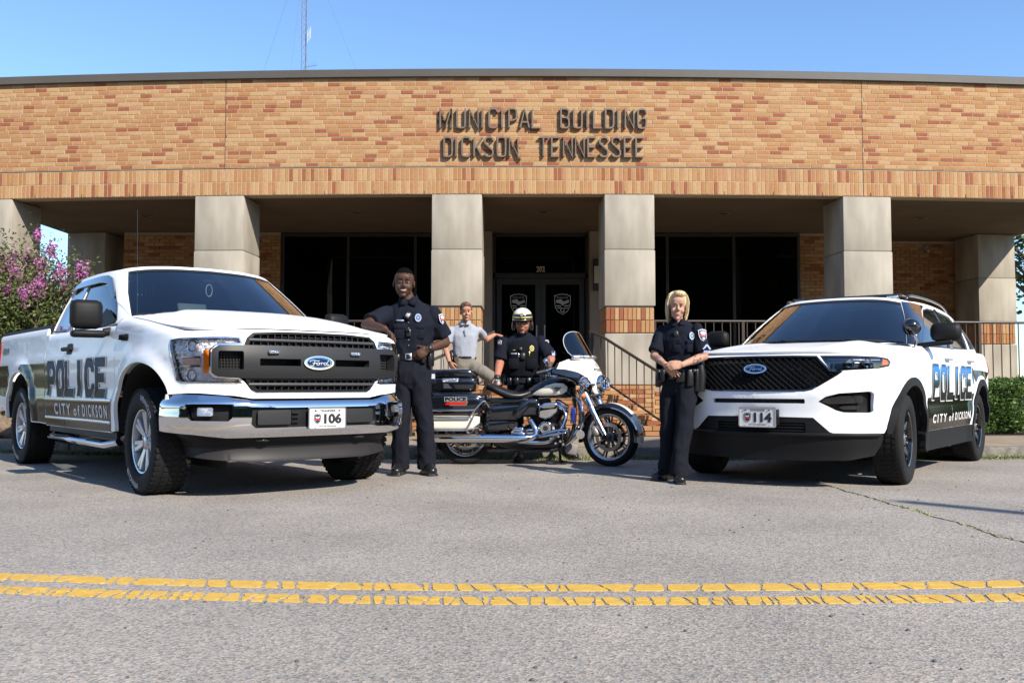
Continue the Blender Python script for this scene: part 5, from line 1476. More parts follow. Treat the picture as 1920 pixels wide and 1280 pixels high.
for sg in (1, -1):
    H = HLs if sg > 0 else mir(HLs)
    hl = patch('headlamp', glass_mat('suv_lens', (.80, .84, .88), 1.6, boost=2.0) if 'suv_lens' not in MATS else MATS['suv_lens'], sv, SW, inset(H, .002), [], .04, .003, .008)
    patch('headlamp_rim', M_BLKG, hl, SW, H, [inset(H, .010)], .05, .001, .03)
    patch('lamp_housing', mat('housing_grey', (.10, .105, .115), .25, .5), hl, SW, H, [], .05, -.06)
    for uu, r in ((.76, .040), (.92, .040)):
        c_ = SW(sg*uu, 1.005, -.03); N = SW.at(uu); ax = Vector((N[2], N[3]*sg, 0)); mb = MB(); mb.lathe([(0, -.012), (r*.7, -.008), (r*.85, .010), (r, .012), (r, -.02)], c_, ax, 20); mb.build('projector', M_CHROME, hl, 60)
    a = [(.58, 1.048), (1.05, 1.045), (1.05, 1.038), (.58, 1.040)]; patch('drl_strip', mat('drl', (.55, .57, .6), .3), hl, SW, sideof(sg, a), [], .05, -.015)
    a = [(1.07, 1.045), (1.125, 1.035), (1.135, 1.01), (1.11, .99), (1.05, .985)]; patch('turn_signal', M_AMBER, hl, SW, sideof(sg, a), [], .04, -.006, .01)
    fp = patch('fog_pocket', M_BLKP, sv, SW, sideof(sg, fogp), [], .06, -.05)
    q = [(.52, .70), (.56, .725), (.66, .742), (.84, .748), (.86, .735), (.86, .700), (.84, .690), (.58, .680)]
    patch('fog_bezel', M_BLKG, fp, SW, sideof(sg, q), [], .05, -.008, .04)
    for zz in (.705, .718, .731): patch('fog_blade', M_GREYP, fp, SW, sideof(sg, [(.60, zz), (.84, zz), (.84, zz+.004), (.60, zz+.004)]), [], .05, -.003, .004)
    q = [(.66, .655), (.70, .665), (.84, .668), (.84, .640), (.70, .636)]; patch('fog_louvre', M_BLKG, fp, SW, sideof(sg, q), [], .05, -.02, .03)
    # doors
    fd = [(us(-.607), 1.185), (us(-.607), .49), (us(-.66), .40), (us(-1.62), .40), (us(-1.62), 1.19)]
    fdo = patch('front_door', M_WHITE, sv, SW, sideof(sg, fd), [], .05, 0, .02)
    rd = [(us(-1.628), 1.19), (us(-1.628), .40), (us(-2.42), .40), (us(-2.52), .62), (us(-2.60), .80), (us(-2.66), .90), (us(-2.66), 1.19)]
    rdo = patch('rear_door', M_WHITE, sv, SW, sideof(sg, rd), [], .05, 0, .02)
    qp = [(us(-2.668), 1.195), (us(-2.668), .90)]+[q for q in AR_R if q[1] > .86 or SW.at(q[0])[0] < -3.025][0:0]
    qp = [(us(-2.668), 1.195), (us(-2.668), .895), (us(-2.61), .80), (us(-2.53), .62), (us(-2.43), .40), (us(-2.50), .40)]+[q for q in AR_R if q[1] > .40]+[(us(-3.55), .40), (us(-3.9), .42), (us(-4.05), .45), (us(-4.05), 1.195)]
    qo = patch('quarter_panel', M_WHITE, sv, SW, sideof(sg, qp), [], .05, 0, .03)
    for hx_, par in ((-1.45, fdo), (-2.50, rdo)):
        P = [SW(sg*us(hx_+a), 1.085, .03) for a in (.09, .03, -.03, -.09)]
        MB().tube([SW(sg*us(hx_+.09), 1.085, .0)]+P+[SW(sg*us(hx_-.09), 1.085, 0)], .013, 8, flat=1.3).build('door_handle', M_WHITE if False else mat('handle_chromeless', (.35, .36, .37), .3, coat=.5), par, 60)
    # rocker sill, wheel trims
    rk = [(us(-.42), .42), (us(-.50), .245), (us(-2.50), .245), (us(-2.58), .42)]; patch('rocker', M_BLKP, sv, SW, sideof(sg, rk), [], .06, .010, .06)
    for cx in (0.0, -3.025):
        ri = .455; ro = .525; q0, q1 = (8, 193) if cx == 0 else (-10, 176)
        A = [(us(cx+ri*math.cos(rad(q0+(q1-q0)*i/24))), .375+ri*math.sin(rad(q0+(q1-q0)*i/24))) for i in range(25)]
        B = [(us(cx+ro*math.cos(rad(q0+(q1-q0)*i/24))), .375+ro*math.sin(rad(q0+(q1-q0)*i/24))) for i in range(25)]
        patch('arch_trim', M_BLKP, sv, SW, sideof(sg, A+B[::-1]), [], .05, .014, .05)
        w = MB(); V = []; F = []
        for i in range(25):
            q = rad(q0+(q1-q0)*i/24); V += [(cx+ri*1.03*math.cos(q), sg*.965, .375+ri*1.03*math.sin(q)), (cx+ri*1.03*math.cos(q), sg*.55, .375+ri*1.03*math.sin(q))]
        for i in range(24): F.append((2*i, 2*i+1, 2*i+3, 2*i+2))
        V += [(cx+.5, sg*.56, .2), (cx+.5, sg*.56, .88), (cx-.5, sg*.56, .88), (cx-.5, sg*.56, .2)]; k = len(V); F.append((k-4, k-3, k-2, k-1))
        w.add(V, F).build('wheel_well', M_WELL, sv)
        wheel('wheel', sv, (cx, sg*.852, .378), sg, .381, .250, .235, 'black', None, steer=rad(4) if cx == 0 else 0)
    tl = [(us(-3.80), 1.10), (us(-3.72), 1.04), (us(-3.85), .97), (us(-4.06), .93), (us(-4.06), 1.10)]; patch('tail_lamp', M_RED, sv, SW, sideof(sg, tl), [], .05, .008, .01)
# lower fascia, chin
low = [(0, .578), (.46, .572), (.585, .46), (.66, .437), (.80, .442), (us(.53)-.0, .452), (us(.55), .35), (us(.60), .27), (.75, .235), (.4, .225), (0, .222)]
lowp = low[:-1]+[low[-1]]+mir(low)[1:-1]
patch('lower_bumper', M_BLKP, sv, SW, lowp, [rrect(-.36, .40, .445, .53, .01)], .05, -.004, .03)
patch('lower_void', M_SEAM, sv, SW, rrect(-.40, .44, .43, .54, .01), [], .06, -.05)
for zz in (.462, .487, .512): MB().tube([SW(-.38+.80*i/10, zz, -.015) for i in range(11)], .007, 6).build('lower_slat', M_BLKP, sv, 60)
P = [SW(a, .435, .012) for a in np.linspace(-1.0, 1.0, 25)]; MB().tube(P, .016, 8, flat=.5, up=(0, 0, 1)).build('chin_lip', M_BLKP, sv, 60)
plate(sv, Vector((.955, .03, .572)), Vector((1, 0, 0)), '114'); 
MB().box((.935, .03, .572), (.03, .34, .13), bev=.005).build('plate_bracket', M_BLKP, sv, 40)
MB().box((-1.6, 0, .36), (4.4, 1.3, .2)).build('chassis', M_WELL, sv)
for cx in (0, -3.025): MB().cyl((cx, -.8, .375), (cx, .8, .375), .04, 10).build('axle', M_WELL, sv)
patch('rear_hatch', M_WHITE, sv, SW, [(us(-4.055), 1.195), (us(-4.055), .45), (2*SW.L[-1]-us(-4.055), .45), (2*SW.L[-1]-us(-4.055), 1.195)] if False else [(us(-4.055), 1.195), (us(-4.055), .45), (SW.L[-1], .45), (SW.L[-1], 1.195)], [], .08, 0, .02)
patch('rear_hatch', M_WHITE, sv, SW, mir([(us(-4.055), 1.195), (us(-4.055), .45), (SW.L[-1], .45), (SW.L[-1], 1.195)]), [], .08, 0, .02)
# hood
he = []
for i in range(26):
    u = (us(-.52)-.10)*i/25; p = SW(u, s_top(*SW.at(u)[:2])-.001); he.append((p.x-.010, p.y-.010 if u > .2 else p.y))
he = [q for q in he if q[0] > -.45]
hp = [(a, max(0, b)) for a, b in he]+[(-.45, he[-1][1]-.01), (-.40, .6), (-.34, .3), (-.32, 0)]
hp = hp+[(a, -b) for a, b in hp[-2:0:-1]]
sf = lambda a, b: Vector((a, b, s_top(a, b)))
patch('hood', M_WHITE, sv, sf, hp, [], .045, .004, .02)
patch('hood_underside', M_SEAM, sv, sf, [(-.55, -.90), (-.55, .90), (.6, .78), (.78, .5), (.82, 0), (.78, -.5), (.6, -.78)], [], .15, -.03)
patch('cowl', M_BLKP, sv, lambda a, b: Vector((a, b, 1.20)), [(-.30, -.80), (-.28, 0), (-.30, .80), (-.80, .86), (-.50, 0), (-.80, -.86)], [], .1, .0)
# greenhouse
SB = [(-.36, 0, 1.225), (-.40, .35, 1.22), (-.50, .62, 1.21), (-.62, .80, 1.195), (-.72, .875, 1.185), (-1.1, .905, 1.185), (-1.9, .915, 1.19), (-2.8, .90, 1.20), (-3.5, .86, 1.20), (-3.90, .78, 1.20), (-4.02, .5, 1.19), (-4.05, 0, 1.19)]
ST = [(-1.22, 0, 1.715), (-1.24, .28, 1.712), (-1.29, .46, 1.70), (-1.37, .58, 1.682), (-1.46, .635, 1.668), (-1.7, .665, 1.672), (-2.2, .675, 1.672), (-2.8, .665, 1.655), (-3.35, .64, 1.625), (-3.58, .60, 1.60), (-3.66, .4, 1.61), (-3.68, 0, 1.62)]
SG = Green(SB, ST, .03)
swind = [(-3.1, .03), (-2, .02), (0, .01), (2, .02), (3.1, .03), (3.12, .5), (3.0, .93), (2, .95), (0, .955), (-2, .95), (-3.0, .93), (-3.12, .5)]
w1 = [(4.35, .06), (5.0, .03), (6.02, .04), (6.02, .88), (5.5, .88), (5.1, .82), (4.7, .50)]
w2 = [(6.20, .04), (7.15, .06), (7.35, .50), (7.20, .86), (6.20, .88)]
w3 = [(7.40, .08), (8.2, .14), (8.55, .30), (8.3, .70), (7.9, .82), (7.48, .84), (7.55, .5)]
greenhouse(sv, SG, [(w1, 'a', GL_D), (w2, 'b', GL_D), (w3, 'c', GL_D)], swind, M_WHITE, GL_V, GL_D, 11)
for sg in (1, -1):
    q = [(6.03, .0), (6.19, .0), (6.19, .93), (6.03, .93)]; patch('window_pillar', M_BLKG, sv, SG, sideof(sg, q), [], .3, .005)
    q = [(3.13, .03), (3.9, .03), (4.35, .10), (4.55, .35), (4.95, .80), (5.3, .93), (4.2, .97), (3.05, .95), (3.14, .5)]; patch('pillar_trim', M_BLKG, sv, SG, sideof(sg, q), [], .3, .004)
    # roof rail
    P = [Vector((x, sg*y, z)) for x, y, z in ((-1.5, .60, 1.695), (-1.6, .62, 1.735), (-2.2, .64, 1.742), (-2.9, .63, 1.725), (-3.3, .60, 1.69), (-3.4, .59, 1.66))]
    MB().tube(cr(P, 4), .014, 8).build('roof_rail', M_WHITE if False else M_BLKG, sv, 60)
    # mirrors
    mr_ = empty('door_mirror', (-.80, sg*.90, 1.20)); mr_.parent = sv
    mb = MB(); mb.box((0, sg*.21, .115), (.12, .26, .17), M=Matrix.Rotation(rad(sg*10), 3, 'Z'), bev=.055); mb.build('mirror_housing', M_BLKP, mr_, 60)
    mb = MB(); mb.box((.01, sg*.12, .01), (.10, .30, .045), M=Matrix.Rotation(rad(sg*8), 3, 'Z') @ Matrix.Rotation(rad(sg*6), 3, 'X'), bev=.018); mb.build('mirror_arm', M_BLKP, mr_, 60)
    MB().box((-.062, sg*.21, .115), (.004, .22, .13), M=Matrix.Rotation(rad(sg*10), 3, 'Z')).build('mirror_glass', M_CHROME, mr_)
roof(sv, SG, .045, M_WHITE)
# spotlight on the driver's pillar
sl = empty('spotlight', (-.62, .86, 1.36)); sl.parent = sv
mb = MB(); mb.lathe([(0, .085), (.03, .08), (.06, .055), (.078, .01), (.08, -.02), (.075, -.035)], (0, 0, 0), (.9, -.25, 0.45), 24); mb.build('lamp_shell', M_BLKG, sl, 60)
mb = MB(); mb.lathe([(0, -.028), (.073, -.030)], (0, 0, 0), (.9, -.25, .45), 24); mb.build('lamp_glass', M_LED, sl, 60)
MB().tube([(0, .02, -.06), (.0, .04, -.12), (-.03, .02, -.18)], .014, 8).box((0, .03, -.085), (.04, .03, .05), bev=.008).build('spotlight_bracket', M_CHROME, sl, 60)
# light bar
lb = empty('roof_light_bar', (-1.62, 0, 1.712)); lb.parent = sv
mb = MB(); mb.box((0, 0, .036), (.26, 1.10, .014), bev=.006); mb.build('bar_top', M_BLKG, lb, 50)
for i in range(9):
    mb = MB(); mb.box((.10, -.47+.1175*i, .015), (.07, .110, .026), bev=.008); mb.box((-.10, -.47+.1175*i, .015), (.07, .110, .026), bev=.008); mb.build('lamp_module', mat('led_blue', (.006, .012, .035), .15, spec=.5) if i not in (0, 8) else M_LED, lb, 50)
for sg in (1, -1): MB().box((0, sg*.55, -.02), (.08, .06, .06), bev=.01).tube([(0, sg*.56, .0), (0, sg*.64, -.05)], .012, 6).build('bar_foot', M_BLKP, lb, 50)
# interior
for y in (-.37, .37): seat(sv, -1.60, y, .62)
for y in (-.37, .37): seat(sv, -2.55, y, .65)
MB().box((-.85, 0, 1.08), (.55, 1.5, .20), bev=.05).build('dashboard', MATS['dash'], sv, 50)
sw_o = MB(); sw_o.tube([(-1.18+.05*math.sin(q), .37+.18*math.cos(q), 1.10+.165*math.sin(q)) for q in [2*PI*i/24 for i in range(25)]], .014, 8, caps=False); sw_o.box((-1.18, .37, 1.10), (.04, .30, .05), bev=.01); sw_o.build('steering_wheel', MATS['wheel_grey'], sv, 60)
MB().box((-1.08, 0, 1.56), (.02, .24, .06), bev=.01).build('rear_view_mirror', M_BLKP, sv, 50)
for y in (.10, .28): MB().box((-1.17, y, 1.625), (.05, .14, .022)).build('visor_lamp', mat('led_green_white', (.45, .62, .55), .3), sv)
for y0, y1 in ((-.60, .05), (.05, .64)):
    P = []
    for i in range(9):
        y = y0+(y1-y0)*i/8; uu = np.interp(abs(y), [0, .35, .62, .80], [0, 1, 2, 3])*(1 if y >= 0 else -1); P.append(SG(uu, .05+.04*(i/8)*(1-i/8), .015))
    MB().tube(P, .008, 6).tube([P[4]+Vector((.02, 0, .01)), P[8]+Vector((.08, 0, -.03))], .009, 6).build('wiper', M_RUBB, sv, 60)
livery(sv, SW, us, (-2.52, -.78), GRAD_S, .70, 1.02, .485, .565,
       [[(-.65, .72), (-.65, .425), (-1.612, .425), (-1.612, .735)], [(-1.636, .735), (-1.636, .425), (-2.42, .425), (-2.50, .60), (-2.585, .75)],
        [(-2.67, 1.0), (-2.675, .905), (-2.70, .86), (-2.82, .92), (-3.0, .945), (-3.2, .93), (-3.38, .85), (-3.6, .93), (-3.75, .98)], [(-2.60, 1.02), (-2.60, .83), (-2.652, .91), (-2.652, 1.02)]], (-2.42, -.80))
MB().box((-1.9, 0, 1.38), (.02, 1.3, .5)).build('cage_screen', MATS['cage'], sv)
# ================================================================= POLICE MOTORCYCLE
mc = empty('police_motorcycle', (-.49, 9.80, 0), rad(-2), 'black and white police touring motorcycle with windscreen, on its side stand', 'motorcycle')
M_CREAM = mat('cream_paint', (.72, .68, .58), .25, coat=1)
M_BLKL = mat('bike_black', (.006, .007, .010), .14, coat=1)
M_ENG = mat('engine_dark', (.03, .03, .032), .4, .4)
M_LEATH = mat('seat_leather', (.012, .012, .012), .38, bump=.2, bscale=200)
M_SCR = glass_mat('windscreen_tint', (.30, .36, .42), 1.49, boost=2.2)
def loft(mb, secs, n=20, cap=True):
    """secs: (x, cy, cz, ry, rz, exponent)"""
    V = []; F = []
    for x, cy, cz, ry, rz, e in secs:
        for j in range(n):
            q = 2*PI*j/n; c, s = math.cos(q), math.sin(q); V.append((x, cy+ry*math.copysign(abs(c)**(2/e), c), cz+rz*math.copysign(abs(s)**(2/e), s)))
    k = len(secs)
    for i in range(k-1):
        for j in range(n): F.append((i*n+j, i*n+(j+1) % n, (i+1)*n+(j+1) % n, (i+1)*n+j))
    if cap: F += [tuple(range(n-1, -1, -1)), tuple((k-1)*n+j for j in range(n))]
    return mb.add(V, F)
def smooth_secs(secs, n=4): return [tuple(p) for p in cr(secs, n)]
# ---- rear wheel and chassis
def bike_wheel(root, c, rz, R, W, rim, spokes=9):
    w = empty('wheel', c, rz); w.parent = root; hw = W/2
    mb = MB(); mb.lathe(cr([(rim, -hw*.75), (rim+.02, -hw*.98), (R*.93, -hw*.95), (R*.985, -hw*.6), (R, 0), (R*.985, hw*.6), (R*.93, hw*.95), (rim+.02, hw*.98), (rim, hw*.75)], 2), n=48); mb.build('tyre', M_TYRE, w, 60)
    mb = MB(); mb.lathe([(rim*.90, -hw*.6), (rim*.97, -hw*.78), (rim*1.01, -hw*.8), (rim*.93, 0), (rim*1.01, hw*.8), (rim*.97, hw*.78), (rim*.90, hw*.6)], n=48, closed=True); rm = mb.build('rim', mat('rim_machined', (.45, .46, .48), .25, .8), w, 40)
    sp = MB()
    for i in range(spokes):
        q = 2*PI*i/spokes; 
        for dq in (-.09, .09): sp.tube([(math.sin(q+dq*.3)*.05, 0, math.cos(q+dq*.3)*.05), (math.sin(q+dq)*rim*.93, 0, math.cos(q+dq)*rim*.93)], .010, 6, rs=[.014, .009])
    sp.build('spoke', M_BLKG, rm, 50)
    for sg in (-1, 1):
        mb = MB(); mb.lathe([(.112, sg*(hw*.78)), (.148, sg*(hw*.78)), (.148, sg*(hw*.78+.005)), (.112, sg*(hw*.78+.005))], n=36, closed=True); mb.build('brake_disc', mat('disc_steel', (.30, .28, .26), .35, .8), w, 40)
        mb = MB(); mb.lathe([(0, sg*(hw+.03)), (.022, sg*(hw+.03)), (.04, sg*hw*.8), (.055, sg*hw*.75), (.055, sg*hw*.5)], n=24)
        for i in range(6): q = PI*i/3; mb.box((math.sin(q)*.082, sg*hw*.80, math.cos(q)*.082), (.012, .006, .07), M=Matrix.Rotation(q, 3, 'Y'))
        mb.build('hub', mat('hub_grey', (.12, .12, .125), .4, .7), w, 40)
    return w
bike_wheel(mc, (0, 0, .30), 0, .305, .17, .215)
mb = MB(); V = []; F = []
for i in range(22):
    q = rad(-35+i*185/21)
    for y, r in ((-.105, .31), (-.10, .345), (-.05, .362), (.05, .362), (.10, .345), (.105, .31)): V.append((math.cos(q)*-r*1.05-.0, y, .33+math.sin(q)*r*1.0))
for i in range(21):
    for j in range(5): F.append((i*6+j, i*6+j+1, (i+1)*6+j+1, (i+1)*6+j))
mb.add(V, F).build('rear_fender', M_BLKL, mc, 60)
fr = MB()
for y in (-.10, .10):
    fr.tube(cr([(.10, y, .42), (.35, y, .30), (.55, y, .17), (.95, y, .16), (1.12, y*.8, .30), (1.16, y*.5, .62), (1.10, 0, .80)], 5), .017, 8)
    fr.tube([(.25, y, .62), (.62, y, .70), (1.05, y*.4, .83)], .016, 8)
    fr.tube([(0, y*1.25, .30), (.42, y*1.15, .29)], .022, 8)
fr.build('frame', M_ENG, mc, 60)
mb = MB(); loft(mb, smooth_secs([(.30, 0, .26, .12, .07, 3), (.42, 0, .26, .14, .10, 3), (.60, 0, .27, .15, .12, 3), (.75, 0, .30, .15, .15, 3), (.92, 0, .30, .14, .15, 3), (1.03, 0, .28, .10, .11, 3)])); mb.build('crankcase', M_ENG, mc, 60)
MB().box((.55, 0, .60), (.45, .22, .2), bev=.03).box((.30, 0, .50), (.2, .24, .25), bev=.03).box((.60, 0, .155), (.75, .2, .05), bev=.02).build('battery_box', M_BLKL, mc, 50)
# cylinders with fins
for base, top in (((.80, 0, .40), (.70, 0, .63)), ((.88, 0, .40), (1.02, 0, .63))):
    b, t = Vector(base), Vector(top); ax = (t-b).normalized(); cy = empty('cylinder', tuple(b)); cy.parent = mc
    fin = MB(); L = (t-b).length
    for i in range(11):
        h = L*(.12+.62*i/10); fin.lathe([(.072, h-.0025), (.088, h), (.088, h+.003), (.072, h+.005)], (0, 0, 0), ax, 24)
    fin.lathe([(.07, 0), (.07, L*.8)], (0, 0, 0), ax, 24); fin.build('cooling_fins', mat('fin_black', (.02, .02, .022), .35, .5), cy, 30)
    hd = MB(); M = ax.to_track_quat('Z', 'Y').to_matrix(); hd.box(ax*(L*.86), (.15, .17, .055), M=M, bev=.02); hd.box(ax*(L*1.02), (.13, .16, .05), M=M, bev=.022); hd.build('rocker_cover', M_CHROME, cy, 50)
    for dy, dx in ((-.105, -.02), (-.105, .025)): MB().cyl(M @ Vector((dx, dy, -.02)), M @ Vector((dx*.8, dy+.01, L*.92)), .011, 8).build('pushrod_tube', M_CHROME, cy, 50)
ac = MB(); pts = [(.775, .50), (.77, .605), (.83, .648), (.95, .662), (.985, .628), (.972, .55), (.90, .495), (.84, .478)]
ac.prism(pts, -.14, -.215, lambda a, b, d: (a, d, b)); o = ac.build('air_cleaner', M_CHROME, mc); bevel_obj(o, .018, 3, 50)
ac = MB(); ac.prism([(.80, .605), (.835, .632), (.94, .642), (.955, .62), (.93, .598), (.82, .592)], -.21, -.222, lambda a, b, d: (a, d, b)); ao = ac.build('air_cleaner_badge', mat('badge_steel', (.45, .46, .47), .3, .9), mc); bevel_obj(ao, .004, 1)
mb = MB(); mb.lathe([(0, .062), (.035, .062), (.04, .055), (.055, .055), (.062, .045), (.072, .04), (.078, 0)], (.845, -.13, .385), (0, -1, 0), 28); mb.build('cam_cover', M_CHROME, mc, 40)
mb = MB(); mb.lathe([(0, .005), (.028, .005), (.028, 0)], (.845, -.192, .385), (0, -1, 0), 20); mb.build('cam_badge', M_BLKG, mc, 40)
ge = MB(); ge.box((.56, -.15, .37), (.13, .06, .06), bev=.02).box((.56, -.16, .33), (.15, .05, .03), bev=.01).box((.69, -.15, .34), (.1, .06, .09), bev=.02); ge.build('gearbox_cover', M_CHROME, mc, 50)
MB().lathe([(0, .05), (.04, .05), (.055, .03), (.055, 0)], (.50, -.13, .42), (0, -1, 0), 20).build('starter_cover', M_ENG, mc, 40)
bo = MB()
for p in ((.62, .42), (.50, .345), (.64, .31), (.93, .34), (.98, .30), (1.0, .25), (.95, .23), (1.03, .22), (.90, .28)): bo.cyl((p[0], -.16, p[1]), (p[0], -.185, p[1]), .012, 8)
bo.build('bolt', M_CHROME, mc, 40)['kind'] = 'stuff'
# exhaust
for sg in (-1, 1):
    ex = MB(); y = sg*.24; ex.tube(cr([(-.46, y, .285), (-.44, y, .285), (.14, y, .285), (.15, y, .285), (.56, y*.95, .282), (.70, y*.8, .292), (.75, y*.75, .33), (.73, y*.7, .40), (.69, y*.6, .47)], 4), .04, 14, rs=[interp(i, [(0, .040), (4, .047), (12, .047), (16, .044), (21, .036), (34, .026)]) for i in range(33)]); ex.build('exhaust', M_CHROME, mc, 60)
    ex = MB(); ex.tube([(-.462, y, .285), (-.44, y, .285)], .034, 14); ex.build('exhaust_tip', M_WELL, mc, 50)
MB().tube(cr([(.56, -.20, .245), (.80, -.19, .238), (.90, -.17, .26), (1.0, -.13, .36), (1.06, -.08, .50), (1.02, -.05, .60)], 4), .022, 10).build('header_pipe', M_CHROME, mc, 60)
# saddlebags
for sg in (-1, 1):
    bg_ = empty('saddlebag', (-.08, sg*.30, .55)); bg_.parent = mc
    up = MB(); loft(up, smooth_secs([(-.36, 0, .07, .07, .10, 3.5), (-.33, 0, .075, .105, .115, 4), (-.1, 0, .075, .12, .12, 4), (.15, 0, .08, .12, .115, 4), (.25, 0, .09, .10, .09, 4), (.30, 0, .10, .06, .05, 3)], 3), 24); up.build('bag_body', M_BLKL, bg_, 60)
    ld = MB(); loft(ld, [(-.355, 0, .17, .07, .03, 3), (-.33, 0, .175, .10, .035, 3.5), (.2, 0, .165, .11, .033, 3.5), (.29, 0, .15, .07, .025, 3)], 20); ld.build('bag_lid', M_BLKL, bg_, 60)
    lw = MB(); loft(lw, smooth_secs([(-.37, 0, -.10, .07, .055, 4), (-.33, 0, -.10, .115, .07, 5), (.12, 0, -.10, .12, .075, 5), (.20, 0, -.09, .11, .06, 4), (.25, 0, -.075, .06, .035, 3)], 3), 24); lw.build('bag_lower', M_CREAM, bg_, 60)
    r1 = MB(); yb = sg*.145; r1.tube(cr([(-.42, yb, .028), (-.1, yb, .03), (.17, yb, .032), (.22, yb, .05), (.29, yb, .12), (.33, yb*.8, .10), (.35, yb*.5, .06)], 4), .010, 8)
    r1.tube(cr([(-.42, yb, -.045), (.1, yb, -.045), (.16, yb, -.03), (.22, yb, .05)], 4), .010, 8); r1.tube(cr([(.10, yb, -.17), (.14, yb, -.14), (.20, yb, -.02)], 4), .009, 8); r1.tube([(-.42, yb*.9, -.175), (.10, yb*.9, -.175), (.24, yb*.6, -.15)], .008, 8); r1.build('guard_rail', M_CHROME, bg_, 60)
    fb = lambda a, b: Vector((a, sg*.126, b))
    fx = (lambda a, b: Vector((a*-sg, sg*.1245, b)))
    s0 = 1 if sg < 0 else -1
    bp_ = MB(); bp_.box((.01, sg*.122, .140), (.235, .006, .050)); bpo = bp_.build('police_badge', mat('badge_plate', (.40, .42, .44), .3, .6), bg_)
    letter_obj('badge_text', 'POLICE', M_BLKG, bpo, lambda a, b: Vector((a*s0, sg*.1262, b)), .01*s0-.108, .01*s0+.108, .121, .160, off=0.0, bold=.05)
    rf = MB(); rf.prism([(-.10, .082), (-.08, .110), (.13, .110), (.11, .082)], .0, .012, lambda a, b, d: (a, sg*(.118+d), b)); rf.build('red_reflector', M_RED, bg_)
    rf = MB(); rf.prism([(-.11, .074), (-.08, .116), (.14, .116), (.12, .074)], .0, .008, lambda a, b, d: (a, sg*(.117+d), b)); rf.build('reflector_trim', M_CHROME, bg_)
    MB().box((-.24, sg*.11, .20), (.012, .02, .06), M=Matrix.Rotation(rad(-30), 3, 'Y')).build('bag_latch', M_CHROME, bg_)
# top box
tb = empty('top_box', (-.11, 0, .87)); tb.parent = mc
bx = MB(); loft(bx, smooth_secs([(-.26, 0, -.03, .20, .06, 4), (-.245, 0, -.03, .25, .078, 6), (0, 0, -.028, .27, .083, 6), (.20, 0, -.028, .26, .08, 6), (.235, 0, -.02, .22, .05, 4)], 3), 32); bx.build('box_base', M_BLKL, tb, 60)
bx = MB(); loft(bx, smooth_secs([(-.27, 0, .075, .20, .03, 4), (-.25, 0, .08, .255, .045, 5), (0, 0, .085, .275, .05, 5), (.17, 0, .082, .265, .048, 5), (.235, 0, .05, .22, .02, 4)], 3), 32); bx.build('box_lid', M_BLKL, tb, 60)
for sg in (-1, 1):
    q = MB(); q.box((-.03, sg*.268, .012), (.17, .012, .042), bev=.006); ql = q.build('side_strobe', M_LED, tb, 40); q = MB(); q.box((-.03, sg*.264, .012), (.185, .010, .054), bev=.006); q.build('strobe_trim', M_CHROME, tb, 40)
    MB().box((-.015, sg*.264, -.045), (.18, .008, .055), bev=.004).build('reflective_panel', mat('panel_grey', (.05, .055, .065), .3), tb, 40)
    MB().box((-.22, sg*.262, .055), (.055, .01, .05)).build('side_decal', mat('decal_pale', (.5, .56, .62), .4), tb)
MB().box((0, 0, -.115), (.3, .3, .02), bev=.006).box((-.15, .1, -.14), (.03, .03, .06)).box((.15, .1, -.14), (.03, .03, .06)).box((-.15, -.1, -.14), (.03, .03, .06)).box((.15, -.1, -.14), (.03, .03, .06)).build('box_rack', M_CHROME, tb, 40)
MB().tube([(-.2, -.1, .74), (-.26, -.1, 1.35)], .004, 6).build('radio_whip', M_BLKG, mc)
# seat
se = MB(); loft(se, smooth_secs([(.215, 0, .80, .06, .02, 2), (.24, 0, .815, .13, .035, 2.2), (.30, 0, .80, .165, .05, 2.3), (.40, 0, .755, .175, .055, 2.3), (.50, 0, .725, .175, .050, 2.3), (.60, 0, .725, .15, .045, 2.3), (.68, 0, .75, .10, .04, 2.2), (.72, 0, .765, .06, .025, 2)], 4), 24); se.build('seat', M_LEATH, mc, 80)
MB().box((.44, 0, .67), (.46, .24, .06), bev=.02).build('seat_base', M_BLKL, mc, 50)
# side panels
for sg in (-1, 1):
    s1 = MB(); s1.prism([(.26, .62), (.62, .625), (.585, .54), (.545, .47), (.24, .47), (.215, .55)], sg*.14, sg*.175, lambda a, b, d: (a, d, b)); bevel_obj(s1.build('side_cover', M_BLKL, mc), .012, 2)
    s1 = MB(); s1.prism([(.24, .46), (.535, .46), (.44, .36), (.26, .345), (.20, .40)], sg*.14, sg*.170, lambda a, b, d: (a, d, b)); bevel_obj(s1.build('side_cover', M_BLKL, mc), .012, 2)
    s1 = MB(); loft(s1, [(-.115, 0, 0, .02, .02, 2), (-.08, 0, 0, .035, .05, 2.5), (.06, 0, 0, .035, .045, 2.5), (.115, 0, 0, .015, .02, 2)], 14)
    M = Matrix.Rotation(rad(-48), 3, 'Y'); s1.v = [tuple(M @ Vector(p)+Vector((.60, sg*.22, .585))) for p in s1.v]; s1.build('leg_guard', M_BLKL, mc, 60)
    MB().box((.92, sg*.27, .325), (.28, .11, .02), M=Matrix.Rotation(rad(-9), 3, 'Y'), bev=.008).build('footboard', M_CHROME, mc, 50)
    eg = MB(); eg.tube(cr([(1.12, sg*.08, .72), (1.17, sg*.24, .70), (1.215, sg*.33, .62), (1.225, sg*.35, .48), (1.20, sg*.33, .36), (1.10, sg*.18, .24), (1.05, sg*.10, .20)], 5), .018, 10); eg.build('engine_guard', M_CHROME, mc, 60)
    MB().cyl((1.20, sg*.36, .33), (1.20, sg*.30, .33), .045, 14).build('horn', M_CHROME, mc, 40)
lt = MB(); lt.box((1.13, -.30, .52), (.045, .03, .15), bev=.012); l_ = lt.build('side_warning_light', mat('warning_blue', (.015, .02, .16), .2, coat=.6), mc, 40); MB().box((1.13, -.288, .52), (.062, .02, .17), bev=.014).build('warning_bezel', M_CHROME, mc, 40)
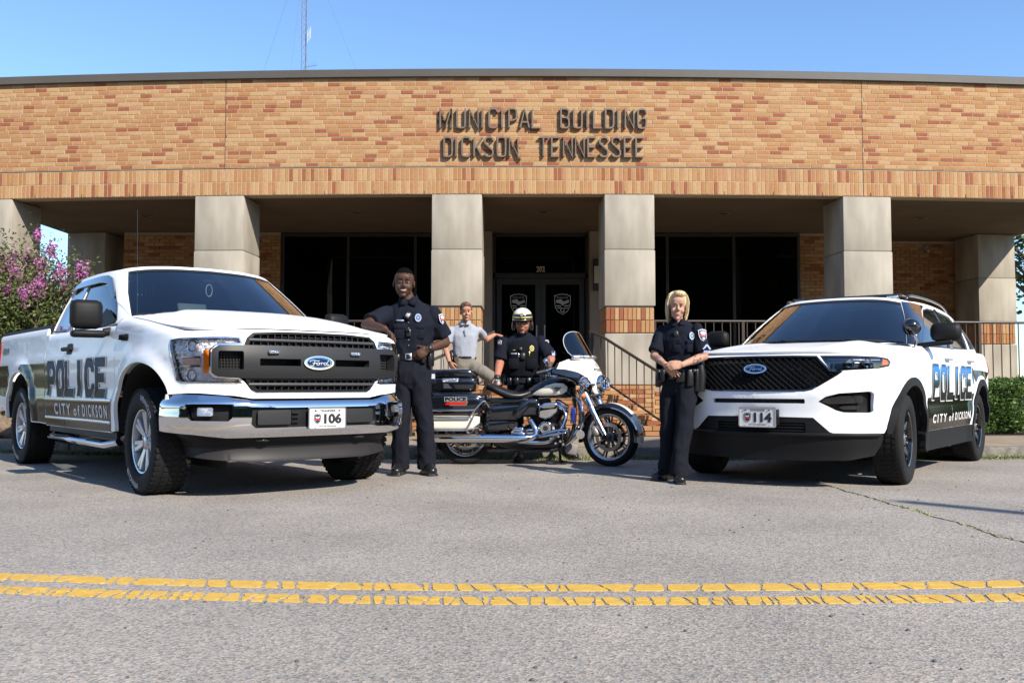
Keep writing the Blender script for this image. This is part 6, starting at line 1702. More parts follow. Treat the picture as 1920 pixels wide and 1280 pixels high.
# mud flap, stand, brake pedal
MB().box((1.12, -.12, .17), (.12, .10, .12), M=Matrix.Rotation(rad(12), 3, 'Y'), bev=.02).build('air_dam', mat('dam_grey', (.20, .18, .17), .6), mc, 40)
st = MB(); st.tube(cr([(.95, .10, .20), (1.0, .16, .11), (1.01, .22, .03), (1.03, .25, .01)], 4), .012, 8).box((1.04, .26, .008), (.08, .05, .012)); st.tube([(.99, -.05, .16), (.995, -.05, .03), (1.02, -.05, .01)], .010, 6); st.build('side_stand', M_ENG, mc, 60)
MB().tube(cr([(.78, -.20, .30), (.85, -.22, .335), (1.0, -.23, .37), (1.08, -.24, .36)], 4), .014, 8, flat=1.3).build('brake_pedal', M_CHROME, mc, 60)
# tank
tk_s = smooth_secs([(.655, 0, .745, .035, .03, 2.2), (.70, 0, .755, .09, .065, 2.4), (.80, 0, .785, .15, .095, 2.6), (.93, 0, .81, .18, .115, 2.7), (1.05, 0, .805, .175, .115, 2.7), (1.13, 0, .79, .13, .095, 2.5), (1.17, 0, .785, .07, .06, 2.2)], 4)
mb = MB(); loft(mb, tk_s, 28); mb.build('fuel_tank', M_BLKL, mc, 80)
def tank_pt(sg):
    def f(a, z):
        j = 0
        for i in range(len(tk_s)-1):
            if tk_s[i][0] <= a: j = i
        A, B = tk_s[j], tk_s[j+1]; t = (a-A[0])/(B[0]-A[0]); S_ = [A[k]+(B[k]-A[k])*t for k in range(6)]
        w = min(.995, abs(z-S_[2])/S_[4]); return Vector((a, sg*S_[3]*(1-w**S_[5])**(1/S_[5]), z))
    return f
tw_ = [(.70, .735), (.76, .775), (.86, .830), (.95, .855), (1.03, .850), (1.075, .815), (1.07, .775), (1.03, .745), (.95, .728), (.80, .725)]
for sg in (-1, 1):
    tp = patch('tank_panel', M_CREAM, mc, tank_pt(sg), tw_, [], .03, .003, .003, flip=(sg > 0))
    eb = MB(); c_ = Vector((.965, sg*.191, .795))
    eb.prism([(-.055, .02), (-.02, .012), (0, .02), (.02, .012), (.055, .02), (.03, .002), (.018, -.022), (0, -.028), (-.018, -.022), (-.03, .002)], 0, .004, lambda a, b, d: (c_.x+a, c_.y+sg*d, c_.z+b)); eb.build('tank_emblem', mat('emblem_dark', (.06, .06, .07), .3, .6), tp)
MB().lathe([(0, .012), (.04, .012), (.045, 0)], (.93, 0, .925), (0, 0, 1), 24).build('fuel_cap', M_CHROME, mc, 40)
MB().box((.86, 0, .905), (.3, .05, .012), bev=.005).build('tank_console', M_BLKG, mc, 40)
# ---- steering assembly, turned towards the camera
PV = Vector((1.13, 0, 0)); RS = Matrix.Rotation(rad(-30), 3, 'Z')
def FK(p): return PV + RS @ Vector(p)
def fkb(mb, name, m, parent=None, smooth=50):
    mb.v = [tuple(FK(p)) for p in mb.v]; return mb.build(name, m, parent or mc, smooth)
bike_wheel(mc, tuple(FK((.45, 0, .300))), rad(-30), .305, .13, .238)
mb = MB(); V = []; F = []; mi = []
ns = 24
for i in range(ns+1):
    q = rad(-8+i*158/ns)
    for y, r in ((-.085, .300), (-.083, .335), (-.05, .352), (0, .356), (.05, .352), (.083, .335), (.085, .300)): V.append((.45+math.cos(q)*r, y, .300+math.sin(q)*r))
for i in range(ns):
    for j in range(6): F.append((i*7+j, (i+1)*7+j, (i+1)*7+j+1, i*7+j+1)); mi.append(0 if (j in (0, 5) or i > 12) else 1)
mb.v = V; mb.f = F; mb.mi = [1 if (j % 6) in (2, 3) and (j//6) < 15 or (j % 6) in (1, 4) and (j//6) < 7 else 0 for j in range(len(F))]
fkb(mb, 'front_fender', [M_BLKL, M_CREAM], None, 60)
mb = MB()
for sg in (-1, 1): mb.tube([(.45+.345*math.cos(rad(q)), sg*.088, .300+.305*math.sin(rad(q))) for q in range(2, 90, 8)], .007, 6)
fkb(mb, 'fender_trim', M_CHROME)
mb = MB(); mb.box((.795, 0, .345), (.035, .14, .03), bev=.01); fkb(mb, 'fender_lamp', M_AMBER)
mb = MB(); mb.box((.14, 0, .36), (.02, .16, .26), M=Matrix.Rotation(rad(10), 3, 'Y'), bev=.01); fkb(mb, 'rear_mud_flap', M_BLKL)
for sg in (-1, 1):
    mb = MB(); mb.tube([(.46, sg*.115, .285), (.34, sg*.115, .50), (.28, sg*.115, .61)], .030, 14, rs=[.026, .030, .032]); mb.tube([(.28, sg*.115, .61), (.17, sg*.115, .80)], .040, 14, rs=[.040, .055]); fk_ = fkb(mb, 'fork_leg', M_CHROME)
    mb = MB(); mb.cyl((.45, sg*.145, .300), (.45, sg*.09, .300), .030, 12); fkb(mb, 'axle_nut', M_CHROME)
    mb = MB(); mb.box((.335, sg*.125, .36), (.06, .05, .11), M=Matrix.Rotation(rad(-30), 3, 'Y'), bev=.012); fkb(mb, 'brake_caliper', mat('caliper_grey', (.30, .29, .28), .4, .6))
    mb = MB(); mb.tube([(.33, sg*.12, .84), (.26, sg*.23, .84)], .014, 8); mb.tube([(.26, sg*.20, .83), (.22, sg*.22, .74)], .010, 8); fkb(mb, 'lamp_bracket', M_CHROME)
    mb = MB(); mb.lathe([(0, -.06), (.035, -.05), (.055, -.02), (.060, .02), (.054, .03), (.052, .01)], (.27, sg*.245, .862), (1, 0, .05), 24); pl = fkb(mb, 'passing_lamp', M_CHROME)
    mb = MB(); mb.lathe([(0, .022), (.03, .020), (.053, .012)], (.27, sg*.245, .862), (1, 0, .05), 24); fkb(mb, 'lamp_glass', M_LED, pl)
    mb = MB(); mb.ell((.235, sg*.225, .725), (.035, .032, .032)); ts = fkb(mb, 'signal_housing', M_CHROME); mb = MB(); mb.ell((.250, sg*.225, .725), (.026, .028, .028)); fkb(mb, 'turn_signal', M_AMBER, ts)
    mb = MB(); mb.tube(cr([(-.02, sg*.03, .93), (-.02, sg*.12, 1.0), (-.06, sg*.25, 1.01), (-.12, sg*.36, .98)], 4), .014, 8); fkb(mb, 'handlebar', M_CHROME, None, 60)
    mb = MB(); mb.cyl((-.12, sg*.36, .98), (-.17, sg*.47, .955), .020, 10); fkb(mb, 'grip', M_RUBB)
    mb = MB(); mb.tube([(-.10, sg*.34, .99), (-.07, sg*.40, 1.06)], .006, 6); mb.ell((-.07, sg*.42, 1.08), (.028, .052, .036)); fkb(mb, 'mirror', M_CHROME)
mb = MB(); mb.box((.20, 0, .80), (.10, .27, .05), bev=.02).box((.30, 0, .735), (.08, .20, .03), bev=.014); fkb(mb, 'fork_clamp', M_CHROME)
# fairing
def fair(a, b): return FK((.345-2.55*a*a-.9*max(0, b-.86)**2*2.2-.25*max(0, .80-b), a, b))
w_h = [(0, 1.105), (.15, 1.108), (.24, 1.100), (.31, 1.065), (.345, 1.00), (.30, .995), (.23, .965), (.17, .91), (.135, .85), (.125, .79), (.10, .755), (0, .745)]
whp = w_h+mir(w_h)[1:-1]
patch('fairing', M_CREAM, mc, fair, whp, [oval(0, .853, .083, .083, 24)], .03, .004, .05)
for sg in (1, -1):
    q = [(.345, .998), (.372, .985), (.370, .960), (.33, .94), (.28, .905), (.235, .85), (.18, .80), (.13, .785), (.14, .85), (.175, .91), (.235, .962), (.30, .993)]
    patch('fairing_wing', M_BLKL, mc, fair, sideof(sg, q), [], .03, 0, .06)
patch('fairing_inner', M_BLKP, mc, lambda a, b: FK((.345-2.55*a*a-.9*max(0, b-.86)**2*2.2-.25*max(0, .80-b)-.055, a, b)), inset(whp, .01), [], .05, 0)
letter_obj('fairing_text', 'POLICE', M_BLKG, mc, fair, -.075, .075, .975, 1.005, off=.0075, bold=.03)
patch('fairing_crest', mat('crest_grey', (.25, .25, .27), .4), mc, lambda a, b: fair(a, b+1.035), shield(.035, .045), [], .1, .006, grid=False)
mb = MB(); mb.lathe([(.088, -.03), (.092, .01), (.084, .022), (.078, .01)], (.350, 0, .853), (1, 0, .03), 32); hl = fkb(mb, 'headlamp', M_CHROME)
mb = MB(); mb.lathe([(0, .012), (.05, .008), (.080, -.004)], (.352, 0, .853), (1, 0, .03), 32); fkb(mb, 'headlamp_glass', M_LED, hl)
for dz in (.035, -.035): mb = MB(); mb.lathe([(0, .004), (.022, .006), (.028, .014), (.033, .006)], (.358, 0, .853+dz), (1, 0, .03), 20); fkb(mb, 'headlamp_element', M_CHROME, hl)
# light bar under the screen + windscreen
for i in range(4):
    a = -.195+.13*i; mb = MB(); p = Vector((.235-1.6*a*a, a, 1.125)); mb.box(p, (.03, .118, .034), M=Matrix.Rotation(-math.atan(3.2*a), 3, 'Z').inverted(), bev=.01); fkb(mb, 'warning_strip', M_LED)
    mb = MB(); mb.box(p-Vector((.012, 0, 0)), (.03, .126, .046), M=Matrix.Rotation(-math.atan(3.2*a), 3, 'Z').inverted(), bev=.01); fkb(mb, 'strip_bezel', M_CHROME)
def scr(a, b): return FK((.21-1.3*a*a-.62*(b-1.12), a, b))
ws = [(-.235, 1.125), (.235, 1.125), (.262, 1.17), (.262, 1.24), (.235, 1.31), (.18, 1.365), (.10, 1.395), (0, 1.402), (-.10, 1.395), (-.18, 1.365), (-.235, 1.31), (-.262, 1.24), (-.262, 1.17)]
ws = cr(ws[:2], 1)+cr(ws[2:], 4)
ws_o = patch('windscreen', M_SCR, mc, scr, ws, [], .03, 0)
patch('windscreen_edge', mat('screen_edge', (.35, .37, .40), .2, coat=.5), ws_o, scr, ws, [inset(ws, .006)], .04, .002, .004)
mb = MB()
for a in (-.07, .07): mb.lathe([(0, .01), (.035, .01), (.04, 0)], (.10, a, 1.02), (-1, 0, .2), 18)
fkb(mb, 'gauge', M_BLKG)
for o in list(mc.children):
    pass
mc.rotation_euler = (0, rad(0), rad(-2))
# ================================================================= PEOPLE
def remeshed(mb, name, m, parent, voxel, smooth=3, disp=0.0, dscale=9.0, seed=0, folds=None):
    me = bpy.data.meshes.new(name); me.from_pydata(mb.v, [], mb.f)
    bm = bmesh.new(); bm.from_mesh(me); bmesh.ops.recalc_face_normals(bm, faces=bm.faces); bm.to_mesh(me); bm.free()
    o = bpy.data.objects.new(name, me); COL.objects.link(o)
    r = o.modifiers.new('r', 'REMESH'); r.mode = 'VOXEL'; r.voxel_size = voxel; r.use_smooth_shade = True
    if smooth: s = o.modifiers.new('s', 'SMOOTH'); s.factor = .5; s.iterations = smooth
    dg = bpy.context.evaluated_depsgraph_get(); me2 = bpy.data.meshes.new_from_object(o.evaluated_get(dg))
    bpy.data.objects.remove(o); bpy.data.meshes.remove(me)
    me2.name = name
    if disp:
        from mathutils import noise
        n = len(me2.vertices); co = np.empty(n*3); me2.vertices.foreach_get('co', co); co = co.reshape(-1, 3)
        no = np.empty(n*3); me2.vertices.foreach_get('normal', no); no = no.reshape(-1, 3)
        d = np.empty(n)
        for i in range(n):
            p = co[i]; v = Vector((p[0]*dscale+seed, p[1]*dscale, p[2]*dscale*(folds or 1.0)))
            q = noise.noise(v); q2 = noise.noise(v*2.2+Vector((5, 1, 2))); d[i] = (1-abs(q)*2.6)*.7+(1-abs(q2)*2.6)*.45
        co += no*(d*disp)[:, None]; me2.vertices.foreach_set('co', co.ravel())
    me2.materials.clear(); me2.materials.append(m); me2.polygons.foreach_set('use_smooth', [True]*len(me2.polygons)); me2.update()
    o = bpy.data.objects.new(name, me2); return link(o, parent)

def limb(mb, pts, rs, n=14, flat=1.0, up=None):
    mb.tube(pts, 1, n, True, rs, flat, up)
    return mb
def rlimb(mb, pts, rs, n=14, flat=1.0, up=None):
    limb(mb, pts, rs, n, flat, up)
    for p, r in ((pts[0], rs[0]), (pts[-1], rs[-1])): mb.ell(p, r*.99, nu=12, nv=8)
    return mb

def frame(yaw=0, pitch=0, roll=0): return Matrix.Rotation(rad(yaw), 3, 'Z') @ Matrix.Rotation(rad(pitch), 3, 'X') @ Matrix.Rotation(rad(roll), 3, 'Y')
def head_prims(mb, c, k, M, jaw=1.0, wide=1.0):
    """head facing -y, k = scale"""
    T = lambda x, y, z: Vector(c) + M @ Vector((x*k*wide, y*k, z*k))
    E_ = lambda x, y, z, a, b, d: mb.ell(T(x, y, z), (a*k*wide, b*k, d*k), M=M, nu=18, nv=12)
    E_(0, .014, .032, .078, .093, .088); E_(0, .03, 0, .070, .075, .08)
    E_(0, -.026, -.033, .064*jaw, .062, .080); E_(0, -.028, -.070, .050*jaw, .055, .044); E_(0, -.066, -.104, .024*jaw, .020, .018)
    for s in (-1, 1):
        E_(s*.034, -.062, -.036, .026, .024, .026); E_(s*.038*jaw, -.024, -.066, .018, .034, .028)
        E_(s*.026, -.083, .020, .022, .010, .008); E_(s*.0795, .012, -.010, .008, .019, .032); E_(s*.012, -.096, -.034, .009, .010, .008)
    E_(0, -.075, .045, .050, .020, .03)
    mb.tube([T(0, -.080, .018), T(0, -.094, -.006), T(0, -.108, -.026), T(0, -.100, -.038)], .01, 10, True, [.007*k, .008*k, .0115*k, .009*k])
    E_(0, -.084, -.060, .024, .009, .007); E_(0, -.082, -.074, .020, .009, .008)
def face_parts(root, c, k, M, lip, brow, iris, smile=True, wide=1.0, lids=None, glasses=False):
    T = lambda x, y, z: Vector(c) + M @ Vector((x*k*wide, y*k, z*k))
    if not glasses:
        for s in (-1, 1):
            mb = MB(); mb.ell(T(s*.030, -.0835, .002), (.0115*k, .006*k, .0048*k), M=M, nu=14, nv=8); e = mb.build('eye', mat('eye_white', (.24, .22, .205), .6, spec=.2), root, 180)
            mb = MB(); mb.ell(T(s*.030, -.0895, .002), (.0052*k, .003*k, .0046*k), M=M, nu=10, nv=6); mb.build('iris', iris, e, 180)
            mb = MB(); mb.tube([T(s*.015, -.0885, .007), T(s*.030, -.0925, .0105), T(s*.046, -.086, .006)], .0022*k, 6); mb.build('eyelid', lids or lip, e, 60)
    for s in (-1, 1):
        mb = MB(); mb.tube([T(s*.012, -.094, .021), T(s*.028, -.095, .028), T(s*.047, -.086, .023)], .004*k, 6, rs=[.0035*k, .0042*k, .002*k], flat=.6); mb.build('eyebrow', brow, root, 60)
    if smile:
        mb = MB(); mb.tube([T(-.024, -.084, -.059), T(-.013, -.0935, -.0645), T(0, -.097, -.066), T(.013, -.0935, -.0645), T(.024, -.084, -.059)], .004*k, 8, rs=[.001*k, .0036*k, .0042*k, .0036*k, .001*k]); m_ = mb.build('teeth', mat('teeth', (.42, .37, .32), .5, spec=.2), root, 80)
        mb = MB(); mb.tube([T(-.028, -.081, -.056), T(-.013, -.094, -.0585), T(0, -.097, -.0595), T(.013, -.094, -.0585), T(.028, -.081, -.056)], .0022*k, 6)
        mb.tube([T(-.028, -.081, -.057), T(-.014, -.0935, -.0705), T(0, -.097, -.0735), T(.014, -.0935, -.0705), T(.028, -.081, -.057)], .0026*k, 6); mb.build('lips', lip, root, 80)
    else:
        mb = MB(); mb.tube([T(-.025, -.084, -.063), T(0, -.098, -.062), T(.025, -.084, -.063)], .0035*k, 6); mb.tube([T(-.022, -.084, -.068), T(0, -.097, -.071), T(.022, -.084, -.068)], .004*k, 6); mb.build('lips', lip, root, 80)

def hand_prims(mb, w, d, n, side, k=1.0, curl=(25, 35, 25), thumb=(35, 20), spread=5, len_=1.0):
    """w wrist, d direction to the fingers, n palm normal (towards the palm), side +1/-1: thumb to (d x n)*side"""
    d = Vector(d).normalized(); n = Vector(n); n = (n-d*n.dot(d)).normalized(); t = d.cross(n)*side; w = Vector(w)
    B = Matrix((t, n, d)).transposed()
    mb.ell(w+d*.052*k, (.042*k, .016*k, .056*k), M=B, nu=14, nv=10); mb.ell(w+d*.030*k+t*.018*k, (.022*k, .018*k, .035*k), M=B, nu=12, nv=8)
    mb.tube([w-d*.02*k, w+d*.03*k], 1, 12, True, [.026*k, .030*k], .62, up=tuple(t))
    L = ((.030, .042, .026, .020), (.010, .047, .029, .021), (-.011, .043, .027, .020), (-.030, .033, .021, .018))
    for i, (o, a, b, c) in enumerate(L):
        q = w+d*(.090-.004*abs(i-1.2))*k+t*o*k; ang = 0; pts = [q-d*.02*k, q]; rr = [.0095*k, .0098*k]
        sp = Matrix.Rotation(rad(spread)*(1.5-i)*side*.0, 3, n)
        for seg, cu in zip((a, b, c), curl):
            ang += rad(cu+(i*3 if i > 1 else 0)); dd = d*math.cos(ang)+n*math.sin(ang)+t*(.05*(1.5-i)); pts.append(pts[-1]+dd.normalized()*seg*k*len_); rr.append(rr[-1]*.92)
        mb.tube(pts, 1, 10, True, rr); mb.ell(pts[-1], rr[-1], nu=8, nv=6)
    q = w+d*.022*k+t*.030*k; a1 = rad(thumb[0]); dd = d*math.cos(a1)+t*math.sin(a1)+n*.35; dd.normalize()
    p1 = q+dd*.038*k; dd2 = d*math.cos(rad(thumb[1]))+t*math.sin(rad(thumb[1]))+n*.35; dd2.normalize(); p2 = p1+dd2*.030*k; p3 = p2+(d*.95+n*.3).normalized()*.024*k
    mb.tube([q-dd*.01*k, p1, p2, p3], 1, 10, True, [.014*k, .012*k, .011*k, .009*k]); mb.ell(p3, .009*k, nu=8, nv=6)

def skin_mat(name, col, rough=.5):
    m = mat(name, col, rough, var=.10, vscale=30, bump=.12, bscale=300, bdist=.001); b = m.node_tree.nodes['Principled BSDF']
    b.inputs['Specular IOR Level'].default_value = .3; b.inputs['Subsurface Weight'].default_value = .12; b.inputs['Subsurface Radius'].default_value = (.012, .005, .003); b.inputs['Subsurface Scale'].default_value = .5; return m
SK_D = skin_mat('skin_dark', (.062, .028, .0155), .55); SK_F = skin_mat('skin_fair', (.40, .215, .145), .6); SK_R = skin_mat('skin_ruddy', (.36, .145, .09), .6); SK_L = skin_mat('skin_light', (.38, .185, .115), .6)
NAVY = mat('navy_uniform', (.0085, .010, .017), .9, spec=.12, bump=.5, bscale=260, bdist=.0012, var=.2, vscale=6); NAVYT = mat('navy_trousers', (.009, .010, .0155), .9, spec=.12, bump=.4, bscale=260, bdist=.0012)
VEST = mat('vest_black', (.005, .006, .009), .9, spec=.12, bump=.5, bscale=200, bdist=.0015)
POLO = mat('polo_grey', (.27, .29, .325), .9, bump=.4, bscale=300, bdist=.001, var=.05, vscale=9); KHAKI = mat('khaki_trousers', (.16, .14, .11), .9, bump=.4, bscale=260, bdist=.001)
LEATH = mat('belt_leather', (.008, .008, .009), .35, bump=.2, bscale=200, bdist=.001); BOOT = mat('boot_black', (.010, .010, .010), .3, bump=.3, bscale=80, bdist=.002)
SILV = mat('badge_silver', (.62, .64, .68), .25, .8); GOLD = mat('badge_gold', (.62, .47, .16), .3, .8)
P_WH = mat('patch_white', (.62, .63, .66), .8); P_BL = mat('patch_navy', (.02, .03, .10), .8); P_RD = mat('patch_red', (.42, .07, .08), .8); GEAR = mat('gear_black', (.012, .012, .013), .45)
IR_D = mat('iris_dark', (.012, .007, .005), .1); IR_B = mat('iris_blue', (.05, .09, .12), .1)

def person(x, y, z, label): return empty('person', (x, y, z), label=label, cat='person')
def W2(root): o = Vector(root.location); return lambda x, y, z: Vector((x, y, z))-o
def boots(root, feet, k=1.0, m=BOOT, name='shoe'):
    for (p, dr) in feet:
        p = Vector(p); d = Vector((dr[0], dr[1], 0)).normalized(); a = math.atan2(d.y, d.x); M = Matrix.Rotation(a, 3, 'Z'); mb = MB()
        T = lambda x, y_, z_: p+M @ Vector((x*k, y_*k, z_*k))
        mb.ell(T(.095, 0, .042), (.075*k, .052*k, .040*k), M=M); mb.ell(T(-.02, 0, .048), (.065*k, .040*k, .048*k), M=M); mb.ell(T(.05, 0, .058), (.08*k, .043*k, .048*k), M=M)
        mb.tube([T(-.012, 0, .05), T(-.015, 0, .14)], 1, 14, True, [.046*k, .050*k]); mb.box(T(.04, 0, .014), (.235*k, .082*k, .026*k), M=M, bev=.008)
        b = remeshed(mb, name, m, root, .007, 2)
        sl_ = MB(); sl_.box(T(.04, 0, .009), (.25*k, .09*k, .018*k), M=M, bev=.008); sl_.build('sole', M_RUBB, b, 40)
        for i in range(4): 
            MB().tube([T(.03+.018*i, -.022, .098-.009*i), T(.034+.018*i, 0, .105-.010*i), T(.03+.018*i, .022, .098-.009*i)], .0028, 6).build('lace', M_RUBB, b, 60)

def shoulder_patch(root, c, n, w=.075, h=.098, up=Vector((0, 0, 1))):
    n = Vector(n).normalized(); u = up.cross(n).normalized(); v = n.cross(u); c = Vector(c)
    fn = lambda a, b: c+u*a+v*b-n*(a*a*7+b*b*1.5)
    S = shield(w, h); o = patch('shoulder_patch', P_WH, root, fn, S, [], .012, .0, .003)
    patch('patch_field', P_BL, o, fn, inset(S, .005), [], .012, .0012)
    patch('patch_eagle', P_WH, o, fn, [(-w*.36, h*.22), (0, h*.30), (w*.36, h*.22), (w*.2, h*.02), (-w*.2, h*.02)], [], .02, .0022)
    patch('patch_band', P_RD, o, fn, [(-w*.40, 0), (w*.40, 0), (w*.40, -h*.12), (-w*.40, -h*.12)], [], .02, .0022)
    patch('patch_seal', P_WH, o, fn, oval(0, -h*.27, w*.13, h*.10, 12), [], .02, .0022)
    letter_obj('patch_word', 'POLICE', P_WH, o, fn, -w*.34, w*.34, h*.33, h*.41, off=.0024)
    return o
def chest_badge(root, c, n, m, w=.052, h=.07):
    n = Vector(n).normalized(); u = Vector((0, 0, 1)).cross(n).normalized(); v = n.cross(u); c = Vector(c); fn = lambda a, b: c+u*a+v*b
    o = patch('badge', m, root, fn, oval(0, 0, w/2, h/2, 20), [], .02, .004, .006)
    patch('badge_centre', P_BL, o, fn, oval(0, 0, w*.30, h*.28, 16), [], .02, .0052); patch('badge_seal', m, o, fn, oval(0, 0, w*.18, h*.17, 12), [], .02, .0062)
def box_on(root, name, c, dims, n, m, bev=.006, roll=0):
    n = Vector(n).normalized(); u = Vector((0, 0, 1)).cross(n).normalized(); v = n.cross(u); M = Matrix((u, v, n)).transposed() @ Matrix.Rotation(rad(roll), 3, 'Z')
    mb = MB(); mb.box((0, 0, 0), dims, bev=bev); mb.v = [tuple(Vector(c)+M @ Vector(p)) for p in mb.v]; return mb.build(name, m, root, 50)
def ring_strap(root, name, c, rx, ry, z0, z1, m, yaw=0, th=.008, n=40, tilt=0.0):
    M = Matrix.Rotation(rad(yaw), 3, 'Z') @ Matrix.Rotation(rad(tilt), 3, 'Y'); V = []; F = []; c = Vector(c)
    for i in range(n):
        q = 2*PI*i/n
        for r, z in ((0, z0), (th, z0), (th, z1), (0, z1)): V.append(c+M @ Vector(((rx+r)*math.cos(q), (ry+r)*math.sin(q), z)))
    for i in range(n):
        for j in range(4): a = i*4; b = ((i+1) % n)*4; F.append((a+j, b+j, b+(j+1) % 4, a+(j+1) % 4))
    return MB().add(V, F).build(name, m, root, 50)
def onring(c, rx, ry, yaw, ang, off=0.0, z=0.0):
    """point and normal on the belt ring; ang 270 faces the camera side"""
    M = Matrix.Rotation(rad(yaw), 3, 'Z'); q = rad(ang); n = Vector((math.cos(q)/rx, math.sin(q)/ry, 0)).normalized()
    return Vector(c)+M @ (Vector((rx*math.cos(q), ry*math.sin(q), z))+n*off), M @ n

def torso(mb, P, secs, yaw=0):
    """secs: (centre, rx, ry) stacked upwards"""
    n = 28; V = []; F = []; M = Matrix.Rotation(rad(yaw), 3, 'Z')
    for c, rx, ry in secs:
        for j in range(n):
            q = 2*PI*j/n; cx, sy = math.cos(q), math.sin(q); e = 2/2.35
            V.append(Vector(c)+M @ Vector((rx*math.copysign(abs(cx)**e, cx), ry*math.copysign(abs(sy)**e, sy), 0)))
    k = len(secs)
    for i in range(k-1):
        for j in range(n): F.append((i*n+j, i*n+(j+1) % n, (i+1)*n+(j+1) % n, (i+1)*n+j))
    F += [tuple(range(n-1, -1, -1)), tuple((k-1)*n+j for j in range(n))]; mb.add(V, F)

# ---------------------------------------------------------------- officer leaning on the pickup
def officer_a():
    R = person(-.90, 8.60, 0, 'tall smiling officer in navy uniform leaning one arm on the pickup hood'); L = W2(R)
    hd = L(-1.012, 8.56, 1.790); HM = frame(6, 4, 3); k = 1.13
    shR, shL = L(-1.155, 8.60, 1.505), L(-.745, 8.60, 1.505); elR, wrR = L(-1.315, 8.26, 1.375), L(-1.115, 8.01, 1.325)
    elL, wrL = L(-.635, 8.66, 1.235), L(-.775, 8.47, 1.165)
    body = MB(); head_prims(body, hd, k, HM, jaw=1.06, wide=1.05)
    rlimb(body, [hd+Vector((0, .025, -.07)), L(-.965, 8.60, 1.60), L(-.955, 8.62, 1.50)], [.064, .068, .085])
    torso(body, None, [(L(-.95, 8.62, .98), .15, .10), (L(-.95, 8.62, 1.15), .15, .10), (L(-.95, 8.62, 1.35), .17, .11), (L(-.95, 8.62, 1.50), .17, .09)])
    rlimb(body, [shR, elR], [.062, .050]); rlimb(body, [elR, elR.lerp(wrR, .35), wrR], [.050, .048, .031]); hand_prims(body, wrR, (.78, -.20, -.60), (-.5, -.1, -.85), 1, 1.12, (30, 40, 30), (30, 15))
    rlimb(body, [shL, elL], [.064, .052]); rlimb(body, [elL, elL.lerp(wrL, .35), wrL], [.052, .050, .033]); hand_prims(body, wrL, (-.80, -.25, -.50), (-.3, .9, -.2), -1, 1.12, (35, 45, 35), (50, 35))
    for hx, kx, ax in ((-1.02, -1.03, -1.045), (-.87, -.825, -.795)): rlimb(body, [L(hx, 8.62, .98), L(kx, 8.60, .52), L(ax, 8.63, .10)], [.075, .055, .042])
    remeshed(body, 'body', SK_D, R, .0058, 3)
    face_parts(R, hd, k, HM, mat('lip_dark', (.13, .05, .04), .4), mat('hair_black', (.003, .003, .003), .95, spec=.05, bump=.6, bscale=300), IR_D)
    hr = MB(); T = lambda x, y, z: hd+HM @ Vector((x*k, y*k, z*k)); hr.ell(T(0, .020, .046), (.0785*k, .094*k, .082*k), M=HM); hh = remeshed(hr, 'hair', MATS['hair_black'], R, .006, 2)
    bm = bmesh.new(); bm.from_mesh(hh.data); iv = HM.inverted()
    dl = [v for v in bm.verts if (lambda q: q.y < -.056*k and q.z < .072*k or q.z < .018*k-.35*min(0, q.y-.02) and q.y < .045*k or q.z < -.02*k)(iv @ (v.co-hd))]
    bmesh.ops.delete(bm, geom=dl, context='VERTS'); bm.to_mesh(hh.data); bm.free()
    sh = MB(); torso(sh, None, [(L(-.95, 8.62, 1.06), .172, .125), (L(-.95, 8.615, 1.12), .182, .135), (L(-.95, 8.61, 1.25), .204, .145), (L(-.95, 8.61, 1.38), .228, .145), (L(-.95, 8.61, 1.46), .236, .13), (L(-.95, 8.61, 1.53), .226, .108), (L(-.952, 8.61, 1.575), .170, .088), (L(-.958, 8.61, 1.61), .105, .078), (L(-.962, 8.60, 1.635), .082, .075)])
    for s, e, r in ((shR, elR, 1), (shL, elL, 1)): limb(sh, [s+(s-e)*.10, s, s.lerp(e, .5), s.lerp(e, .80)], [.060, .074, .080, .086]); sh.ell(s+Vector((0, 0, -.004)), .073)
    shirt = remeshed(sh, 'shirt', NAVY, R, .0085, 3, .011, 7.0, 3, .6)
    # collar
    for s in (-1, 1):
        c0 = L(-.970, 8.595, 1.638); V = [c0+Vector((s*.012, -.100, -.045)), c0+Vector((s*.075, -.105, -.07)), c0+Vector((s*.095, -.03, .0)), c0+Vector((s*.080, .07, .03)), c0+Vector((0, .10, .035)), c0+Vector((0, .085, .06)), c0+Vector((s*.066, .055, .055)), c0+Vector((s*.076, -.02, .035)), c0+Vector((s*.030, -.085, .008))]
        q = MB(); q.add(V, [(0, 1, 2, 7, 8), (2, 3, 6, 7), (3, 4, 5, 6)]); c_ = q.build('collar', NAVY, shirt); md = c_.modifiers.new('s', 'SOLIDIFY'); md.thickness = .006; c_.data.polygons.foreach_set('use_smooth', [True]*3)
    tr = MB(); torso(tr, None, [(L(-.945, 8.62, .80), .125, .09), (L(-.945, 8.62, .86), .160, .122), (L(-.948, 8.62, .95), .172, .135), (L(-.95, 8.62, 1.03), .175, .13), (L(-.95, 8.62, 1.10), .172, .125)])
    for hx, kx, ax in ((-1.030, -1.040, -1.045), (-.865, -.822, -.800)): limb(tr, [L(hx, 8.62, .98), L(hx, 8.61, .80), L(kx, 8.60, .50), L(ax, 8.615, .25), L(ax, 8.62, .055)], [.100, .097, .080, .074, .078], 18)
    remeshed(tr, 'trousers', NAVYT, R, .009, 3, .014, 6.0, 9, .55)
    boots(R, [(L(-1.045, 8.62, 0), (-.15, -1)), (L(-.795, 8.62, 0), (.45, -1))], 1.12)
    bc = L(-.95, 8.62, 1.095)
    belt = ring_strap(R, 'duty_belt', bc, .178, .135, -.028, .030, LEATH, th=.012)
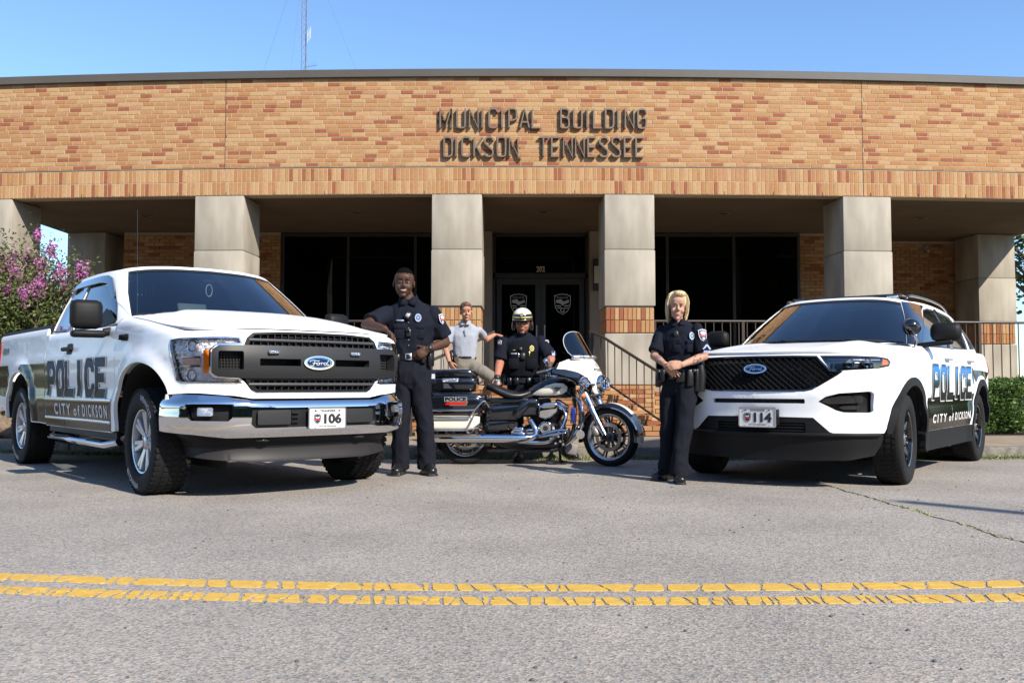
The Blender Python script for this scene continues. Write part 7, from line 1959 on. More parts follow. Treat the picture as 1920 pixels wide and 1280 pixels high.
    p, n = onring(bc, .178, .135, 0, 268, .014); b = box_on(belt, 'buckle', p, (.062, .062, .008), n, SILV, .006); box_on(belt, 'buckle_centre', p+n*.004, (.040, .044, .006), n, LEATH, .003)
    for a, d in ((215, (.07, .12, .05)), (238, (.05, .08, .04)), (310, (.055, .10, .04)), (335, (.07, .16, .06)), (190, (.06, .2, .06))):
        p, n = onring(bc, .178, .135, 0, a, .03, -.01); box_on(belt, 'belt_pouch', p, d, n, LEATH, .012)
    p, n = onring(bc, .178, .135, 0, 225, .065, .01); MB().tube([p+Vector((-.035, 0, .03)), p+Vector((0, -.012, .04)), p+Vector((.035, 0, .03))], .008, 8).build('handcuffs', SILV, belt, 60)
    F_ = Vector((0, -1, .12))
    chest_badge(R, L(-.868, 8.462, 1.455), (.12, -1, .12), SILV, .060, .078)
    box_on(R, 'name_tag', L(-1.035, 8.462, 1.430), (.075, .016, .004), (-.1, -1, .1), SILV, .002)
    mic = box_on(R, 'radio_microphone', L(-.962, 8.448, 1.475), (.058, .075, .030), (0, -1, .1), GEAR, .012, -35); box_on(mic, 'mic_grille', L(-.962, 8.431, 1.475), (.038, .035, .008), (0, -1, .1), mat('mic_silver', (.4, .4, .42), .4, .5), .006, -35)
    cam_ = box_on(R, 'body_camera', L(-.955, 8.448, 1.315), (.05, .075, .025), (0, -1, 0), GEAR, .008); MB().lathe([(0, .006), (.012, .006), (.016, 0)], L(-.955, 8.434, 1.325), (0, -1, 0), 16).build('camera_lens', M_BLKG, cam_, 50)
    for x in (-1.035, -.865): 
        pk = box_on(R, 'chest_pocket', L(x, 8.467, 1.325), (.115, .13, .008), (0, -1, .02), NAVY, .004); box_on(pk, 'pocket_flap', L(x, 8.461, 1.375), (.12, .042, .008), (0, -1, .08), NAVY, .004)
    for z in (1.20, 1.25, 1.30, 1.36, 1.41): MB().ell(L(-.955, 8.462, z), (.006, .003, .006)).build('button', mat('button_grey', (.15, .15, .16), .3), R, 180)
    for s, x in ((-1, -1.09), (1, -.81)): box_on(R, 'epaulette', L(x, 8.60, 1.592), (.12, .045, .006), (s*.32, -.1, 1), NAVY, .003, 90)
    shoulder_patch(R, L(-1.262, 8.475, 1.475), (-.75, -.65, .12)); shoulder_patch(R, L(-.648, 8.545, 1.45), (.85, -.55, .1))
    d = (wrL-elL).normalized(); M = d.to_track_quat('Z', 'Y').to_matrix(); wc = wrL-d*.015; mb = MB(); mb.tube([wc-d*.014, wc+d*.014], .037, 16); wt = mb.build('watch_strap', M_RUBB, R, 50); box_on(wt, 'watch_case', wc+Vector((.012, -.036, .010)), (.036, .040, .012), (.2, -1, .3), GEAR, .006)
officer_a()

# ---------------------------------------------------------------- blonde officer by the suv
def officer_b():
    R = person(1.40, 8.0, 0, 'blonde officer in navy uniform with hands clasped beside the suv'); L = W2(R)
    hd = L(1.440, 7.96, 1.518); HM = frame(-6, 3, 4); k = 1.02
    shR, shL = L(1.325, 8.07, 1.305), L(1.600, 7.93, 1.310); elR, wrR = L(1.238, 7.99, 1.085), L(1.305, 7.82, 1.010); elL, wrL = L(1.650, 7.88, 1.080), L(1.435, 7.74, 1.005)
    body = MB(); head_prims(body, hd, k, HM, jaw=.90, wide=.95)
    rlimb(body, [hd+Vector((0, .02, -.07)), L(1.455, 7.99, 1.36), L(1.46, 8.0, 1.30)], [.048, .050, .065])
    torso(body, None, [(L(1.46, 8.02, .92), .13, .09), (L(1.46, 8.02, 1.10), .11, .085), (L(1.46, 8.01, 1.3), .12, .08)], -25)
    rlimb(body, [shR, elR], [.044, .036]); rlimb(body, [elR, elR.lerp(wrR, .35), wrR], [.036, .034, .023]); hand_prims(body, wrR, (.62, -.22, -.62), (.3, .85, -.3), 1, .92, (15, 25, 20), (25, 10))
    rlimb(body, [shL, elL], [.046, .038]); rlimb(body, [elL, elL.lerp(wrL, .35), wrL], [.039, .037, .024]); hand_prims(body, wrL, (-.92, -.10, -.12), (-.1, .95, -.25), -1, .92, (22, 30, 25), (20, 10))
    for pts in (([1.40, 8.05, .90], [1.365, 8.05, .50], [1.355, 8.12, .10]), ([1.52, 7.97, .90], [1.475, 7.90, .50], [1.425, 7.88, .10])): rlimb(body, [L(*p) for p in pts], [.065, .048, .036])
    remeshed(body, 'body', SK_F, R, .0054, 4)
    hm = mat('hair_blonde', (.36, .255, .12), .5, spec=.3, col2=(.58, .46, .26), var=.30, vscale=26, bump=.6, bscale=60, bdist=.004, stretch=(6, 6, .6))
    face_parts(R, hd, k, HM, mat('lip_rose', (.30, .11, .09), .5), mat('brow_fair', (.30, .20, .12), .7), IR_B, wide=.95, lids=mat('lash_dark', (.06, .03, .02), .6))
    # hair: bob of strands around the skull
    T = lambda x, y, z: hd+HM @ Vector((x*k, y*k, z*k)); rr = random.Random(4); hr = MB()
    hr.ell(T(0, .026, .046), (.086*k, .096*k, .088*k), M=HM); hr.ell(T(.01, -.035, .105), (.055*k, .05*k, .030*k), M=HM)
    base = remeshed(hr, 'hair', hm, R, .006, 2); iv = HM.inverted(); bm = bmesh.new(); bm.from_mesh(base.data)
    dl = [v for v in bm.verts if (lambda q: q.y < -.045*k and q.z < .072*k+.012*k*math.cos(q.x*40) and abs(q.x) < .066*k)(iv @ (v.co-hd))]; bmesh.ops.delete(bm, geom=dl, context='VERTS'); bm.to_mesh(base.data); bm.free()
    st = MB()
    for i in range(260):
        a = rr.uniform(-1, 1); an = rad(-90)+a*rad(178); 
        if abs(a) > .76: pass
        ang = rad(90)+a*rad(118)   # 90 = back of the head
        cx, cy = math.cos(ang), math.sin(ang); r0 = rr.uniform(.90, 1.09)
        top = (rr.uniform(-.02, .03), .0+rr.uniform(-.02, .03), .128)
        lenz = -.125+rr.uniform(-.020, .030)+(.03*abs(cx) if cy < 0 else 0)
        pts = [T(*top), T(cx*.055*r0, .018+cy*.066*r0, .112), T(cx*.084*r0, .022+cy*.092*r0, .055), T(cx*.088*r0, .022+cy*.096*r0, 0), T(cx*.086*r0, .018+cy*.090*r0, -.06), T(cx*.078*r0, .012+cy*.082*r0, lenz)]
        st.tube(cr([tuple(p) for p in pts], 3), .005, 4, True, [.003+.0045*math.sin(PI*min(1, (j+2)/16)) for j in range(16)], .45)
    o = st.build('hair_strands', hm, base, 60); o['kind'] = 'stuff'
    c0 = L(1.46, 8.02, 0)
    sh = MB(); torso(sh, None, [(L(1.465, 8.02, .955), .148, .105), (L(1.465, 8.02, 1.03), .140, .105), (L(1.462, 8.015, 1.12), .143, .112), (L(1.460, 8.01, 1.22), .152, .125), (L(1.460, 8.01, 1.29), .158, .10), (L(1.460, 8.01, 1.335), .142, .082), (L(1.458, 8.005, 1.372), .095, .066), (L(1.455, 8.0, 1.405), .062, .058)], -25)
    for s, e in ((shR, elR), (shL, elL)): limb(sh, [s+(s-e)*.10, s, s.lerp(e, .5), s.lerp(e, .83)], [.044, .054, .062, .069]); sh.ell(s, .054)
    shirt = remeshed(sh, 'shirt', NAVY, R, .0075, 3, .009, 8.0, 13, .6)
    for s in (-1, 1):
        c1 = L(1.452, 7.985, 1.395); V = [c1+Vector((s*.008-.01, -.075, -.035)), c1+Vector((s*.055-.01, -.075, -.05)), c1+Vector((s*.068, -.02, .005)), c1+Vector((s*.055, .05, .03)), c1+Vector((0, .07, .03)), c1+Vector((0, .058, .05)), c1+Vector((s*.048, .04, .045)), c1+Vector((s*.055, -.02, .028)), c1+Vector((s*.022-.005, -.062, .005))]
        q = MB(); q.add(V, [(0, 1, 2, 7, 8), (2, 3, 6, 7), (3, 4, 5, 6)]); c_ = q.build('collar', NAVY, shirt); md = c_.modifiers.new('s', 'SOLIDIFY'); md.thickness = .005
    tr = MB(); torso(tr, None, [(L(1.462, 8.01, .76), .105, .08), (L(1.462, 8.01, .82), .142, .112), (L(1.462, 8.01, .88), .150, .118), (L(1.463, 8.015, .95), .148, .108), (L(1.464, 8.02, .99), .140, .10)], -25)
    limb(tr, [L(1.405, 8.06, .90), L(1.385, 8.06, .72), L(1.368, 8.05, .48), L(1.358, 8.09, .25), L(1.355, 8.12, .07)], [.080, .078, .066, .062, .066], 18)
    limb(tr, [L(1.53, 7.98, .90), L(1.51, 7.95, .72), L(1.478, 7.90, .48), L(1.445, 7.89, .25), L(1.425, 7.885, .06)], [.088, .086, .070, .066, .074], 18)
    remeshed(tr, 'trousers', NAVYT, R, .0085, 3, .012, 6.5, 19, .55)
    boots(R, [(L(1.352, 8.12, 0), (-.75, -.6)), (L(1.425, 7.88, 0), (-.05, -1))], .98)
    bc = L(1.463, 8.02, .945); yw = -25
    belt = ring_strap(R, 'duty_belt', bc, .155, .118, -.026, .028, LEATH, yaw=yw, th=.012)
    for a, d, z in ((232, (.05, .11, .045), -.03), (262, (.06, .09, .035), -.02), (285, (.075, .12, .04), -.03), (312, (.06, .15, .045), -.05), (340, (.085, .20, .06), -.07), (5, (.07, .17, .05), -.06), (205, (.06, .13, .05), -.04), (185, (.06, .16, .05), -.05)):
        p, n = onring(bc, .155, .118, yw, a, .032, z); q = box_on(belt, 'belt_pouch', p, d, n, LEATH, .014)
    p, n = onring(bc, .155, .118, yw, 342, .06, .0); hol = MB(); hol.tube([p+Vector((.0, 0, .06)), p+Vector((.004, 0, -.02)), p+Vector((.0, 0, -.17))], 1, 12, True, [.022, .034, .026], 1.3); hol.build('holster', LEATH, belt, 60); box_on(belt, 'pistol_grip', p+Vector((.01, 0, .085)), (.03, .08, .045), n, GEAR, .01, 15)
    p, n = onring(bc, .155, .118, yw, 322, .05, .01); MB().ell(p, (.03, .02, .018)).build('key_holder', GEAR, belt, 180)
    nb = Vector((.42, -.9, .12))
    chest_badge(R, L(1.545, 7.875, 1.255), (.40, -.9, .1), SILV, .052, .068)
    box_on(R, 'name_tag', L(1.385, 7.925, 1.215), (.045, .012, .004), (-.5, -.9, .1), GOLD, .002, 50)
    box_on(R, 'radio_microphone', L(1.415, 7.900, 1.275), (.045, .055, .022), (-.3, -1, .1), GEAR, .008, 15)
    MB().cyl(L(1.498, 7.880, 1.225), L(1.496, 7.876, 1.145), .0035, 8).build('pen', mat('pen_blue', (.08, .10, .55), .3), R, 50)
    for x, y in ((1.412, 7.905), (1.540, 7.878)):
        nn = (-.45, -.9, .05) if x < 1.45 else (.40, -.9, .05); pk = box_on(R, 'chest_pocket', L(x, y, 1.165), (.085, .10, .006), nn, NAVY, .003); box_on(pk, 'pocket_flap', L(x, y-.003, 1.205), (.088, .034, .007), nn, NAVY, .003)
    sp = Vector((.30, -.95, .05))
    shoulder_patch(R, L(1.640, 7.848, 1.262), (.35, -.93, .12), .080, .106)
    ch = MB(); c1 = L(1.664, 7.828, 1.160); u = Vector((.95, .30, 0))
    for a, b in ((-.034, 0), (.034, 0)): stroke_solid(ch, [(a, -.022), (0, .018)], .013, lambda x, z, d: c1+u*x+Vector((0, 0, z))+Vector((.28, -.95, 0))*(d-.012*abs(x)*8), 0, .004)
    ch.build('chevron', mat('chevron_blue', (.35, .42, .75), .7), R)
    letter_obj('sleeve_letters', 'FTO', MATS['chevron_blue'], R, lambda a, b: c1+u*a+Vector((0, 0, b)), -.030, .030, -.050, -.032, off=.003, bold=.03)
    # tattoos: ink lines lying on the forearms
    ink = mat('tattoo_ink', (.13, .12, .13), .6); rt = random.Random(8)
    for (a, b, r, n_) in ((elL, wrL, .0385, 26), (elR, wrR, .036, 14)):
        d = (b-a).normalized(); x_ = Vector((0, 0, 1)); x_ = (x_-d*x_.dot(d)).normalized(); y_ = d.cross(x_); tm = MB()
        for i in range(n_):
            t0 = rt.uniform(.02, .55); q0 = rt.uniform(0, 2*PI); P = []
            for j in range(6): t_ = t0+j*.03*rt.uniform(.5, 1.2); q_ = q0+math.sin(j*1.4)*.5; rr_ = (r+(.0235-r)*max(0, (t_-.35)/.65))+.0012 if t_ > .35 else r-.001; P.append(a+(b-a)*t_+x_*math.cos(q_)*rr_+y_*math.sin(q_)*rr_)
            tm.tube(P, .0016, 4)
        o = tm.build('tattoo', ink, R); o['kind'] = 'stuff'
officer_b()

# ---------------------------------------------------------------- motorcycle officer
def officer_c():
    R = person(.13, 10.45, 0, 'motorcycle officer in white and black helmet standing behind the motorcycle'); L = W2(R)
    hd = L(.118, 10.36, 1.545); HM = frame(-4, 8, 0); k = 1.04
    shR, shL = L(-.085, 10.42, 1.325), L(.325, 10.40, 1.325); elR, wrR = L(-.135, 10.36, 1.10), L(-.165, 10.12, .925); elL, wrL = L(.435, 10.28, 1.13), L(.385, 10.02, 1.01)
    body = MB(); head_prims(body, hd, k, HM, jaw=1.12); rlimb(body, [hd+Vector((0, .03, -.07)), L(.12, 10.43, 1.33)], [.062, .075])
    torso(body, None, [(L(.12, 10.45, .85), .15, .11), (L(.12, 10.43, 1.1), .16, .12), (L(.12, 10.42, 1.32), .16, .10)])
    rlimb(body, [shR, elR], [.058, .050]); rlimb(body, [elR, elR.lerp(wrR, .3), wrR], [.050, .048, .034]); rlimb(body, [shL, elL], [.058, .050]); rlimb(body, [elL, elL.lerp(wrL, .3), wrL], [.050, .046, .034])
    hand_prims(body, wrR, (.05, -.35, -.75), (.1, -.5, .4), 1, 1.0, (25, 35, 30)); hand_prims(body, wrL, (-.1, -.8, -.4), (0, -.3, -.9), -1, 1.0, (35, 45, 30))
    for pts in (([.05, 10.45, .82], [.06, 10.30, .46], [.08, 10.10, .10]), ([.20, 10.45, .82], [.45, 10.46, .50], [.66, 10.40, .10])): rlimb(body, [L(*p) for p in pts], [.075, .055, .042])
    remeshed(body, 'body', SK_R, R, .0062, 3); face_parts(R, hd, k, HM, mat('lip_ruddy', (.26, .09, .07), .6), mat('brow_brown', (.08, .05, .03), .7), IR_D, smile=False, glasses=True)
    T = lambda x, y, z: hd+HM @ Vector((x*k, y*k, z*k))
    sg = MB()
    for s in (-1, 1): sg.ell(T(s*.031, -.098, .004), (.027*k, .006*k, .016*k), M=HM)
    sg.tube([T(-.01, -.105, .008), T(.01, -.105, .008)], .003, 6)
    for s in (-1, 1): sg.tube([T(s*.055, -.090, .010), T(s*.08, -.02, .008)], .003, 6)
    sg.build('sunglasses', M_BLKG, R, 60)
    # helmet: black below, white above, gold stripe, short peak
    hmm = [mat('helmet_black', (.006, .006, .006), .12, coat=1), mat('helmet_white', (.72, .70, .62), .18, coat=1), mat('helmet_gold', (.70, .56, .22), .3, .4)]
    V = []; F = []; mi = []; nu, nv = 40, 24
    for i in range(nv+1):
        t = i/nv*rad(118)
        for j in range(nu):
            q = 2*PI*j/nu; V.append(T(.112*math.sin(t)*math.cos(q), .014+.132*math.sin(t)*math.sin(q), .040+.118*math.cos(t)))
    for i in range(nv):
        for j in range(nu):
            q = 2*PI*(j+.5)/nu; t = (i+.5)/nv*rad(118); fr = math.sin(q) < -.30   # front opening
            z = .040+.118*math.cos(t)
            if fr and z < .040: continue
            F.append((i*nu+j, (i+1)*nu+j, (i+1)*nu+(j+1) % nu, i*nu+(j+1) % nu)); mi.append(1 if z > .100 or (z > .06 and math.sin(q) > .2) else (2 if z > .092 else 0) if z < .100 else 1)
            if fr and .052 < z < .064: mi[-1] = 2
    me = MB(); me.add(V, F); me.mi = mi; hel = me.build('helmet', hmm, R, 60); md = hel.modifiers.new('s', 'SOLIDIFY'); md.thickness = .006; md.offset = -1
    pk = MB(); a = [T(.108*math.cos(q), .014+.125*math.sin(q), .045) for q in [rad(200+140*i/16) for i in range(17)]]; b = [T(.112*math.cos(q), -.030+.135*math.sin(q), .030) for q in [rad(200+140*i/16) for i in range(17)]]
    pk.add(a+b, [(i, i+1, 17+i+1, 17+i) for i in range(16)]); p_ = pk.build('helmet_peak', hmm[0], hel); md = p_.modifiers.new('s', 'SOLIDIFY'); md.thickness = .005
    eb = MB(); eb.prism([(-.020, .022), (0, .028), (.020, .022), (.016, 0), (0, -.016), (-.016, 0)], 0, .006, lambda a, b, d: T(a, -.118-d+(b-.0)*.35, .082+b)); eb.build('helmet_emblem', GOLD, hel)
    MB().tube([T(-.078, -.02, -.03), T(-.05, -.06, -.115), T(0, -.085, -.128), T(.05, -.06, -.115), T(.078, -.02, -.03)], .006, 6).build('chin_strap', M_BLKP, hel, 60)
    MB().ell(T(.0, -.112, -.088), (.012, .009, .012)).build('microphone', M_RUBB, hel, 180); MB().tube([T(.085, -.02, -.05), T(.06, -.09, -.09), T(.01, -.112, -.09)], .003, 6).build('mic_boom', M_RUBB, hel, 60)
    for s in (-1, 1): MB().ell(T(s*.100, .01, -.035), (.02, .05, .06), M=HM).build('helmet_ear_pad', hmm[0], hel, 180)
    sh = MB(); torso(sh, None, [(L(.12, 10.45, .84), .175, .14), (L(.12, 10.44, .95), .188, .155), (L(.12, 10.43, 1.1), .200, .165), (L(.12, 10.42, 1.24), .210, .155), (L(.12, 10.42, 1.32), .205, .12), (L(.12, 10.42, 1.37), .165, .095), (L(.12, 10.42, 1.41), .10, .08), (L(.12, 10.41, 1.43), .078, .074)])
    for s, e in ((shR, elR), (shL, elL)): limb(sh, [s+(s-e)*.1, s, s.lerp(e, .5), s.lerp(e, .92)], [.058, .070, .078, .086]); sh.ell(s, .070)
    remeshed(sh, 'shirt', NAVY, R, .0095, 4, .006, 7, 23, .5)
    vs = MB(); torso(vs, None, [(L(.12, 10.44, .93), .198, .168), (L(.12, 10.43, 1.05), .206, .178), (L(.12, 10.42, 1.2), .205, .175), (L(.12, 10.42, 1.29), .185, .150), (L(.12, 10.42, 1.335), .16, .12)]); ve = remeshed(vs, 'load_vest', VEST, R, .010, 3, .004, 8, 31, .6)
    tr = MB(); torso(tr, None, [(L(.12, 10.45, .74), .165, .13), (L(.12, 10.45, .84), .178, .14), (L(.12, 10.44, .92), .18, .145)])
    limb(tr, [L(.04, 10.45, .84), L(.05, 10.33, .55), L(.07, 10.20, .32), L(.08, 10.12, .20)], [.092, .078, .066, .056]); limb(tr, [L(.21, 10.45, .84), L(.42, 10.45, .55), L(.56, 10.43, .32), L(.62, 10.42, .22)], [.092, .078, .064, .056])
    remeshed(tr, 'trousers', NAVYT, R, .010, 3, .005, 7, 41, .5)
    for p, q in ((L(.07, 10.17, .34), L(.085, 10.10, .10)), (L(.60, 10.42, .34), L(.655, 10.40, .10))): mb = MB(); limb(mb, [p, p.lerp(q, .5), q], [.060, .058, .048]); remeshed(mb, 'riding_boot', BOOT, R, .008, 2)
    boots(R, [(L(.085, 10.10, 0), (-.2, -1)), (L(.66, 10.40, 0), (.35, -1))], 1.05)
    for w_, d_, s in ((wrR, Vector((.05, -.35, -.75)), 1), (wrL, Vector((-.1, -.8, -.4)), -1)):
        g = MB(); d_ = d_.normalized(); g.tube([w_-d_*.015, w_+d_*.03], 1, 14, True, [.034, .038]); n_ = Vector((.1, -.5, .4)) if s > 0 else Vector((0, -.3, -.9)); hand_prims(g, w_, d_, n_, s, 1.13, (25, 35, 30) if s > 0 else (35, 45, 30)); remeshed(g, 'glove', M_LEATH, R, .006, 2)
    bc = L(.12, 10.45, .885); belt = ring_strap(R, 'duty_belt', bc, .185, .15, -.025, .025, LEATH, th=.012)
    for a in (200, 225, 250, 290, 315, 340): p, n = onring(bc, .185, .15, 0, a, .025, -.01); box_on(belt, 'belt_pouch', p, (.055, .09, .04), n, LEATH, .01)
    chest_badge(R, L(.222, 10.262, 1.245), (.25, -1, .1), GOLD, .052, .068); box_on(R, 'name_tag', L(.022, 10.254, 1.185), (.07, .015, .004), (-.15, -1, .05), SILV, .002)
    box_on(R, 'rank_pin', L(.02, 10.258, 1.225), (.03, .008, .004), (-.15, -1, .05), GOLD, .002, 15); box_on(ve, 'pen', L(.075, 10.246, 1.165), (.010, .05, .006), (0, -1, .05), SILV, .002); box_on(ve, 'pen', L(.195, 10.250, 1.185), (.012, .055, .006), (.1, -1, .05), GOLD, .002)
    box_on(ve, 'body_camera', L(.12, 10.236, 1.155), (.06, .08, .03), (0, -1, 0), GEAR, .01); box_on(ve, 'radio_microphone', L(.095, 10.245, 1.235), (.045, .05, .03), (0, -1, .1), GEAR, .01)
    for x in (.02, .215): box_on(ve, 'vest_pocket', L(x, 10.248, 1.07), (.12, .12, .018), (0, -1, 0), VEST, .008)
    shoulder_patch(R, L(-.150, 10.355, 1.30), (-.75, -.65, .1), .07, .09); shoulder_patch(R, L(.405, 10.340, 1.30), (.75, -.65, .1), .07, .09); box_on(R, 'chevron', L(.462, 10.240, 1.185), (.045, .05, .004), (.6, -.8, .1), MATS['chevron_blue'], .002)
officer_c()

# ---------------------------------------------------------------- man in the polo shirt on the steps
def man_d():
    R = person(-.70, 13.15, .27, 'man in pale grey polo shirt and khaki trousers with one foot up on the steps'); L = W2(R)
    hd = L(-.655, 13.08, 1.880); HM = frame(8, 3, -3); k = 1.06
    shR, shL = L(-.880, 13.12, 1.625), L(-.475, 13.22, 1.625); elR, wrR = L(-.945, 13.08, 1.345), L(-.880, 12.93, 1.155); elL, wrL = L(-.385, 13.50, 1.505), L(-.265, 13.76, 1.590)
    body = MB(); head_prims(body, hd, k, HM); rlimb(body, [hd+Vector((0, .03, -.07)), L(-.67, 13.15, 1.66)], [.055, .065])
    torso(body, None, [(L(-.68, 13.16, 1.15), .13, .09), (L(-.68, 13.16, 1.4), .14, .09), (L(-.68, 13.16, 1.6), .15, .08)])
    rlimb(body, [shR, elR], [.050, .043]); rlimb(body, [elR, elR.lerp(wrR, .3), wrR], [.042, .040, .028]); rlimb(body, [shL, elL], [.050, .042]); rlimb(body, [elL, elL.lerp(wrL, .3), wrL], [.042, .040, .028])
    hand_prims(body, wrR, (.45, -.2, -.8), (.5, .6, .1), 1, 1.0, (18, 25, 20)); hand_prims(body, wrL, (.75, .35, -.05), (0, -.1, -1), -1, 1.0, (20, 40, 30))
    for pts in (([-.74, 13.16, 1.12], [-.76, 13.05, .72], [-.76, 13.05, .35]), ([-.60, 13.14, 1.12], [-.30, 12.98, .96], [-.385, 13.30, .62])): rlimb(body, [L(*p) for p in pts], [.07, .05, .04])
    remeshed(body, 'body', SK_L, R, .0062, 3); hb = mat('hair_brown', (.11, .055, .028), .6, bump=.6, bscale=150, var=.25, vscale=40)
    face_parts(R, hd, k, HM, mat('lip_pink', (.27, .11, .08), .6), MATS['brow_brown'], IR_D, smile=True)
    T = lambda x, y, z: hd+HM @ Vector((x*k, y*k, z*k)); hr = MB(); hr.ell(T(0, .018, .052), (.083*k, .100*k, .086*k), M=HM); hr.ell(T(.01, -.045, .095), (.05*k, .04*k, .03*k), M=HM); hh = remeshed(hr, 'hair', hb, R, .006, 2, .004, 30); iv = HM.inverted()
    bm = bmesh.new(); bm.from_mesh(hh.data); dl = [v for v in bm.verts if (lambda q: q.y < -.045*k and q.z < .070*k or q.z < .012*k and q.y < .03*k or q.z < -.03*k)(iv @ (v.co-hd))]; bmesh.ops.delete(bm, geom=dl, context='VERTS'); bm.to_mesh(hh.data); bm.free()
    sh = MB(); torso(sh, None, [(L(-.675, 13.16, 1.20), .152, .115), (L(-.675, 13.16, 1.27), .160, .122), (L(-.678, 13.16, 1.42), .172, .125), (L(-.680, 13.16, 1.54), .196, .12), (L(-.68, 13.17, 1.62), .214, .098), (L(-.68, 13.17, 1.66), .190, .085), (L(-.675, 13.16, 1.695), .125, .072), (L(-.668, 13.15, 1.725), .075, .064), (L(-.668, 13.15, 1.745), .064, .060)])
    for s, e, f_ in ((shR, elR, .62), (shL, elL, .60)): limb(sh, [s+(s-e)*.1, s, s.lerp(e, .4), s.lerp(e, f_)], [.046, .053, .057, .062]); sh.ell(s, .052)
    shirt = remeshed(sh, 'polo_shirt', POLO, R, .009, 4, .006, 7, 51, .5)
    for s in (-1, 1):
        c1 = L(-.665, 13.13, 1.738); V = [c1+Vector((s*.010, -.085, -.04)), c1+Vector((s*.065, -.08, -.045)), c1+Vector((s*.075, -.02, .0)), c1+Vector((s*.06, .06, .03)), c1+Vector((0, .08, .03)), c1+Vector((0, .065, .052)), c1+Vector((s*.052, .045, .048)), c1+Vector((s*.060, -.02, .030)), c1+Vector((s*.026, -.07, .005))]
        q = MB(); q.add(V, [(0, 1, 2, 7, 8), (2, 3, 6, 7), (3, 4, 5, 6)]); c_ = q.build('collar', POLO, shirt); md = c_.modifiers.new('s', 'SOLIDIFY'); md.thickness = .005
    box_on(shirt, 'placket', L(-.662, 13.033, 1.585), (.028, .11, .004), (0, -1, .1), POLO, .002)
    tr = MB(); torso(tr, None, [(L(-.675, 13.15, 1.03), .15, .12), (L(-.675, 13.15, 1.12), .160, .125), (L(-.675, 13.16, 1.22), .155, .118)])
    limb(tr, [L(-.745, 13.16, 1.12), L(-.755, 13.08, .75), L(-.76, 13.05, .36)], [.092, .078, .072]); limb(tr, [L(-.60, 13.14, 1.10), L(-.43, 13.02, 1.03), L(-.30, 12.98, .96)], [.098, .092, .080]); tr.ell(L(-.295, 12.98, .955), .078); limb(tr, [L(-.295, 12.98, .95), L(-.33, 13.12, .80), L(-.385, 13.28, .66)], [.076, .068, .066])
    remeshed(tr, 'trousers', KHAKI, R, .010, 3, .008, 6, 61, .6)
    boots(R, [(L(-.76, 13.05, .272), (-.1, -1)), (L(-.385, 13.30, .555), (.1, -1))], 1.05, mat('shoe_brown', (.06, .035, .02), .5))
    bc = L(-.675, 13.16, 1.225); belt = ring_strap(R, 'belt', bc, .158, .120, -.018, .018, LEATH, th=.006)
    p, n = onring(bc, .158, .12, 0, 225, .012, -.005); b = box_on(belt, 'belt_badge_holder', p, (.06, .085, .012), n, LEATH, .012); chest_badge(belt, p+n*.008+Vector((0, 0, -.01)), n, GOLD, .052, .07)
    p, n = onring(bc, .158, .12, 0, 192, .03, .02); box_on(belt, 'pistol', p+Vector((0, 0, .03)), (.04, .10, .05), n, GEAR, .01, 20); box_on(belt, 'belt_pouch', p+Vector((0, 0, -.05)), (.05, .12, .045), n, LEATH, .012)
    box_on(R, 'watch', wrR+Vector((0, -.01, .0)), (.055, .03, .05), (.1, -1, .1), GEAR, .012)
man_d()
# ================================================================= PLANTS
def leaf_mat(name, c1, c2, rough=.5, trans=.25):
    m = mat(name, c1, rough, col2=c2, var=.15, vscale=9, vdetail=8); nt = m.node_tree; b = nt.nodes['Principled BSDF']
    b.inputs['Specular IOR Level'].default_value = .35
    t = nt.nodes.new('ShaderNodeBsdfTranslucent'); mx = nt.nodes.new('ShaderNodeMixShader'); mx.inputs[0].default_value = trans; o = nt.nodes['Material Output']
    src = b.inputs['Base Color'].links[0].from_socket; nt.links.new(src, t.inputs[0]); nt.links.new(b.outputs[0], mx.inputs[1]); nt.links.new(t.outputs[0], mx.inputs[2]); nt.links.new(mx.outputs[0], o.inputs[0]); return m
LF_M = leaf_mat('leaf_myrtle', (.055, .085, .022), (.13, .15, .045)); LF_H = leaf_mat('leaf_hedge', (.045, .10, .018), (.12, .20, .04)); LF_T = leaf_mat('leaf_tree', (.035, .075, .018), (.09, .14, .035)); BLOOM = leaf_mat('myrtle_bloom', (.50, .12, .38), (.66, .30, .56), .7, .35)
BARK = mat('bark', (.13, .09, .06), .9, var=.3, vscale=12, bump=.8, bscale=30, bdist=.01)
def leaves(name, m, parent, pts, size, rng, tilt=1.0, aspect=.5, kind='stuff'):
    """pts: (x,y,z) leaf bases"""
    P = np.array(pts); n = len(P); r = np.random.RandomState(rng)
    a = r.normal(size=(n, 3)); a[:, 2] = np.abs(a[:, 2])*tilt*.6; a /= np.linalg.norm(a, axis=1)[:, None]
    b = np.cross(a, r.normal(size=(n, 3))); b /= np.linalg.norm(b, axis=1)[:, None]
    s = size*(.6+.8*r.rand(n))[:, None]; c = np.cross(a, b)*s*.12
    V = np.stack([P, P+a*s*.5+b*s*aspect*.5+c, P+a*s, P+a*s*.5-b*s*aspect*.5+c], 1).reshape(-1, 3)
    me = bpy.data.meshes.new(name); me.vertices.add(4*n); me.vertices.foreach_set('co', V.ravel()); me.loops.add(4*n); me.polygons.add(n)
    me.loops.foreach_set('vertex_index', np.arange(4*n)); me.polygons.foreach_set('loop_start', np.arange(n)*4); me.polygons.foreach_set('loop_total', np.full(n, 4)); me.update(); me.validate(); me.materials.append(m)
    o = bpy.data.objects.new(name, me); link(o, parent); o['kind'] = kind; return o
rp = random.Random(77)
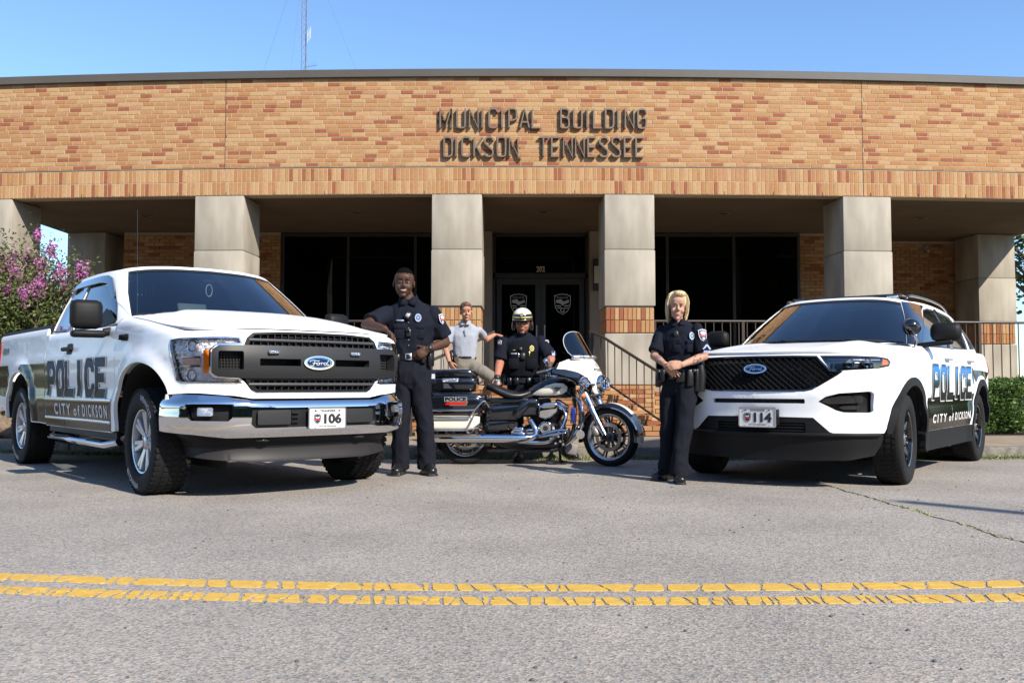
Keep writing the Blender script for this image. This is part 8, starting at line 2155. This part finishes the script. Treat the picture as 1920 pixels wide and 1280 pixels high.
def shrub(name, loc, label, cat, H, W, D, nst, m, nleaf, leaf, bloom=0, group=None, seed=1):
    R = empty(name, loc, label=label, cat=cat, group=group); rr = random.Random(seed); tips = []; segs = []; wood = MB()
    for i in range(nst):
        a = 2*PI*i/nst+rr.uniform(-.3, .3); ex, ey = math.cos(a)*W*rr.uniform(.2, 1), math.sin(a)*D*rr.uniform(.2, 1); h = H*rr.uniform(.72, 1.0)*(1-.30*math.hypot(ex/W, ey/D)**2)
        P = cr([(rr.uniform(-.1, .1), rr.uniform(-.1, .1), 0), (ex*.35, ey*.35, h*.35), (ex*.75+rr.uniform(-.1, .1), ey*.75, h*.7), (ex, ey, h)], 4); wood.tube(P, .02, 6, rs=[.028*(1-j/len(P))+.004 for j in range(len(P))])
        segs.append(P)
        for k in range(5):
            j = rr.randint(4, len(P)-2); p = Vector(P[j]); q = p+Vector((rr.uniform(-.4, .4)*W*.55, rr.uniform(-.4, .4)*D*.55, rr.uniform(.1, .38)*H*.5)); wood.tube([p, (p+q)/2+Vector((0, 0, .04)), q], .006, 4); segs.append([tuple(p), tuple(q)]); tips.append(q)
        tips.append(Vector(P[-1]))
    wood.build('stem', BARK, R, 60)
    L = []
    for i in range(nleaf):
        s = rr.choice(segs); j = rr.random()**.75*(len(s)-1); a = Vector(s[int(j)]); b = Vector(s[min(len(s)-1, int(j)+1)]); p = a.lerp(b, j-int(j)); 
        if p.z < H*.10: p.z += H*.15*rr.random()
        sp = .10+.05*W; L.append((p.x+rr.gauss(0, sp), p.y+rr.gauss(0, sp), max(.03, p.z+rr.gauss(0, sp))))
    leaves('foliage', m, R, L, leaf, seed)
    if bloom:
        B = []
        for t in sorted(tips, key=lambda t: -t.z-(.5*t.x))[:bloom]:
            r_ = rr.uniform(.06, .13)
            for k in range(230):
                v = Vector((rr.gauss(0, 1), rr.gauss(0, 1), rr.gauss(0, 1.7)))*r_*.36; B.append((t.x+v.x, t.y+v.y, t.z+.03+v.z))
        leaves('blossom', BLOOM, R, B, .030, seed+1, aspect=.9)
    return R
shrub('crape_myrtle', (-7.15, 12.95, .1), 'flowering crape myrtle with pink blossom beside the pickup cab', 'shrub', 2.85, 1.25, .85, 22, LF_M, 36000, .055, 46, seed=5)
shrub('crape_myrtle', (-9.3, 13.1, .1), 'crape myrtle cut off by the frame edge beyond the blossoming one', 'shrub', 2.6, 1.1, .8, 12, LF_M, 5000, .065, 16, seed=9)
def hedge(x0, x1, y0, y1, z0, z1, label, n, seed):
    R = empty('hedge', ((x0+x1)/2, (y0+y1)/2, z0), label=label, cat='hedge'); rr = random.Random(seed); cx, cy = (x0+x1)/2, (y0+y1)/2; L = []
    mb = MB(); x = x0+.2
    while x < x1: mb.cyl((x-cx, 0, 0), (x-cx+rr.uniform(-.1, .1), rr.uniform(-.1, .1), (z1-z0)*.7), .015, 5); x += .25
    mb.build('stem', BARK, R); 
    for i in range(n):
        f = rr.choice('ttfffe'); x = rr.uniform(x0, x1); bump = .05*math.sin(x*5.3)+.04*math.sin(x*11+1)
        d = abs(rr.gauss(0, .05))
        if f == 't': p = (x, rr.uniform(y0, y1), z1+bump-d)
        elif f == 'f': z = rr.uniform(z0+.05, z1); p = (x, y0+bump+d+.03*math.sin(z*14+x*6), z)
        else: p = (x, rr.uniform(y0, y1), rr.uniform(z0+.05, z1))
        L.append((p[0]-cx, p[1]-cy, p[2]-z0))
    leaves('foliage', LF_H, R, L, .048, seed); MB().box((0, .02, (z1-z0)*.46), (x1-x0-.1, y1-y0-.16, (z1-z0)*.86)).build('hedge_core', mat('hedge_core_shade', (.02, .03, .012), .95, var=.5, vscale=30), R)  # solid box fills the hedge; the shade between leaves is in its dark colour
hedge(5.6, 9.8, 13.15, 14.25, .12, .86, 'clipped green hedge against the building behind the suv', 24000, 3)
sheet('mulch_bed', [5.2, 10.2], 12.95, 14.5, .128, M_MULCH)
sheet('mulch_bed', [-10.5, -2.4], 12.6, 14.9, .128, M_MULCH)
for i, (x, y, r) in enumerate(((-6.55, 12.45, .34), (-7.1, 12.35, .30), (-7.7, 12.5, .36), (-6.0, 12.55, .26))):
    mb = MB(); mb.ell((0, 0, r*.5), (r*1.1, r*.8, r*.75), nu=20, nv=14)
    from mathutils import noise
    mb.v = [tuple(Vector(p)*(1+.22*noise.noise(Vector(p)*4+Vector((i*7, 0, 0))))) for p in mb.v]
    o = mb.build('boulder', mat('boulder_brown', (.20, .14, .09), .9, var=.35, vscale=6, bump=.8, bscale=25, bdist=.02), None, 60); o.location = (x, y, .1)
    tag(o, ('brown boulder at the edge of the planting bed behind the pickup rear wheel', 'squat brown boulder under the crape myrtle', 'largest brown boulder at the end of the planting bed', 'smallest brown boulder beside the planting bed')[i], 'rock', 'boulders edging the planting bed')
def tree(loc, label, H, CR, n, leaf, seed, trunk=.18, group=None, m=LF_T):
    R = empty('tree', loc, label=label, cat='tree', group=group); rr = random.Random(seed); mb = MB(); mb.tube(cr([(0, 0, 0), (.1, 0, H*.25), (-.1, .1, H*.5), (0, 0, H*.8)], 4), .1, 8, rs=[trunk*(1-.065*i) for i in range(13)])
    C = []
    for i in range(16):
        a = rr.uniform(0, 2*PI); r = CR*rr.uniform(.3, .85); z = H*rr.uniform(.38, .92); r *= math.sqrt(max(.1, 1-((z/H-.6)/.5)**2)); c = (math.cos(a)*r, math.sin(a)*r, z); C.append((c, CR*rr.uniform(.28, .45))); mb.tube([(0, 0, z*.6), (c[0]*.5, c[1]*.5, z*.85), c], .05, 5, rs=[trunk*.4, trunk*.25, .02])
    mb.build('trunk', BARK, R, 60); L = []
    for i in range(n):
        c, r = rr.choice(C); v = Vector((rr.gauss(0, 1), rr.gauss(0, 1), rr.gauss(0, .8))).normalized()*r*rr.random()**.35; L.append((c[0]+v.x, c[1]+v.y, c[2]+v.z))
    leaves('crown', m, R, L, leaf, seed)
tree((17.2, 29, .1), 'dark green tree beyond the end of the building above the hedge', 8.5, 3.8, 9000, .22, 2)
tree((22.5, 34, .1), 'smaller tree beyond the building, nearer the frame edge', 7.5, 3.2, 4000, .24, 3)
# across the street, behind the camera: treeline added for chrome and glass to mirror
from mathutils import noise as mn_
V = []; F = []; nx_, nz_ = 160, 16
for i in range(nx_+1):
    x = -80+i; h = 17+2*mn_.noise(Vector((x*.09, 3, 0)))+2*mn_.noise(Vector((x*.4, 7, 0)))
    for j in range(nz_+1):
        t = j/nz_; z = h*math.sin(t*PI/2); V.append((x+mn_.noise(Vector((x*.7, z*.7, 5)))*.8, -44-5*t+2.2*mn_.noise(Vector((x*.35, z*.4, 0)))+1.2*mn_.noise(Vector((x*1.1, z*1.1, 9))), z))
for i in range(nx_):
    for j in range(nz_): q = i*(nz_+1)+j; F.append((q, q+1, q+nz_+2, q+nz_+1))
tag(mobj('added_treeline', V, F, mat('added_wood', (.022, .035, .012), .95, var=.5, vscale=3, bump=1, bscale=6, bdist=.3), None, 180), 'dark wooded treeline across the street behind the camera', 'woods', kind='stuff')
sheet('far_verge', [-80, 80], -60, -8.1, .05, M_GRD)
up_ = empty('utility_pole', (10.0, -1.65, 0), label='wooden utility pole casting a thin shadow on the asphalt', cat='utility pole')
MB().cyl((0, 0, 0), (0, 0, 8.1), .13, 12, .085).build('pole', BARK, up_, 50); MB().lathe([(.095, 8.1), (.03, 8.2), (0, 8.21)], (0, 0, 0), (0, 0, 1), 12).build('pole_cap', M_GALV, up_)
